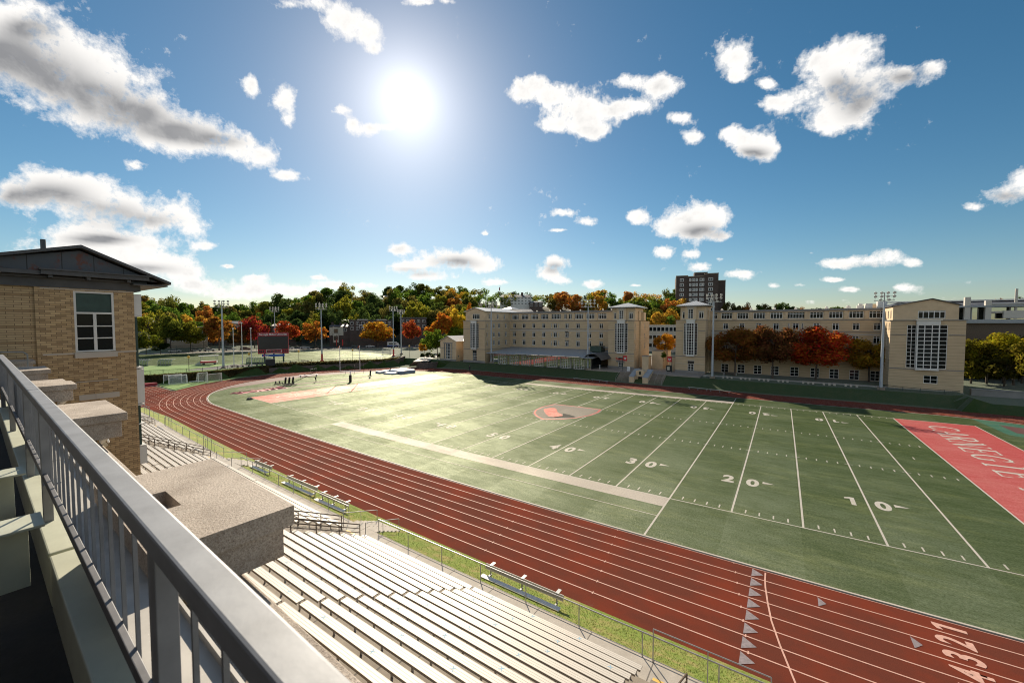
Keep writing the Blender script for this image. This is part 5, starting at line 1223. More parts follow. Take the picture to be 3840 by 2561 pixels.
b.tube((a[0]+5,yh,zb+4.6),(a[0]+13,yh,zb+4.6),.4); b.tube((a[0]+5,yh,zb+2.6),(a[0]+16,yh,zb+2.9),.3); b.tube((a[0]+9.5,yh,zb+1),(a[0]+9.5,yh,zb+8.2),.25); b.box(a[0]+7.5,a[0]+11.5,yh-.4,yh+.4,zb+1.2,zb+3.0); b.build('duct', M['alu'], HB)

# tall apartment block on the skyline
HR = thing('high_rise', 'dark brown brick apartment tower with rows of pale windows on the skyline', 'building', tuple(atD(2640, 1180, 330)[:2])+(20.,))
c0 = wpos(HR); ang = R_(14.); ca, sa = math.cos(ang), math.sin(ang); sc = 330/1502.57/math.cos(R_(25.6))
def hr(b, x0, x1, y0, y1, z0, z1):
    b.hexa([(c0.x+x*ca-y*sa, c0.y+x*sa+y*ca, z) for z in (z0, z1) for (x, y) in ((x0,y0),(x1,y0),(x1,y1),(x0,y1))])
zz = lambda v: atD(2640, v, 330)[2]
b = MB(); hr(b, -19.5, 5.8, 0, 24, 10, zz(1034)); hr(b, -19.5, -11.5, -.8, 10, 10, zz(1031)); hr(b, 0, 9.0, -1.2, 20, 10, zz(1026)); hr(b, 5, 15.5, 12, 34, 10, zz(1047)); b.build('wall', M['darkbrick'], HR)
b = MB(); hr(b, -6.8, 2.2, 3, 12, zz(1036), zz(1019)); b.build('lift_house', M['darkbrick'], HR)
b = MB(); hr(b, -19.7, -11.3, -.95, 8, zz(1034), zz(1031)); hr(b, -11.5, 0, -.15, 1, zz(1037), zz(1034)); hr(b, -.2, 9.2, -1.35, 20, zz(1029), zz(1026)); hr(b, 4.9, 15.7, 11.8, 34, zz(1050), zz(1047)); hr(b,-6.9,2.3,2.9,12,zz(1021),zz(1019)); b.build('cornice', M['tanwall'], HR)
for k in range(9):
    z = zz(1043+18.6*k)
    for (x, y, w_) in ((-15.6,-.9,2.2),(-9.8,-.1,1.1),(-7.6,-.1,1.7),(-5.4,-.1,1.1),(-2.6,-.1,1.4),(-.9,-.1,1.1),(3.9,-1.3,2.4)):
        a_, p_ = win_mesh(w_*1.25, 2.2, 2, 1, .32); o = bpy.data.objects.new('window', a_); COL.objects.link(o); o.parent = HR; o.location = (x*ca-(y-.1)*sa, x*sa+(y-.1)*ca, z-2.2-c0.z); o.rotation_euler = (0,0,ang); q = bpy.data.objects.new('pane', p_); COL.objects.link(q); q.parent = o
    if k < 8:
        for (x, y) in ((9.1,2.5),(9.1,9.5)):
            a_, p_ = win_mesh(2.2, 2.0, 1, 1, .2); o = bpy.data.objects.new('window', a_); COL.objects.link(o); o.parent = HR; o.location = (x*ca-y*sa, x*sa+y*ca, z-2.2-c0.z); o.rotation_euler = (0,0,ang+PI/2); q = bpy.data.objects.new('pane', p_); COL.objects.link(q); q.parent = o

# ------------------------------------------------------------------ trees
def crown_mesh(seed, lobes=16, leaves=2600, ls=.085, sparse=0., cone=False, low=0.):
    r = random.Random(seed); b = MB(); Ls = []
    for i in range(lobes):
        if cone:
            z = -.8+1.7*i/lobes; rr = .75*(1-(z+.8)/1.9); a = r.random()*2*PI; Ls.append((rr*.5*math.cos(a), rr*.5*math.sin(a), z, .20+rr*.55))
        else:
            while True:
                x, y, z = r.uniform(-1,1), r.uniform(-1,1), r.uniform(-1,1)
                if x*x+y*y+z*z*.9 < .95: break
            rr = r.uniform(.22,.40)*(1-.2*sparse); k = min(1, (1.0-rr)/max(.01, math.sqrt(x*x+y*y+z*z))); Ls.append((x*k, y*k, z*k*.92+low, rr))
    tot = sum(l[3]**2 for l in Ls)
    for (cx, cy, cz, rr) in Ls:
        for _ in range(int(leaves*rr*rr/tot)):
            while True:
                d = Vector((r.gauss(0,1), r.gauss(0,1), r.gauss(0,1)))
                if d.length > .01: break
            d.normalize(); k = rr*(r.random()**.33)*(1+r.gauss(0,.10)); p = Vector((cx,cy,cz))+d*k
            if p.z < -1.05: continue
            n = (d*1.0 + Vector((r.gauss(0,.7), r.gauss(0,.7), r.gauss(.3,.6)))).normalized(); u = n.cross(Vector((r.gauss(0,1),r.gauss(0,1),r.gauss(0,1)))).normalized(); w_ = n.cross(u); s = ls*r.uniform(.55,1.35)
            b.poly([p+u*s, p+w_*s*.55, p-u*s, p-w_*s*.55])
    me = b.mesh('crown', M['leaf']); me['lobes'] = 1; return me, Ls
def trunk_mesh(seed, Ls, th, r0=.05):       # unit crown centred at 0, trunk reaches down to -1-th
    r = random.Random(seed); b = MB(); base = Vector((0,0,-1-th)); f = Vector((r.uniform(-.05,.05), r.uniform(-.05,.05), -.65)); b.tube(base, f, r0*1.25, 8, r0*.85)
    top = Vector((r.uniform(-.1,.1), r.uniform(-.1,.1), .35)); b.tube(f, top, r0*.8, 7, r0*.35)
    for (x, y, z, rr) in Ls[:12]:
        s = f.lerp(top, max(0, min(1, (z+.5)*.6))); m_ = s.lerp(Vector((x,y,z)), .5)+Vector((0,0,-.05)); b.tube(s, m_, r0*.45, 5, r0*.3); b.tube(m_, (x,y,z), r0*.3, 5, r0*.08)
    return b.mesh('trunk', M['bark'])
CROWNS = [crown_mesh(11,18,2600), crown_mesh(12,15,2400), crown_mesh(13,22,2800,.075), crown_mesh(14,14,2300,.09), crown_mesh(15,17,2600,.08), crown_mesh(16,20,2600,.085)]
SPARSE = [crown_mesh(31,15,800,.075,.8), crown_mesh(32,12,650,.08,.9)]
CONES = [crown_mesh(41,14,2200,.07,cone=True)]
BIG = [crown_mesh(51,26,9000,.05), crown_mesh(52,24,9000,.05), crown_mesh(53,28,9000,.048)]
TRK = {}
def tree(name, label, x, y, zb, w_, top, trunk, color, kind='c', k=0, group=None, rz=0.):
    """x,y ground point; zb ground height; w_ crown width; top crown top; trunk bare trunk height."""
    src = {'c': CROWNS, 's': SPARSE, 'k': CONES, 'b': BIG}[kind]; me, Ls = src[k % len(src)]
    hh = (top-zb-trunk)/2; t = thing(name, label, 'tree', (x, y, zb), group); th = round(trunk/hh, 1); key = (kind, k % len(src), th)
    if key not in TRK: TRK[key] = trunk_mesh(k+5, Ls, max(.05, th), .045 if kind != 's' else .03)
    for nme, m_ in (('crown', me), ('trunk', TRK[key])):
        o = bpy.data.objects.new(nme, m_); COL.objects.link(o); o.parent = t; o.location = (0,0,trunk+hh); o.scale = (w_/2, w_/2, hh); o.rotation_euler = (0,0,rz)
        if nme == 'trunk': o.scale = (hh*.8, hh*.8, hh); o.location = (0,0,th*hh+hh) if th*hh > 0 else (0,0,trunk+hh)
        else: o.color = (*color, 1)
    return t
GY, GR, DG, OR, RD, YE, BR, RO, OL, YO = (.17,.17,.02), (.075,.13,.02), (.035,.06,.018), (.46,.17,.025), (.33,.035,.025), (.55,.40,.04), (.17,.085,.03), (.42,.09,.03), (.12,.11,.03), (.52,.27,.03)
def street_tree(u, vt, vb, wpx, z, D, color, label, kind='c', k=0, name='autumn_tree', trunkf=.22):
    p = G(u, vb, z) if D is None else atD(u, vb, D); D_ = math.hypot(p[0]-CAMX, p[1]-CAMY); top = atD(u, vt, D_)[2]; depth = float(-((p-CV) @ CM)[2]); w_ = wpx/1502.57*depth
    zb = z if D is None else p[2]
    return tree(name, label, p[0], p[1], zb, w_, top, (top-zb)*trunkf, color, kind, k, rz=k*1.3)
ST = [(715,1200,1310,120,GY,'yellow green tree by the street, left of the first floodlight mast',0),(822,1172,1308,112,(.33,.15,.03),'brown orange tree behind the first floodlight mast',1),(955,1178,1300,112,RD,'dark red tree left of the scoreboard',2),(905,1205,1300,70,BR,'small brown tree behind the three flagpoles',3),
 (1074,1200,1292,108,RO,'orange red tree right behind the scoreboard',4),(1184,1198,1298,104,(.43,.17,.03),'orange tree behind the second floodlight mast',5),(1418,1200,1298,150,YO,'wide yellow orange tree in front of the dark fraternity house',0),(1545,1192,1290,84,RO,'red orange tree between the masts and the dormitory trees',2),
 (1642,1163,1298,120,OR,'large orange tree next to the gabled annex',3),(1711,1152,1285,80,YE,'bright yellow tree above the gabled annex',4),(1640,1228,1335,130,(.13,.20,.025),'green tree directly left of the gabled annex',5),(1710,1215,1300,90,(.16,.22,.03),'green and yellow tree behind the annex roof',1),(548,1240,1322,120,(.15,.17,.02),'green tree with yellow top at the left edge beside the pavilion',2),(602,1283,1322,70,DG,'dark low bush beside the street at the left',3),(640,1180,1300,90,(.10,.12,.02),'dull green tree left of the tan apartment house',4)]
for i, (u, vt, vb, wp, c, lab, k) in enumerate(ST):
    D = {10: 150, 11: 185, 8: 185, 9: 190, 7: 225}.get(i, 228 if u > 700 else 215)
    if i == 0: D = 222
    street_tree(u, vt, vb+6, wp, 2.1, D, c, lab, 'c', k, trunkf=.2)
street_tree(1591, 1283, 1340, 52, 2.2, None, YO, 'small yellow orange tree beside the curving path', 'c', 1, 'young_tree', .35)
street_tree(1762, 1133, 1200, 40, 2.2, 150, OR, 'narrow orange tree above the dormitory gable roof', 'k', 0, 'narrow_tree', .1)
street_tree(2492, 1244, 1340, 88, 2.2, 122, YO, 'round golden tree in the courtyard gap between the two towers', 'b', 0, 'courtyard_tree', .2)
street_tree(2488, 1316, 1356, 24, 2.2, 112, (.13,.24,.03), 'small bright green tree under the golden courtyard tree', 'c', 2, 'young_tree', .3)
WT = [(2755,1232,1412,196,(.30,.13,.03),'brown orange tree in front of the wing, nearest the right tower',0),(2897,1216,1422,165,(.20,.085,.035),'brown red tree in front of the wing, second from the right tower',1),(3058,1234,1428,222,(.50,.10,.025),'bright orange red tree in front of the wing',2),(3258,1268,1435,168,(.42,.27,.03),'yellow tree in front of the wing beside the end block',1)]
for (u, vt, vb, wp, c, lab, k) in WT: street_tree(u, vt-16, vb, wp*1.08, 1.9, None, c, lab, 'b', k, 'plaza_tree', .22)
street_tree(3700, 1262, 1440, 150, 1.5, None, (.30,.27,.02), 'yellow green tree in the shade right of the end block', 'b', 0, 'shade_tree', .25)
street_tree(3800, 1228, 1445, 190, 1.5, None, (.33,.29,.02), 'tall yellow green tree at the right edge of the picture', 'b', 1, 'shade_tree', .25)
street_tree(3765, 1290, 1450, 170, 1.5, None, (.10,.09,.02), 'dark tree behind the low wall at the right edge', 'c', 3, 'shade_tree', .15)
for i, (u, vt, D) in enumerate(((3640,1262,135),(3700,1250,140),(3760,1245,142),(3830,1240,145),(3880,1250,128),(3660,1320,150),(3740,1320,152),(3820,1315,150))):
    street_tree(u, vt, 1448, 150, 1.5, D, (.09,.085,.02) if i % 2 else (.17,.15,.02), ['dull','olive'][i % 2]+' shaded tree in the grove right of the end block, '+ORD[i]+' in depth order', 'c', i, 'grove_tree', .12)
# wooded hill : individual trees from the street up to the crest
hr_ = random.Random(21); hl = {}
PAL = [DG, GR, GR, OL, GY, GY, GR, OL, (.30,.13,.03), (.23,.12,.03), (.09,.10,.02), (.33,.20,.03), (.33,.20,.03), (.06,.09,.02), GY, OL, GR, (.09,.10,.02)]
BOOST = 1.55  # brightens the hill leaf colours in place of distance haze
CN = {DG:'dark green', GR:'green', OL:'olive', GY:'yellow green', BR:'brown', (.30,.13,.03):'rust orange', (.23,.12,.03):'russet', (.09,.10,.02):'dull green', (.33,.20,.03):'golden', (.06,.09,.02):'deep green', (.26,.05,.03):'dark red'}
LM = [(560,'behind the pavilion roof edge'),(680,'over the tan apartment house'),(790,'left of the first floodlight mast'),(900,'right of the first floodlight mast'),(1010,'over the scoreboard'),(1130,'right of the scoreboard'),(1210,'at the second floodlight mast'),(1330,'over the half-timbered house'),(1450,'over the dark fraternity house'),(1560,'over the twin far masts'),(1680,'over the orange dormitory trees'),(1780,'over the dormitory gable'),(1900,'left of the white mansion'),(2020,'around the white mansion'),(2150,'right of the white mansion'),(2260,'behind the middle dormitory floodlight mast'),(2400,'behind the left tower roof'),(2500,'over the courtyard gap'),(2570,'beside the apartment tower'),(3900,'right of the apartment tower')]
def lm(u):
    for a, s in LM:
        if u < a: return s
    return LM[-1][1]
ROWN = ['on the crest','high on the hill','halfway up the hill','low on the hill','at the foot of the hill']
cnt = 0
for row, (D, dv, wpx, kinds) in enumerate(((345, 0, 62, 'ccs'), (325, 17, 58, 'c'), (305, 40, 60, 'c'), (285, 62, 62, 'c'), (265, 84, 60, 'c'))):
    u = 500 + row*13
    while u < 2570:
        az = math.degrees(math.atan2(ray(u,1200)[1], ray(u,1200)[0])); el = crest(az); vt = 1216.5 - math.tan(R_(el))*1502.57*math.sqrt(1+((u-1920)/1502.57)**2)
        jitter = hr_.uniform(-7, 13); w_px = wpx*hr_.uniform(.75, 1.35); c = hr_.choice(PAL); kd = hr_.choice(kinds)
        if u > 2080 and row == 0: kd = 's' if hr_.random() < .35 else 'c'
        if 1800 < u < 2040 and row < 2: kd = 's'
        if u > 1000 and row >= 1 and u < 1500 and hr_.random() < .5: c = DG
        uu = u + hr_.uniform(-10, 10); v_t = vt+dv+jitter
        if not (row >= 2 and 1800 < u < 2370):
            p = atD(uu, v_t, D+hr_.uniform(-8, 8)); Dp = math.hypot(p[0]-CAMX, p[1]-CAMY); zb = hgt(p[0], p[1]); top = p[2]
            if top-zb > 5:
                depth = float(-((p-CV) @ CM)[2]); zb_ = max(zb, top-18)
                lab = f"{CN[c]} tree {ROWN[row]} {lm(uu)}"; c_ = tuple(q*BOOST for q in c); nmk = 'bare_topped_tree' if kd == 's' else 'hill_tree'
                if kd == 's': lab = 'thin ' + lab
                t = tree(nmk, lab, p[0], p[1], zb, w_px/1502.57*depth*1.25, top, max(.5, (zb_-zb)*.9+.8), c_, kd, hr_.randrange(6), 'trees of the wooded hill', hr_.uniform(0,6)); cnt += 1
        u += w_px*.80
# right hand skyline behind the wing
for i, u in enumerate(list(range(2735, 3330, 34)) + [3755, 3790, 3825, 3860]):
    az = math.degrees(math.atan2(ray(u,1200)[1], ray(u,1200)[0])); vt = 1216.5 - math.tan(R_(crest(az)))*1502.57*math.sqrt(1+((u-1920)/1502.57)**2) + hr_.uniform(-6, 8)
    c = hr_.choice([DG, GR, OL, (.30,.13,.03), (.06,.09,.02), (.20,.05,.03) if 2900 < u < 3000 else GY]); cn = CN.get(c, 'maroon')
    p = atD(u, vt, 300); zb = 2.1; depth = float(-((p-CV) @ CM)[2]); tree('skyline_tree', f'{cn} tree top behind the residence wing roof, {ORD[i] if i < 15 else "far"} one right of the apartment tower' if u < 3400 else f'{cn} tree top above the far right hall', p[0], p[1], 6, 62/1502.57*depth, p[2], 8, c, 'c', i, 'trees behind the wing', i)
print('hill trees', cnt)

# ------------------------------------------------------------------ floodlight masts
def mast(x, y, zb, top, label, rows=(4,4,2), r=.27, group='tall floodlight masts', red=False, s=1.0, rz=0., split=True):
    t = thing('floodlight_mast', label, 'floodlight', (x, y, zb), group, rz); H = top-zb
    def P_(n, b, m): o = bpy.data.objects.new(n, b.mesh(n, M[m])); COL.objects.link(o); o.parent = t
    b = MB(); b.box(-.55,.55,-.55,.55,0,.5); P_('base', b, 'red' if red else 'stepconc')
    b = MB(); b.tube((0,0,.5),(0,0,H-2.2*s), r, 10, r*.55); P_('pole', b, 'blue_grey')
    if red: b = MB(); b.tube((0,0,.5),(0,0,2.6), r*1.15, 10); P_('pole_sleeve', b, 'red')
    b = MB(); b.box(-1.9*s,1.9*s,-.06,.06,H-2.35*s,H-2.2*s); b.box(-.08,.08,-.06,.06,H-2.2*s,H-.3*s)
    for i in range(rows[0]): x_ = (-1.7+3.4*i/(rows[0]-1))*s; b.box(x_-.03,x_+.03,-.03,.03,H-2.2*s,H-.3*s)
    b.box(-1.9*s,1.9*s,-.03,.03,H-1.25*s,H-1.18*s); P_('lamp_frame', b, 'rail_grey')
    for j, n in enumerate(rows):
        for i in range(n):
            w_ = 3.4 if n > 2 else 1.5; x_ = (-w_/2+w_*i/(n-1))*s; z_ = H-(.35+.85*j)*s; b = MB(); b.tube((x_,-.15*s,z_+.1*s),(x_+.04,-.62*s,z_-.12*s), .13*s, 10, .34*s); b.sphere((x_,-.12*s,z_+.11*s), .15*s, 8, 5); P_('floodlight', b, 'white_trim')
    return t
mast(-93.0, 68.5, 2.0, 22.1, 'grey floodlight mast in front of the gabled dormitory end, leftmost of four', rz=R_(30))
mast(-59.55, 68.4, 2.0, 21.6, 'grey floodlight mast in front of the glass cafe', rz=R_(20))
mast(-28.4, 68.3, 2.0, 21.7, 'grey floodlight mast in front of the first red autumn tree', rz=R_(10), s=.85)
mast(.95, 68.4, 2.0, 20.9, 'grey floodlight mast in front of the right end block', rz=R_(-5), s=.78)
mast(-145.3, 12.8, 2.15, 21.4, 'grey floodlight mast left of the three flagpoles', rz=R_(60), r=.30, s=.9)
mast(-142.0, 40.0, 2.15, 21.6, 'grey floodlight mast with a red foot right of the scoreboard', rz=R_(60), red=True, s=.9)
mast(-141.8, 69.5, 2.15, 21.7, 'floodlight mast with a red foot, left one of the close pair', rz=R_(60), red=True, s=.8)
mast(-146.4, 77.3, 2.15, 20.6, 'thin grey floodlight mast, right one of the close pair', rz=R_(60), s=.75)
p = atD(1031, 1265, 238); mast(p[0], p[1], 2.1, atD(1031, 1150, 238)[2], 'distant floodlight mast behind the scoreboard', rz=R_(60), s=1.1)

# ------------------------------------------------------------------ practice field level
Z2 = 2.16
b = MB(); q = [G(530,1319,Z2), G(1120,1314,Z2), G(1180,1304,Z2), G(1460,1351,Z2), G(1330,1357,Z2), G(1000,1362,Z2), G(760,1368,Z2), G(530,1373,Z2)]
fp = [(-173,-6),(-173.5,1),(-150,28),(-140.5,38),(-133,49),(-132,58),(-146,74),(-186,77),(-216,34),(-245,8),(-250,-30),(-190,-30)]
b.poly([(x, y, Z2+.03) for x, y in fp][::-1]); struct(b.build('practice_turf', M['turf']))
b = MB(); pts = [(-143,-14),(-142.5,2),(-141,12),(-143,22),(-139.8,33),(-133,45),(-134,49),(-141,37.5),(-152,26.5),(-162,14),(-174.5,1),(-176,-14)]; b.poly([(x, y, Z2+.06) for x, y in pts]); struct(b.build('practice_lawn', M['lawn3']))
b = MB(); b.poly([(x, y, Z2+.075) for x, y in [(-147,5),(-149,6),(-152,12),(-156,20),(-149,24),(-144,18),(-143.5,10)]][::-1]); struct(b.build('grey_path', M['asphalt']))
b = MB()
for (a, c) in (((1010,1327),(1330,1352)),((1260,1343),(1310,1320)),((1384,1335),(1392,1327)),((1425,1350),(1435,1332)),((1420,1337),(1480,1337)),((1130,1335),(1440,1326))):
    A = G(*a, Z2+.05); C_ = G(*c, Z2+.05); d = (C_-A)[:2]; d /= np.linalg.norm(d); n = np.array([-d[1], d[0]])*.12; b.quad((A[0]-n[0],A[1]-n[1],Z2+.05),(C_[0]-n[0],C_[1]-n[1],Z2+.05),(C_[0]+n[0],C_[1]+n[1],Z2+.05),(A[0]+n[0],A[1]+n[1],Z2+.05))
struct(b.build('practice_lines', M['turf_white2']))
# embankment and street behind
b = MB()
E0 = [(G(u, v, Z2)[0], G(u, v, Z2)[1]) for u, v in ((500,1327),(640,1323),(830,1315),(1000,1312))]
for (a, c) in zip(E0[:-1], E0[1:]):
    ka = 1.05; A2 = (CAMX+(a[0]-CAMX)*1.06, CAMY+(a[1]-CAMY)*1.06); C2 = (CAMX+(c[0]-CAMX)*1.06, CAMY+(c[1]-CAMY)*1.06); b.quad((*a,Z2),(*c,Z2),(*C2,3.7),(*A2,3.7))
    A3 = (CAMX+(a[0]-CAMX)*1.09, CAMY+(a[1]-CAMY)*1.09); C3 = (CAMX+(c[0]-CAMX)*1.09, CAMY+(c[1]-CAMY)*1.09); b.quad((*A2,3.7),(*C2,3.7),(*C3,3.7),(*A3,3.7))
struct(b.build('grass_bank', M['lawn2']))
def arcstrip(name, u0, u1, D0, D1, z, mat, step=40):
    b = MB(); us = list(np.arange(u0, u1+1, step))
    for a, c in zip(us[:-1], us[1:]):
        p = [atD(a, 1250, D0), atD(c, 1250, D0), atD(c, 1250, D1), atD(a, 1250, D1)]; b.quad(*[(q[0], q[1], z) for q in p])
    return struct(b.build(name, mat))
arcstrip('street', 460, 1760, 231, 247, 2.2, M['asphalt']); arcstrip('pavement', 460, 1760, 222, 231, 2.19, M['paving'])
b = MB(); pth = [(1560,1372),(1578,1357),(1600,1343),(1640,1333),(1700,1330),(1750,1328)]
pl = [G(u, v, .8 if i == 0 else 2.0) for i, (u, v) in enumerate(pth)]; pl[0] = G(1560, 1374, 0.05)
for a, c in zip(pl[:-1], pl[1:]):
    d = (c-a)[:2]; d /= np.linalg.norm(d); n = np.array([-d[1], d[0]])*2.6; za, zc = (a[2]+.12, c[2]+.18); b.quad((a[0]-n[0],a[1]-n[1],za),(c[0]-n[0],c[1]-n[1],zc),(c[0]+n[0],c[1]+n[1],zc),(a[0]+n[0],a[1]+n[1],za))
struct(b.build('curving_path', M['path']))

# retaining wall, hedge and fence round the bend
def offs(P_, d):
    out = []
    for i, p in enumerate(P_):
        a = P_[max(0,i-1)]; c = P_[min(len(P_)-1,i+1)]; t = Vector((c[0]-a[0], c[1]-a[1])).normalized(); out.append((p[0]-t.y*d, p[1]+t.x*d))
    return out
WH = WALL[1:8]; WR = WALL[7:13]
wl = thing('retaining_wall', 'long dark curving stone retaining wall behind the track bend', 'wall', (-140, 30, 0)); b = MB(); O_ = offs(WR, 1.0)
hz = [1.5,1.6,1.7,1.9,2.4,2.9]
for i in range(len(WR)-1):
    a, c, d, e = WR[i], WR[i+1], O_[i+1], O_[i]; b.hexa([(*a,-.1),(*c,-.1),(*d,-.1),(*e,-.1),(*a,hz[i]),(*c,hz[i+1]),(*d,hz[i+1]),(*e,hz[i])])
def stonewall():
    m = N('dark_rubble_stone'); p = m.pos(); v = m.n('ShaderNodeTexVoronoi'); m.l(m.mapv(p,(1,1,2.2)), v.inputs[0]); v.inputs['Scale'].default_value = 1.6; c = m.mix(m.rng(v.outputs['Distance'],0,.6), (.10,.08,.065), (.16,.13,.105)); c = m.mix(m.rng(m.noise(p,3,4),.3,.7), c, (.07,.055,.05)); return m.done(m.bsdf(c,.9))
M['rubble'] = stonewall(); b.build('wall', M['rubble'], wl)
def leafstrip(name, label, P_, wd, z0, z1, n, color, cat, sz=.16, kind=None):
    r = random.Random(9); b = MB(); segs = list(zip(P_[:-1], P_[1:])); Ls = [math.hypot(c[0]-a[0], c[1]-a[1]) for a, c in segs]
    for _ in range(n):
        k = r.choices(range(len(segs)), Ls)[0]; t = r.random(); (a, c) = segs[k]; d = Vector((c[0]-a[0], c[1]-a[1])).normalized(); o = r.random(); side = r.random()
        if side < .45: off, z = r.gauss(0,.05), z0+(z1-z0)*r.random()
        else: off, z = wd*o, z1+r.gauss(0,.10)*(z1-z0)**.5
        x, y = a[0]+(c[0]-a[0])*t-d.y*off, a[1]+(c[1]-a[1])*t+d.x*off; u = Vector((r.gauss(0,1), r.gauss(0,1), r.gauss(0,1))).normalized(); w_ = u.cross(Vector((r.gauss(0,1), r.gauss(0,1), r.gauss(0,1)))).normalized(); s = sz*r.uniform(.6,1.3); p = Vector((x,y,z)); b.poly([p+u*s, p+w_*s*.7, p-u*s, p-w_*s*.7])
    o = b.build(name, M['leaf']); o.color = (*color, 1); return tag(o, label, cat, kind=kind)
hd = thing('hedge', 'long dark clipped hedge standing behind the soccer goals', 'hedge', (-141, 5, 0))
b = MB(); O_ = offs(WH, .85)
for i in range(len(WH)-1):
    a, c, d, e = offs(WH,.12)[i], offs(WH,.12)[i+1], O_[i+1], O_[i]; b.hexa([(*a,-.1),(*c,-.1),(*d,-.1),(*e,-.1),(*a,1.85),(*c,1.85),(*d,1.85),(*e,1.85)])
b.build('branches', M['bark'], hd); lf = leafstrip('foliage', None, WH, .95, .05, 1.98, 16000, (.13,.11,.05), None); attach(lf, hd)
leafstrip('climbing_plants', 'straggly brown and green plants growing along the top of the dark retaining wall', offs(WR,.3), 1.6, 1.7, 2.5, 5200, (.13,.11,.05), 'plants', .2, 'stuff')
def chain(P_, z, h, label, step=3.2, mat='link'):
    t = thing('chain_link_fence', label, 'fence', (P_[0][0], P_[0][1], z)); o0 = wpos(t); b = MB(); rl = MB()
    def pp(name, bb, m): o = bpy.data.objects.new(name, bb.mesh(name, M[m])); COL.objects.link(o); o.parent = t
    for a, c in zip(P_[:-1], P_[1:]):
        A = Vector((a[0],a[1],z))-o0; C_ = Vector((c[0],c[1],z))-o0; b.quad(A, C_, C_+Vector((0,0,h)), A+Vector((0,0,h))); rl.tube(A+Vector((0,0,h)), C_+Vector((0,0,h)), .04, 5)
        n = max(1, round((C_-A).length/step))
        for k in range(n): p = A.lerp(C_, k/n); q = MB(); q.tube(p, p+Vector((0,0,h+.1)), .05, 5); pp('post', q, 'darkgreen')
    pp('mesh', b, 'link'); pp('top_rail', rl, 'darkgreen'); return t
chain(offs(WH, 1.6), 2.1, 1.1, 'dark chain link fence above the hedge')
chain(offs(WR, 1.4), 2.1, 1.25, 'dark chain link fence above the curving retaining wall')
FB = [tuple(atD(u, 1250, 221)[:2]) for u in range(600, 1440, 60)]; chain(FB, 2.15, 3.4, 'tall dark chain link fence beside the street', 4.5)

# scoreboard
def facing(x, y): return math.atan2(CAMY+20-y, CAMX+20-x)+PI/2
sc_ = G(1027, 1364, Z2); rz = R_(57); SB = thing('scoreboard', 'large black video scoreboard with a dark red header on green posts', 'scoreboard', (sc_[0], sc_[1], Z2), None, rz)
dpt = float(-((sc_-CV) @ CM)[2]); hw = 49.5/1502.57*dpt/math.cos(R_(57)-math.atan2(sc_[1]-CAMY, sc_[0]-CAMX)+PI/2)*1.0
zt_ = atD(1027, 1247.5, math.hypot(sc_[0]-CAMX, sc_[1]-CAMY))[2]-Z2; zb_ = atD(1027, 1326, math.hypot(sc_[0]-CAMX, sc_[1]-CAMY))[2]-Z2; HH = zt_-zb_
def sp(n, b, m): o = bpy.data.objects.new(n, b.mesh(n, M[m])); COL.objects.link(o); o.parent = SB; return o
b = MB(); b.box(-hw, hw, -.2, .3, zb_, zt_); sp('cabinet', b, 'maroon')
b = MB(); b.box(-hw*.96, hw*.97, -.24, -.2, zb_+HH*.215, zb_+HH*.835); sp('screen', b, 'screen')
b = MB(); b.box(-hw*.74, hw*.74, -.6, -.5, zb_-HH*.13, zb_-HH*.02); sp('sponsor_board', b, 'blue')
b = MB(); b.box(-hw*.45, -hw*.45+.12, -.225, -.2, zb_+HH*.05, zb_+HH*.2); b.box(hw*.5, hw*.5+.12, -.225, -.2, zb_+HH*.05, zb_+HH*.2); b.box(-hw*.45, hw*.5+.12, -.225, -.2, zb_+HH*.19, zb_+HH*.205); b.box(-hw*.45, hw*.5+.12, -.225, -.2, zb_+HH*.045, zb_+HH*.06); sp('score_frame', b, 'signwhite')
for i, x in enumerate((-.88,-.78,-.64,-.40,-.28,-.14,-.04,.12,.22,.36,.66,.78,.90)):
    b = MB(); b.box((x-.035)*hw, (x+.035)*hw, -.23, -.2, zb_+HH*.075, zb_+HH*.165); sp('digit_panel', b, 'screen')
for x in (-.60, .0, .63): b = MB(); b.box(x*hw-.22, x*hw+.22, .3, .7, 0, zb_+HH*.3); sp('post', b, 'darkgreen')
me = text_mesh('Carnegie Mellon University', 1.0, .012, .02); me.materials.append(M['signwhite']); o = bpy.data.objects.new('lettering', me); COL.objects.link(o); o.parent = SB; o.location = (0, -.26, zb_+HH*.915); o.rotation_euler = (R_(90),0,0)
wdt = max(v.co.x for v in me.vertices)-min(v.co.x for v in me.vertices); o.scale = (hw*1.82/wdt,)*1 + (hw*1.82/wdt*1.15, 1)
b = MB(); b.sphere((-.60*hw, -.62, zb_-HH*.075), .2, 10, 6, (1,.15,1)); sp('roundel', b, 'red')
for tx, x in (('pepsi', -.40),):
    me = text_mesh(tx, .55, .01, .02); me.materials.append(M['signwhite']); o = bpy.data.objects.new('lettering', me); COL.objects.link(o); o.parent = SB; o.location = (x*hw, -.63, zb_-HH*.075); o.rotation_euler = (R_(90),0,0)
def post_thing(name, label, cat, u, v, z, vt, r, mat, ball=False, group=None):
    p = G(u, v, z); D = math.hypot(p[0]-CAMX, p[1]-CAMY); top = atD(u, vt, D)[2]; t = thing(name, label, cat, (p[0], p[1], z), group); b = MB(); b.tube((0,0,0),(0,0,top-z), r, 8, r*.6); o = bpy.data.objects.new('pole', b.mesh('pole', M[mat])); COL.objects.link(o); o.parent = t
    b = MB(); b.sphere((0,0,top-z+.1), r*1.9, 8, 6); o = bpy.data.objects.new('finial', b.mesh('finial', M[mat])); COL.objects.link(o); o.parent = t; return t, top-z
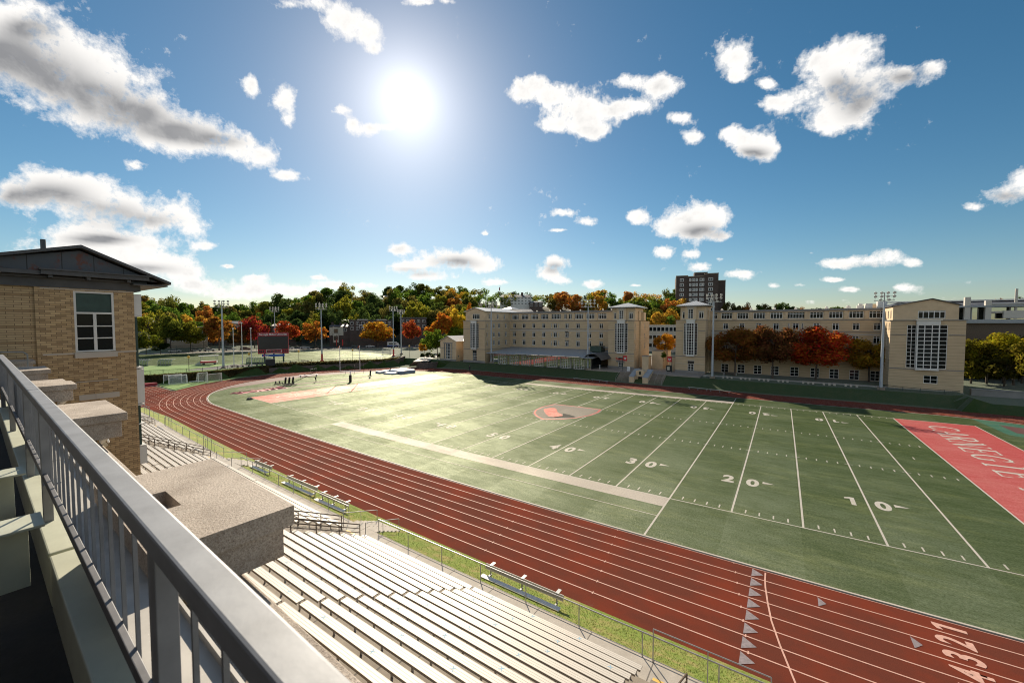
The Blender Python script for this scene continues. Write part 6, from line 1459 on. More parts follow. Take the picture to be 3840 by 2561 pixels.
for i, (u, v, vt) in enumerate(((878,1377,1234),(910,1375,1213),(944,1376,1233))): post_thing('flagpole', ('left','middle tallest','right')[i]+' bare pale flagpole of the three beside the scoreboard', 'flagpole', u, v, Z2, vt, .14, 'white_trim', group='three flagpoles')
for i, (u, v, vt, lab) in enumerate(((709,1394,1342,'left of the first floodlight mast foot'),(935,1376,1330,'beside the flagpoles'),(1121,1360,1320,'between the scoreboard and the red mast foot'),(1323,1352,1315,'between the goal posts on the practice field'),(1535,1335,1300,'beside the plants at the path'))):
    t, h = post_thing('lamp_post', 'short dark lamp post '+lab, 'lamp post', u, v, Z2, vt, .08, 'rust', group='short lamp posts'); b = MB(); b.tube((0,0,h-.1),(0,0,h+.35),.2,8,.34); b.sphere((0,0,h+.4),.25,8,5); o = bpy.data.objects.new('lantern', b.mesh('lantern', M['yellow'])); COL.objects.link(o); o.parent = t
# team shelters, platform, benches on the practice field
def shelter(u0, u1, v, label, hpx=24, bays=5):
    a = G(u0, v, Z2); c = G(u1, v, Z2); m_ = (a+c)/2; d = (c-a)[:2]; L_ = float(np.linalg.norm(d)); rz = math.atan2(d[1], d[0]); D = math.hypot(m_[0]-CAMX, m_[1]-CAMY); H = atD((u0+u1)/2, v-hpx, D)[2]-Z2
    t = thing('team_shelter', label, 'shelter', (m_[0], m_[1], Z2), 'curved team shelters on the practice field', rz)
    def P_(n, b, mt): o = bpy.data.objects.new(n, b.mesh(n, M[mt])); COL.objects.link(o); o.parent = t
    prof = [(1.4*(-.5), 0), (-.72, H*.5), (-.5, H*.82), (0., H*.97), (.9, H*1.0)]; b = MB(); g_ = MB()
    for (ya, za), (yb, zb) in zip(prof[:-1], prof[1:]): g_.quad((-L_/2,ya,za),(L_/2,ya,za),(L_/2,yb,zb),(-L_/2,yb,zb))
    P_('canopy', g_, 'shelter')
    for k in range(bays+1):
        x = -L_/2+L_*k/bays; b = MB(); b.path([(x,y,z) for y, z in prof], .07, 5); P_('rib', b, 'rail_grey')
    b = MB(); b.box(-L_/2, L_/2, -.3, .1, H*.22, H*.27); P_('seat', b, 'darkgreen'); b = MB(); b.box(-L_/2, L_/2, -.62, -.52, 0, H*.3); P_('back_panel', b, 'rail_grey')
shelter(513, 562, 1372.5, 'curved grey team shelter at the pavilion edge, first from the left'); shelter(600, 649, 1371, 'curved grey team shelter on the practice field, second from the left'); shelter(929, 1019, 1364, 'long curved team shelter below the scoreboard', 24, 9)
a = G(785, 1367, Z2); t = thing('viewing_platform', 'red and white platform with a flat canopy on the practice field', 'platform', (a[0], a[1], Z2), None, R_(60)); H = atD(785, 1333, math.hypot(a[0]-CAMX,a[1]-CAMY))[2]-Z2
def P_(n, b, mt): o = bpy.data.objects.new(n, b.mesh(n, M[mt])); COL.objects.link(o); o.parent = t; return o
b = MB(); b.box(-2,2,-1,1,.5,H*.42); P_('body', b, 'white_trim'); b = MB(); b.box(-2.02,2.02,-1.04,-1.0,.6,1.2); P_('red_panel', b, 'red'); b = MB(); b.box(-2.5,2.4,-1.3,1.3,H-.15,H); P_('canopy', b, 'rail_grey')
for x, y in ((-1.9,-.9),(1.9,-.9),(-1.9,.9),(1.9,.9)): b = MB(); b.tube((x,y,0),(x,y,H-.15),.07); P_('post', b, 'rail_grey')
for x in (-1.4,1.4): b = MB(); b.tube((x,-.15,.35),(x,.15,.35),.35,12); P_('wheel', b, 'rubber')
b = MB(); b.hexa([(-3.6,-.4,0),(-2,-.4,0),(-2,.4,0),(-3.6,.4,0),(-3.6,-.4,.15),(-2,-.4,1.3),(-2,.4,1.3),(-3.6,.4,.15)]); P_('steps', b, 'rail_grey')
for i, u in enumerate((881,901,921,954,974,993,1030,1060,1100,1145)):
    p = G(u, 1378-(u-881)*.072, Z2); t = thing('stone_bench', f'low stone bench on the wall terrace, {ORD[i]} from the left', 'bench', (p[0], p[1], Z2), 'low stone benches on the terrace', R_(60)); b = MB(); b.box(-1.1,1.1,-.3,.3,.42,.58); P_('seat', b, 'stepconc')
    for x in (-.7,.7): b = MB(); b.box(x-.15,x+.15,-.2,.2,0,.42); P_('leg', b, 'stepconc')
p = G(1014, 1371, Z2); t = thing('storage_box', 'dark box standing at the foot of the scoreboard', 'box', (p[0], p[1], Z2), None, R_(60)); b = MB(); b.box(-1.2,1.2,-.6,.6,0,1.9); P_('body', b, 'dark'); b = MB(); b.box(-1.25,1.25,-.65,.65,1.9,2.0); P_('lid', b, 'rail_grey')
# goals
def goal(p0, p1, H, depth, label, z, net=True, tilt=0):
    a = Vector(p0); c = Vector(p1); m_ = (a+c)/2; L_ = (c-a).length; rz = math.atan2(c.y-a.y, c.x-a.x); t = thing('soccer_goal', label, 'goal', (m_.x, m_.y, z), 'portable soccer goals', rz)
    def P_(n, b, mt): o = bpy.data.objects.new(n, b.mesh(n, M[mt])); COL.objects.link(o); o.parent = t
    for x in (-L_/2, L_/2): b = MB(); b.box(x-.06,x+.06,-.06,.06,0,H); P_('goalpost', b, 'white')
    b = MB(); b.box(-L_/2-.06,L_/2+.06,-.06,.06,H,H+.12); P_('crossbar', b, 'white')
    b = MB()
    for x in (-L_/2, L_/2): b.path([(x,0,H),(x,depth*.45,H-.05),(x,depth,.06),(x,0,.06)], .035, 5)
    b.tube((-L_/2,depth,.06),(L_/2,depth,.06),.035,5); P_('frame', b, 'white_trim')
    b = MB(); b.quad((-L_/2,depth*.45,H-.05),(L_/2,depth*.45,H-.05),(L_/2,depth,.05),(-L_/2,depth,.05)); b.quad((-L_/2,0,H),(L_/2,0,H),(L_/2,depth*.45,H-.05),(-L_/2,depth*.45,H-.05))
    for x in (-L_/2, L_/2): b.poly([(x,0,.05),(x,depth,.05),(x,depth*.45,H-.05),(x,0,H)])
    P_('net', b, 'net')
goal((-141.0,-1.6), (-140.0,1.7), 2.0, .9, 'white soccer goal in front of the hedge, back one of the left pair', 0.02)
goal((-138.9,-1.2), (-138.4,2.2), 2.0, -1.4, 'white soccer goal in front of the hedge, front one of the left pair', 0.02)
goal((-137.1,4.2), (-137.3,6.2), 2.2, 1.2, 'white soccer goal by the track, left one of the right pair', 0.02)
goal((-133.9,5.1), (-134.1,8.2), 2.0, 1.2, 'white soccer goal by the track, right one of the right pair', 0.02)
goal((-149.4,70.5), (-148.5,73.6), 2.7, 1.5, 'white boxy goal on the practice field right of the uprights', Z2)
goal((-143.8,86.), (-142.0,89.5), 2.5, 1.5, 'white goal at the far end behind the small yellow tree', Z2)
b = MB(); struct(bpy.data.objects.new('tmp', None)) if False else None
t = thing('fallen_crossbar', 'white padded bar lying on the grass between the pairs of goals', 'bar', (-138, 4.2, .05)); b = MB(); b.tube((-.3,-1.6,.12),(.6,1.3,.12),.11,8); P_('bar', b, 'white')
t = thing('storage_bin', 'low maroon storage bin in front of the hedge at the left', 'box', (-139.6, -4.6, 0), None, R_(10)); b = MB(); b.box(-.9,.9,-1.1,1.1,0,.55); P_('body', b, 'maroon'); b = MB(); b.box(-1.,1.,-1.2,1.2,.55,.65); P_('lid', b, 'maroon')
struct(sheet('bin_slab', [(-140.9,-10),(-140.9,-2.8),(-138.4,-2.8),(-137.4,-10)], .012, M['walk']))
b = MB(); b.poly([(x, y, .004) for x, y in [(-142.5,-2.8),(-137.2,-3.4),(-125.9,-3.6),(-130.5,1.2),(-135.5,8.5),(-138.8,15.5),(-141.5,18)]]); struct(b.build('track_side_grass', M['lawn3']))
# goal post (football)
t = thing('goalpost', 'white football goalpost with a black padded base and orange ribbons', 'goalpost', (-105.5, 25.8, 0), None, R_(57.5)); hb = 2.35
b = MB(); b.tube((0,0,0),(0,0,1.85),.32,12); P_('base_pad', b, 'black'); b = MB(); b.path([(0,0,1.8),(0,.15,2.4),(0,.55,2.7)], .12, 8); P_('neck', b, 'white'); b = MB(); b.tube((-hb*1.03,.55,2.72),(hb*1.03,.55,2.72),.10,8); P_('crossbar', b, 'white')
for x in (-hb, hb): b = MB(); b.tube((x,.55,2.7),(x,.55,9.2),.08,8); P_('upright', b, 'white'); b = MB(); b.extr([(0,0,0),(0,.03,0),(-.3,.03,-.5),(-.3,0,-.5)], (x,.5,9.2), (x-.25,.5,9.0)); P_('ribbon', b, 'orange')
# landing mat
t = thing('landing_mat', 'big pale blue grey pole vault landing mat at the end of the field', 'mat', (-110, 43, 0)); hm = .95
def pr(pts, z1, n, m): b = MB(); b.prism([(x+110, y-43) for x, y in pts], 0, z1); P_(n, b, m)
pr([(-113.6,44.2),(-107.4,43.6),(-106.9,48.8),(-113.4,50.0)], .85, 'main_pad', 'pad'); pr([(-113.65,44.15),(-107.35,43.55),(-106.85,48.85),(-113.45,50.05)][::1], .90, 'top_cover', 'padtop') if False else None
b = MB(); b.prism([(x+110, y-43) for x, y in [(-113.55,44.25),(-107.45,43.65),(-106.95,48.75),(-113.35,49.95)]], .86, .93); P_('top_cover', b, 'padtop')
pr([(-115.6,41.0),(-113.6,41.0),(-113.0,45),(-115.8,46.2)], .55, 'front_pad', 'pad'); pr([(-111.5,40.8),(-108.6,41.6),(-108.4,43.5),(-111.6,43.9)], .45, 'front_pad', 'pad')
b = MB(); b.prism([(x+110, y-43) for x, y in [(-115.55,41.05),(-113.65,41.05),(-113.05,44.95),(-115.75,46.1)]], .551, .58); P_('pad_cover', b, 'padtop'); b = MB(); b.prism([(x+110, y-43) for x, y in [(-111.45,40.85),(-108.65,41.65),(-108.45,43.45),(-111.55,43.85)]], .451, .48); P_('pad_cover', b, 'padtop')
# crumpled red cover
b = MB(); r = random.Random(4); n, m_ = 26, 5; A0, A1 = np.array(W(-107.3,-.8)), np.array(W(-108.2,9.5))
for i in range(n+1):
    for j in range(m_+1): p = A0+(A1-A0)*i/n; b.v.append((p[0]-.9+.45*j+r.uniform(-.15,.15), p[1]+.25*j+r.uniform(-.1,.1), .05+.25*r.random() if 0 < j < m_ and 0 < i < n else .02))
for i in range(n):
    for j in range(m_): a = i*(m_+1)+j; b.f.append((a, a+1, a+m_+2, a+m_+1)); b.m.append(0)
tag(b.build('crumpled_cover', simple('pink_red_tarpaulin', (.62,.16,.16), .6)), 'crumpled long red cover lying on the turf beside the near bend', 'tarpaulin')
# blocking sleds, hurdle, bag
def sled(x, y, rz, n, label, ph=1.75):
    global t; t = thing('blocking_sled', label, 'training sled', (x, y, 0), None, rz); b = MB(); L_ = .8*n; b.box(-L_/2,L_/2,-.05,.05,.12,.22); b.box(-L_/2,L_/2,.9,1.0,.12,.22); P_('frame', b, 'black')
    for i in range(n):
        x_ = -L_/2+.4+.8*i; b = MB(); b.tube((x_,.1,.45),(x_+.05,-.65 if ph > 1 else -.3,ph),.22 if ph > 1 else .16,10); P_('pad', b, 'black'); b = MB(); b.box(x_-.05,x_+.05,-.1,1.3,.2,.3); b.tube((x_,0,.2),(x_,0,.7),.04); P_('arm', b, 'rust')
    for x_ in (-L_/2, L_/2): b = MB(); b.tube((x_-.05,1.3,.2),(x_+.05,1.3,.2),.2,10); P_('wheel', b, 'rubber')
sled(-114.0, 14.9, R_(70), 3, 'black three-pad blocking sled on the turf near the left bend'); sled(-116.4, 13.4, R_(50), 2, 'low black sled with short pads left of the three-pad sled', .75); sled(-109.7, 34.8, R_(60), 1, 'small single-pad sled between the goalpost and the landing mat')
p = W(-98.2, -.9); t = thing('equipment_bag', 'small black bag on the sideline beside the red end zone', 'bag', (p[0], p[1], 0), None, R_(40)); b = MB(); b.hexa([(-.5,-.22,0),(.5,-.22,0),(.5,.22,0),(-.5,.22,0),(-.42,-.12,.32),(.42,-.12,.32),(.42,.12,.32),(-.42,.12,.32)]); P_('body', b, 'black'); b = MB(); b.path([(-.2,0,.3),(-.1,0,.5),(.1,0,.5),(.2,0,.3)], .03, 5); P_('strap', b, 'black')
a = G(1175, 1395, 0); t = thing('hurdle', 'striped white and black hurdle standing beside the track bend', 'hurdle', (a[0], a[1], 0), None, R_(70)); b = MB(); b.box(-.9,.9,-.03,.03,.95,1.1); P_('bar', b, 'white')
for x in (-.7,0,.7): b = MB(); b.box(x-.12,x+.12,-.034,.034,.955,1.095); P_('stripe', b, 'black')
for x in (-.8,.8): b = MB(); b.path([(x,0,1),(x,0,.04),(x,.7,.04)], .03, 5); P_('leg', b, 'rail_grey')
a = G(1157, 1412, 0); t = thing('white_table', 'long low white board lying on stands beside the track bend', 'board', (a[0], a[1], 0), None, R_(70)); b = MB(); b.box(-2.4,2.4,-.5,.5,.42,.50); P_('top', b, 'white')
for x in (-2,2): b = MB(); b.box(x-.05,x+.05,-.4,.4,0,.42); P_('leg', b, 'rail_grey')
a = G(1330, 1402, 0); t = thing('rolling_frame', 'thin dark pipe frame standing behind the football goalpost', 'frame', (a[0], a[1], 0), None, R_(60)); b = MB()
for x in (-2.5,0,2.5): b.path([(x,0,0),(x,0,2.3),(x,1,2.6)], .04, 5)
b.path([(-2.5,0,2.3),(2.5,0,2.3)], .04, 5); b.path([(-2.5,1,2.6),(2.5,1,2.6)], .04, 5); P_('frame', b, 'rust')

# ------------------------------------------------------------------ people (skinned skeletons)
def person(x, y, z, rz, H, label, pose='stand', shirt='cloth_dark', legs='cloth_dark'):
    t = thing('person', label, 'person', (x, y, z), None, rz); s = H/1.75
    J = {'pelvis':(0,0,.93),'chest':(0,0,1.25),'neck':(0,0,1.46),'head':(0,.0,1.60),'crown':(0,0,1.72)}
    if pose == 'bend': J.update({'chest':(0,-.22,1.15),'neck':(0,-.36,1.30),'head':(0,-.44,1.38),'crown':(0,-.50,1.46)})
    if pose == 'walk': ft = ((.10,-.28,.06),(-.10,.32,.10)); kn = ((.10,-.18,.50),(-.10,.10,.50)); hd_ = ((.24,.20,.90),(-.24,-.24,.92)); el = ((.22,.08,1.15),(-.22,-.08,1.15))
    elif pose == 'bend': ft = ((.12,.05,.06),(-.12,.10,.06)); kn = ((.12,-.08,.50),(-.12,0,.50)); hd_ = ((.30,-.55,1.55),(-.28,-.5,1.5)); el = ((.30,-.30,1.40),(-.30,-.28,1.38))
    else: ft = ((.10,-.02,.06),(-.10,.04,.06)); kn = ((.10,-.02,.50),(-.10,0,.50)); hd_ = ((.20,-.16,1.02),(-.22,-.10,.98)); el = ((.24,.0,1.14),(-.24,.02,1.13))
    V = [J['pelvis'],J['chest'],J['neck'],J['head'],J['crown']]; Rr = [.15,.16,.06,.10,.075]; E_ = [(0,1),(1,2),(2,3),(3,4)]
    ch = Vector(J['chest'])
    for i, sx in enumerate((1,-1)):
        b0 = len(V); V += [(.09*sx,0,.86), kn[i], ft[i], (ft[i][0],ft[i][1]-.18,.04)]; Rr += [.10,.065,.045,.04]; E_ += [(0,b0),(b0,b0+1),(b0+1,b0+2),(b0+2,b0+3)]
        b0 = len(V); V += [(.19*sx, ch.y, ch.z+.14), el[i], hd_[i], (hd_[i][0], hd_[i][1]-.05, hd_[i][2]-.09)]; Rr += [.06,.045,.033,.035]; E_ += [(1,b0),(b0,b0+1),(b0+1,b0+2),(b0+2,b0+3)]
    me = bpy.data.meshes.new('body'); me.from_pydata([tuple(c*s for c in v) for v in V], E_, []); o = bpy.data.objects.new('body', me); COL.objects.link(o); o.parent = t
    md = o.modifiers.new('skin', 'SKIN'); sk_ = me.skin_vertices[0] if me.skin_vertices else me.attributes
    for i, q in enumerate(me.skin_vertices[0].data): q.radius = (Rr[i]*s, Rr[i]*s); q.use_root = (i == 0)
    o.modifiers.new('sub', 'SUBSURF').levels = 1; me.materials.append(M[legs] if pose != 'bend' else M[shirt])
    b = MB(); hp = Vector(J['head'])*s; b.sphere((hp.x, hp.y-.01, hp.z), .105*s, 10, 8, (.85,1,1.15)); o = bpy.data.objects.new('face', b.mesh('face', M['skin'], True)); COL.objects.link(o); o.parent = t
    b = MB(); b.sphere((hp.x, hp.y+.025*s, hp.z+.035*s), .112*s, 10, 8, (.95,.95,1.05)); o = bpy.data.objects.new('hair', b.mesh('hair', M['black'], True)); COL.objects.link(o); o.parent = t
p = G(1184, 1433, 0); person(p[0], p[1], 0, R_(60), 1.62, 'person in dark clothes bending forward on the turf at the far end', 'bend')
p = G(1761, 1394, 0); person(p[0], p[1], 0, R_(50), 1.9, 'person in black standing on the track in front of the dormitory shadow', 'stand')
p = G(3585, 1481, 1.4); person(p[0], p[1], 1.4, R_(90), 1.85, 'person in dark clothes walking past the right end block', 'walk')
p = G(2478, 1363, 2.2); person(p[0], p[1], 2.2, R_(20), 1.9, 'dark silhouetted person standing beside the flower planter in the courtyard', 'walk')

# ------------------------------------------------------------------ courtyard and lawn furniture
def P_(n, b, mt): o = bpy.data.objects.new(n, b.mesh(n, M[mt])); COL.objects.link(o); o.parent = t; return o
p = G(2492, 1366, 2.22); t = thing('flower_planter', 'tapered stone planter filled with red flowers in the courtyard gap', 'planter', (p[0], p[1], 2.22)); s = 1.0
b = MB(); b.tube((0,0,0),(0,0,1.3),.55,12,.95); P_('pot', b, 'terra'); b = MB(); r = random.Random(2)
for _ in range(60): b.sphere((r.gauss(0,.5), r.gauss(0,.5), 2.0+r.gauss(0,.4)), .2, 6, 4)
P_('flowers', b, 'redflower')
def bike(x, y, rz, label):
    global t; t = thing('bicycle', label, 'bicycle', (x, y, 2.22), 'bicycles leaning in the courtyard', rz)
    for wx in (-.52, .52):
        b = MB(); b.path([(wx+.33*math.cos(a), 0, .34+.33*math.sin(a)) for a in np.linspace(0, 2*PI, 17)], .025, 5); P_('wheel', b, 'rubber')
    b = MB(); b.path([(-.52,0,.34),(-.1,0,.34),(.35,0,.85),(-.2,0,.85),(-.1,0,.34)], .022, 5); b.path([(-.2,0,.85),(-.52,0,.34)], .02, 5); b.path([(.35,0,.95),(.52,0,.34)], .022, 5); P_('frame', b, 'rust')
    b = MB(); b.sphere((-.22,0,.95), .12, 8, 4, (1,.5,.35)); P_('saddle', b, 'black'); b = MB(); b.tube((.36,-.25,1.0),(.36,.25,1.0),.02,5); P_('handlebar', b, 'black')
for i, (u, v) in enumerate(((2430,1375),(2437,1376),(2444,1376))): p = G(u, v, 2.22); bike(p[0], p[1], R_(20+15*i), ('leftmost','middle','rightmost')[i]+' bicycle of the three parked in the courtyard')
def banner(u, v, z, label, side=1):
    global t; p = G(u, v, z); t = thing('banner_post', label, 'banner', (p[0], p[1], z), 'red banners on dark posts'); b = MB(); b.tube((0,0,0),(0,0,4.2),.07,8); P_('post', b, 'darkgreen')
    b = MB(); b.box(.08*side, 1.15*side, -.03, .03, 2.7, 4.1); P_('banner', b, 'red'); b = MB(); b.prism([(.38*side+.0, 0),(.62*side,0)], 0, 0) if False else b.poly([(.3*side,-.04,3.6),(.95*side,-.04,3.6),(.85*side,-.04,3.25),(.62*side,-.04,3.0),(.4*side,-.04,3.25)]); P_('emblem', b, 'signwhite'); b = MB(); b.poly([(.5*side,-.05,3.5),(.75*side,-.05,3.45),(.7*side,-.05,3.25),(.55*side,-.05,3.2)]); P_('emblem_centre', b, 'black')
banner(2335, 1391, 2.22, 'red banner on a dark post in front of the left tower door'); banner(2519, 1397, 2.22, 'red banner on a dark post beside the litter bin', -1)
p = G(2357, 1391, 2.22); t = thing('sandwich_board', 'small white sandwich board standing in front of the left tower', 'sign', (p[0], p[1], 2.22)); b = MB(); b.hexa([(-.35,-.3,0),(.35,-.3,0),(.35,-.26,0),(-.35,-.26,0),(-.35,-.02,1.2),(.35,-.02,1.2),(.35,.02,1.2),(-.35,.02,1.2)]); P_('front_panel', b, 'white'); b = MB(); b.hexa([(-.35,.26,0),(.35,.26,0),(.35,.3,0),(-.35,.3,0),(-.35,.03,1.2),(.35,.03,1.2),(.35,.05,1.2),(-.35,.05,1.2)]); P_('back_panel', b, 'white'); b = MB(); b.box(-.25,.25,-.19,-.17,.7,.76); P_('stripe', b, 'blue')
p = G(2508, 1393, 2.22); t = thing('litter_bin', 'black litter bin with a pale poster beside the right tower', 'bin', (p[0], p[1], 2.22)); b = MB(); b.box(-.6,.6,-.4,.4,0,1.5); P_('body', b, 'dark'); b = MB(); b.box(-.65,.65,-.45,.45,1.5,1.65); P_('lid', b, 'darkgreen'); b = MB(); b.box(-.35,.3,-.42,-.4,.4,1.3); P_('poster', b, 'cream')
p = G(2249, 1383, 2.22); t = thing('bollard', 'short white bollard by the cafe entrance', 'bollard', (p[0], p[1], 2.22)); b = MB(); b.tube((0,0,0),(0,0,1.15),.14,10); P_('post', b, 'white'); b = MB(); b.sphere((0,0,1.15), .14, 8, 4, (1,1,.5)); P_('cap', b, 'white')
def lbench(u0, v0, u1, v1, z, label):
    global t; a = G(u0, v0, z); c = G(u1, v1, z); m_ = (a+c)/2; d = (c-a)[:2]; L_ = float(np.linalg.norm(d)); t = thing('backless_bench', label, 'bench', (m_[0], m_[1], hgt(m_[0], m_[1])), 'long aluminium benches on the shaded bank', math.atan2(d[1], d[0])); b = MB(); b.box(-L_/2,L_/2,-.15,.15,.52,.57); P_('seat', b, 'alu')
    for k in range(3): x = -L_/2+.3+(L_-.6)*k/2; b = MB(); b.box(x-.06,x+.06,-.2,.2,-.3,.1); b.box(x-.05,x+.05,-.05,.05,.05,.52); P_('leg', b, 'galv')
for (q, lab) in (((2150,1413,2210,1420,.7),'left one below the cafe'),((2218,1418,2280,1426,.7),'right one below the cafe'),((2580,1446,2656,1454,.7),'left one below the first red tree'),((2660,1455,2740,1463,.7),'right one below the first red tree')): lbench(*q, 'long backless bench on the grass bank, '+lab)
p = G(2738, 1408, 2.0); t = thing('picnic_table', 'dark picnic table under the brown autumn tree', 'table', (p[0], p[1], 2.0)); b = MB(); b.box(-1.6,1.6,-.4,.4,.75,.82); P_('top', b, 'rust'); b = MB(); b.box(-1.6,1.6,-.9,-.6,.42,.47); P_('seat', b, 'rust'); b = MB(); b.box(-1.6,1.6,.6,.9,.42,.47); P_('seat', b, 'rust')
for x in (-1.3,1.3): b = MB(); b.box(x-.06,x+.06,-.7,.7,0,.75); P_('leg', b, 'white_trim')
SPT = [2712,2728,2744,2779,2795,2811,2847,2864,2881,2919,2936,2953,3012,3031,3049,3089,3110,3129,3171,3191,3213]
for i, u in enumerate(SPT):
    v = 1417.5+(u-2712)*.068; p = G(u, v, 2.0); t = thing('marker_post', f'small pale stone marker post in the row under the trees, {i+1} from the left', 'post', (p[0], p[1], 2.0), 'pale marker posts under the trees'); t['label'] = ['one of three pale stone marker posts in the cluster '+q for q in ('nearest the floodlight mast','second from the floodlight mast','third from the floodlight mast','fourth from the floodlight mast','fifth from the floodlight mast','sixth from the floodlight mast','seventh, closest to the end block')][i//3]; b = MB(); b.box(-.18,.18,-.18,.18,0,.42); P_('post', b, 'stonelight'); b = MB(); b.box(-.24,.24,-.24,.24,.42,.5); P_('cap', b, 'stonelight')
chain([tuple(G(u, v, 1.5)[:2]) for u, v in ((3300,1462),(3385,1474),(3450,1480),(3540,1487),(3600,1490))], 1.45, 1.2, 'dark railing in front of the right end block', 3.4, 'link')
p = G(3705, 1486, 1.4); t = thing('low_wall', 'low stone wall at the right edge in the shade', 'wall', (p[0], p[1], 1.4)); b = MB(); b.box(-2.2,5,-.4,.4,0,1.1); P_('wall', b, 'string'); b = MB(); b.box(-2.3,5.1,-.5,.5,1.1,1.25); P_('coping', b, 'string')
p = G(1603, 1368, .8); t = thing('round_wall', 'low curved stone retaining wall at the corner of the path', 'wall', (p[0], p[1], 0)); b = MB()
for k in range(10):
    a0, a1 = R_(150+24*k), R_(150+24*(k+1)); r0, r1 = 3.2, 3.7; b.hexa([(r0*math.cos(a0),r0*math.sin(a0),0),(r1*math.cos(a0),r1*math.sin(a0),0),(r1*math.cos(a1),r1*math.sin(a1),0),(r0*math.cos(a1),r0*math.sin(a1),0),(r0*math.cos(a0),r0*math.sin(a0),1.9),(r1*math.cos(a0),r1*math.sin(a0),1.9),(r1*math.cos(a1),r1*math.sin(a1),1.9),(r0*math.cos(a1),r0*math.sin(a1),1.9)])
P_('wall', b, 'rubble')
for i, (u, v, sz_) in enumerate(((1585,1338,1.2),(1608,1338,1.6),(1625,1340,1.1),(1650,1342,1.4))):
    p = G(u, v, 2.1); t = thing('shrub', f'low dark shrub on the path corner bed, {ORD[i]} from the left', 'shrub', (p[0], p[1], 2.0), 'shrubs beside the path'); o = bpy.data.objects.new('foliage', CROWNS[i][0]); COL.objects.link(o); o.parent = t; o.scale = (sz_,sz_,sz_*.7); o.location = (0,0,sz_*.6); o.color = (*DG, 1); b = MB(); b.tube((0,0,-.1),(0,0,.5),.08,6); P_('stem', b, 'bark')
p = G(2489, 1338, 2.1)

# ------------------------------------------------------------------ street : cars, van, houses
def car(u, v, colm, label, D=236, kind='car', sc=1.0, flip=1):
    global t; p = atD(u, v, D); az = math.atan2(p[1]-CAMY, p[0]-CAMX); t = thing('parked_car' if kind == 'car' else 'delivery_van', label, 'car' if kind == 'car' else 'van', (p[0], p[1], 2.21), 'vehicles along the street' , az-PI/2+(PI if flip < 0 else 0)); t.scale = (sc,)*3
    if kind == 'car':
        b = MB(); b.extr([(-2.25,0,.35),(2.25,0,.35),(2.3,0,.75),(1.5,0,.95),(-1.9,0,1.0),(-2.28,0,.85)], (0,-.85,0), (0,.85,0)); P_('body', b, colm); b = MB(); b.extr([(-1.8,0,.98),(1.1,0,.94),(.45,0,1.42),(-1.2,0,1.46)], (0,-.74,0), (0,.74,0)); P_('windows', b, 'glassblk'); b = MB(); b.extr([(-1.15,0,1.455),(.42,0,1.415),(.40,0,1.47),(-1.1,0,1.51)], (0,-.7,0), (0,.7,0)); P_('roof', b, colm)
        for x in (-1.4,1.4):
            for y in (-.86,.70): b = MB(); b.tube((x,y,.34),(x,y+.16,.34),.34,12); P_('wheel', b, 'rubber')
        for y in (-.6,.6): b = MB(); b.box(2.2,2.32,y-.2,y+.2,.6,.75); P_('headlight', b, 'white')
    else:
        b = MB(); b.box(-3,2,-1.1,1.1,.6,2.9); P_('box_body', b, 'white_trim'); b = MB(); b.extr([(2.0,0,.6),(3.3,0,.6),(3.3,0,1.4),(2.7,0,2.3),(2.0,0,2.4)], (0,-1,0), (0,1,0)); P_('cab', b, 'white'); b = MB(); b.box(-3.02,2.02,-1.13,-1.1,.6,1.05); P_('blue_band', b, 'blue'); b = MB(); b.box(-2.2,1.3,-1.14,-1.11,1.5,2.2); P_('window_strip', b, 'glassblk')
        for x in (-2,2.2):
            for y in (-1.1,.9): b = MB(); b.tube((x,y,.42),(x,y+.2,.42),.42,12); P_('wheel', b, 'rubber')
M['carwhite'] = simple('white_car_paint', (.72,.72,.72), .2, 0, .7, var=.02); M['carsilver'] = simple('silver_car_paint', (.35,.37,.40), .22, .4, .7, var=.02); M['carblack'] = simple('black_car_paint', (.02,.02,.022), .15, 0, .8, var=.02); M['carblue'] = simple('grey_blue_car_paint', (.12,.15,.19), .2, .3, .7, var=.02); M['carred'] = simple('dark_red_car_paint', (.16,.02,.02), .2, 0, .7, var=.02)
for q in ((655,1311,'carwhite','white parked car at the left beside the tan apartment house'),(735,1309,'carsilver','silver parked car behind the yellow green tree'),(785,1309,'carwhite','large white pickup like car left of the first floodlight mast'),(862,1309,'carsilver','silver parked car behind the left flagpole'),(921,1307,'carred','dark red parked car behind the middle flagpole'),(1083,1300,'carwhite','white car right beside the scoreboard'),(1143,1302,'carwhite','white car with glinting windscreen right of the scoreboard'),(1187,1300,'carblack','black car left of the red foot mast'),(1335,1296,'carblue','grey blue car in front of the dark fraternity house'),(1388,1295,'carwhite','white car under the wide yellow orange tree'),(1573,1290,'carsilver','grey car behind the red orange tree')):
    car(q[0], q[1], q[2], q[3], 232 if q[0] < 1000 else 229, sc=1.0)
car(1474, 1296, 'white', 'white boxy delivery van with a blue band behind the far masts', 229, 'van', 1.0)
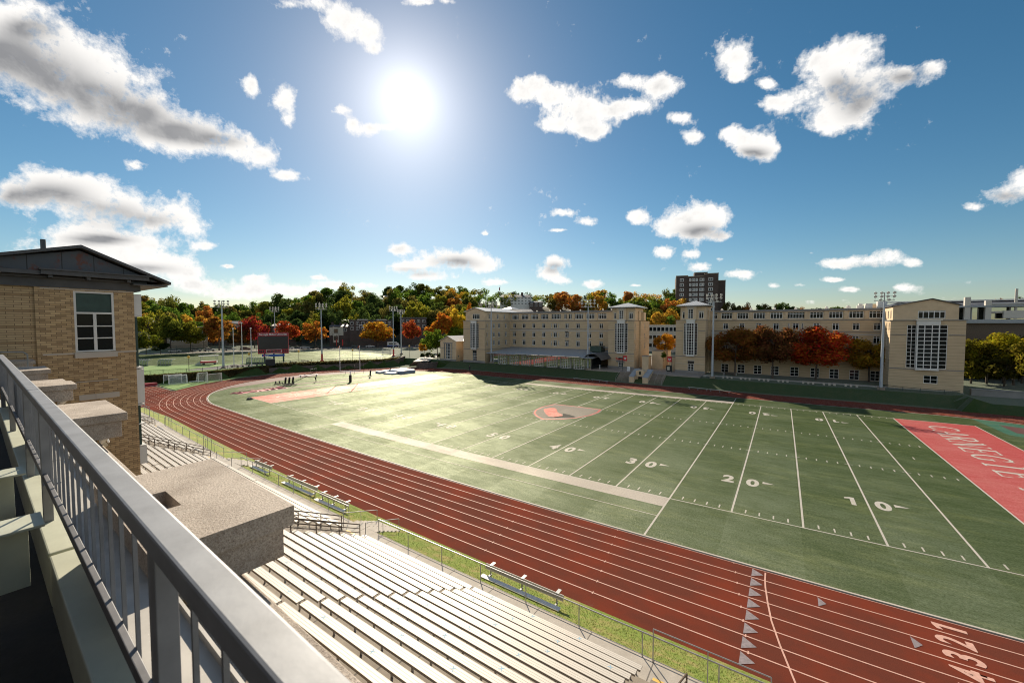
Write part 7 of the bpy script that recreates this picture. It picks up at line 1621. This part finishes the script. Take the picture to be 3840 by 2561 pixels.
def house(u0, u1, vtop, veave, D, wallm, roofm, label, cols=3, rows=2, name='house', zb=2.1, depth=12, flat=False, wv=None):
    global t; um = (u0+u1)/2; p = atD(um, 1250, D); az = math.atan2(p[1]-CAMY, p[0]-CAMX); dp = float(-((p-CV) @ CM)[2]); W_ = (u1-u0)/1502.57*dp*math.cos(math.atan((um-1920)/1502.57)); ze = atD(um, veave, D)[2]; zt = atD(um, vtop, D)[2]
    t = thing(name, label, 'house' if not flat else 'building', (p[0], p[1], zb), None, az-PI/2); H = ze-zb
    b = MB(); b.box(-W_/2,W_/2,0,depth,-6,H); P_('wall', b, wallm)
    b = MB()
    if flat: b.box(-W_/2-.3,W_/2+.3,-.3,depth+.3,H,zt-zb)
    else: b.hexa([(-W_/2-.5,-.6,H),(W_/2+.5,-.6,H),(W_/2+.5,depth+.6,H),(-W_/2-.5,depth+.6,H),(-W_/2+1,depth*.5-.05,zt-zb),(W_/2-1,depth*.5-.05,zt-zb),(W_/2-1,depth*.5+.05,zt-zb),(-W_/2+1,depth*.5+.05,zt-zb)])
    P_('roof', b, roofm)
    for i in range(cols):
        for j in range(rows):
            ww = min(2.0, W_/cols*.55); hh = min(1.7, H/rows*.5); x = -W_/2+W_*(i+.5)/cols; z = H*(1-(j+.5)/max(rows, wv or rows))-hh/2; a_, p_ = win_mesh(ww, hh, 2, 1, .12); o = bpy.data.objects.new('window', a_); COL.objects.link(o); o.parent = t; o.location = (x,-.06,z); q = bpy.data.objects.new('pane', p_); COL.objects.link(q); q.parent = o
    return t, W_, H, zt-zb
house(627, 780, 1226, 1230, 243, 'tanwall', 'rust', 'tan brick apartment house with square windows behind the yellow green tree', 4, 2, 'apartment_house', flat=True, wv=3)
h, W_, H, zt = house(1236, 1312, 1216, 1225, 247, 'darkbrick', 'roofslate', 'half-timbered house with pale panels left of the dark fraternity house', 2, 1, wv=3)
b = MB(); b.box(-W_*.5,W_*.18,-.12,-.02,H-5.0,H-.3); o = bpy.data.objects.new('pale_panel', b.mesh('pale_panel', M['cream'])); COL.objects.link(o); o.parent = h; b = MB(); b.box(-W_*.32,-W_*.06,-.9,-.02,H-9,H-.6); o = bpy.data.objects.new('bay', b.mesh('bay', M['cream'])); COL.objects.link(o); o.parent = h
for z in (H-3.6,H-7.6): b = MB(); b.box(-W_*.29,-W_*.09,-.95,-.9,z,z+2.4); o = bpy.data.objects.new('bay_window', b.mesh('bay_window', M['glassblk'])); COL.objects.link(o); o.parent = h
for x in (-W_*.35,W_*.05,W_*.3): b = MB(); b.box(x-.6,x+.6,4,5.2,H,zt+1.2); o = bpy.data.objects.new('chimney', b.mesh('chimney', M['darkbrick'])); COL.objects.link(o); o.parent = h
h, W_, H, zt = house(1312, 1472, 1200, 1203, 246, 'darkbrick', 'roofslate', 'dark red brown brick fraternity house with three Greek letters', 8, 2, 'fraternity_house', flat=True, wv=5)
me = text_mesh('ΠΚΑ', 2.6, .04, .05); me.materials.append(M['signwhite']); o = bpy.data.objects.new('lettering', me); COL.objects.link(o); o.parent = h; o.location = (-W_*.16,-.1,H-3.4); o.rotation_euler = (R_(90),0,0)
for x in (-W_*.2,W_*.25): b = MB(); b.box(x-W_*.12,x+W_*.12,-.4,3,H+.4,H+.9); o = bpy.data.objects.new('roof_edge', b.mesh('roof_edge', M['alu'])); COL.objects.link(o); o.parent = h
house(1500, 1600, 1190, 1194, 250, 'darkbrick', 'roofslate', 'dark brick house with a flat roof behind the red orange tree', 5, 2, 'brick_house', flat=True, wv=5)
house(1262, 1330, 1198, 1208, 262, 'darkbrick', 'roofslate', 'dark gabled house behind the half-timbered house', 3, 1, wv=4)
for (u0, u1, vt, ve, D, m1, m2, lab) in ((548,585,1193,1212,268,'darkbrick','alu','small house with a glinting pale roof beside the pavilion'),(598,632,1200,1212,268,'rust','roofslate','small dark gabled house with a lit roof on the left slope'),(632,655,1206,1214,268,'darkbrick','roofslate','dark house right behind the small gabled house'),(858,915,1204,1214,262,'tanwall','roofslate','low house with a pale roof behind the three flagpoles'),(1020,1110,1215,1222,258,'darkbrick','alu','low house with a shiny roof behind the scoreboard'),(500,560,1245,1262,250,'cream','rust','pale low house at the far left beside the pavilion')): house(u0, u1, vt, ve, D, m1, m2, lab, 3, 1, zb=6, depth=9, wv=2)
# hill mansion and houses
h, W_, H, zt = house(1876, 1990, 1104, 1114, 318, 'white_trim', 'roofslate', 'large white mansion with rows of windows on the hill above the dormitory', 9, 3, 'mansion', zb=30)
for x in (-W_*.1,W_*.22): b = MB(); b.box(x-.9,x+.9,4,6,H,zt+1.8); o = bpy.data.objects.new('chimney', b.mesh('chimney', M['darkbrick'])); COL.objects.link(o); o.parent = h
house(1985, 2035, 1128, 1134, 312, 'darkbrick', 'roofslate', 'dark red brick house right of the white mansion', 3, 2, 'brick_house', zb=28); house(1440, 1462, 1106, 1113, 335, 'cream', 'alu', 'small gabled house with a white roof edge among the hill trees', 2, 1, zb=30)
house(1890, 2000, 1158, 1172, 200, 'tanwall', 'roofslate', 'low grey roofed building just behind the dormitory roof', 4, 1, zb=10)
post_thing('hill_flagpole', 'thin white flagpole with a flag beside the white mansion', 'flagpole', 1875, 1110, 38, 1073, .12, 'white') if False else None
p = atD(1875, 1110, 316); t = thing('hill_flagpole', 'thin white flagpole with a flag beside the white mansion', 'flagpole', (p[0], p[1], p[2]-8)); ztp = atD(1875, 1071, 316)[2]-(p[2]-8); b = MB(); b.tube((0,0,0),(0,0,ztp),.14,6); P_('pole', b, 'white'); b = MB(); b.extr([(0,0,0),(0,.03,0),(0,.03,-2.6),(0,0,-2.6)], (0,0,ztp-1), (-.9,0,ztp-1.6)); P_('flag', b, 'maroon')
for i, (u, v, vt) in enumerate(((765,1305,1200),(1020,1290,1195),(1262,1308,1256),(1412,1300,1195),(1600,1298,1205))):
    p = atD(u, v, 230); t = thing('utility_pole', f'dark thin utility pole beside the street, {ORD[i]} from the left', 'pole', (p[0], p[1], 2.2), 'utility poles along the street'); H = atD(u, vt, 230)[2]-2.2; b = MB(); b.tube((0,0,0),(0,0,H),.16,6,.1); P_('pole', b, 'bark'); b = MB(); b.box(-1.0,1.0,-.06,.06,H-1,H-.85); P_('crossarm', b, 'bark')
for i, u in enumerate((1260, 1283)):
    p = atD(u, 1296, 224); t = thing('red_banner_post', ('left','right')[i]+' narrow red banner on a post in front of the half-timbered house', 'banner', (p[0], p[1], 2.2), 'narrow red street banners'); b = MB(); b.tube((0,0,0),(0,0,5),.08,6); P_('post', b, 'dark'); b = MB(); b.box(.1,.9,-.03,.03,1.4,4.6); P_('banner', b, 'red')

# unseen wall added behind the camera to darken the terrace and railing
t = thing('added_shade_wall', 'unseen dark wall added behind the camera to shade the terrace', 'wall', F(4, -3.2, 12))
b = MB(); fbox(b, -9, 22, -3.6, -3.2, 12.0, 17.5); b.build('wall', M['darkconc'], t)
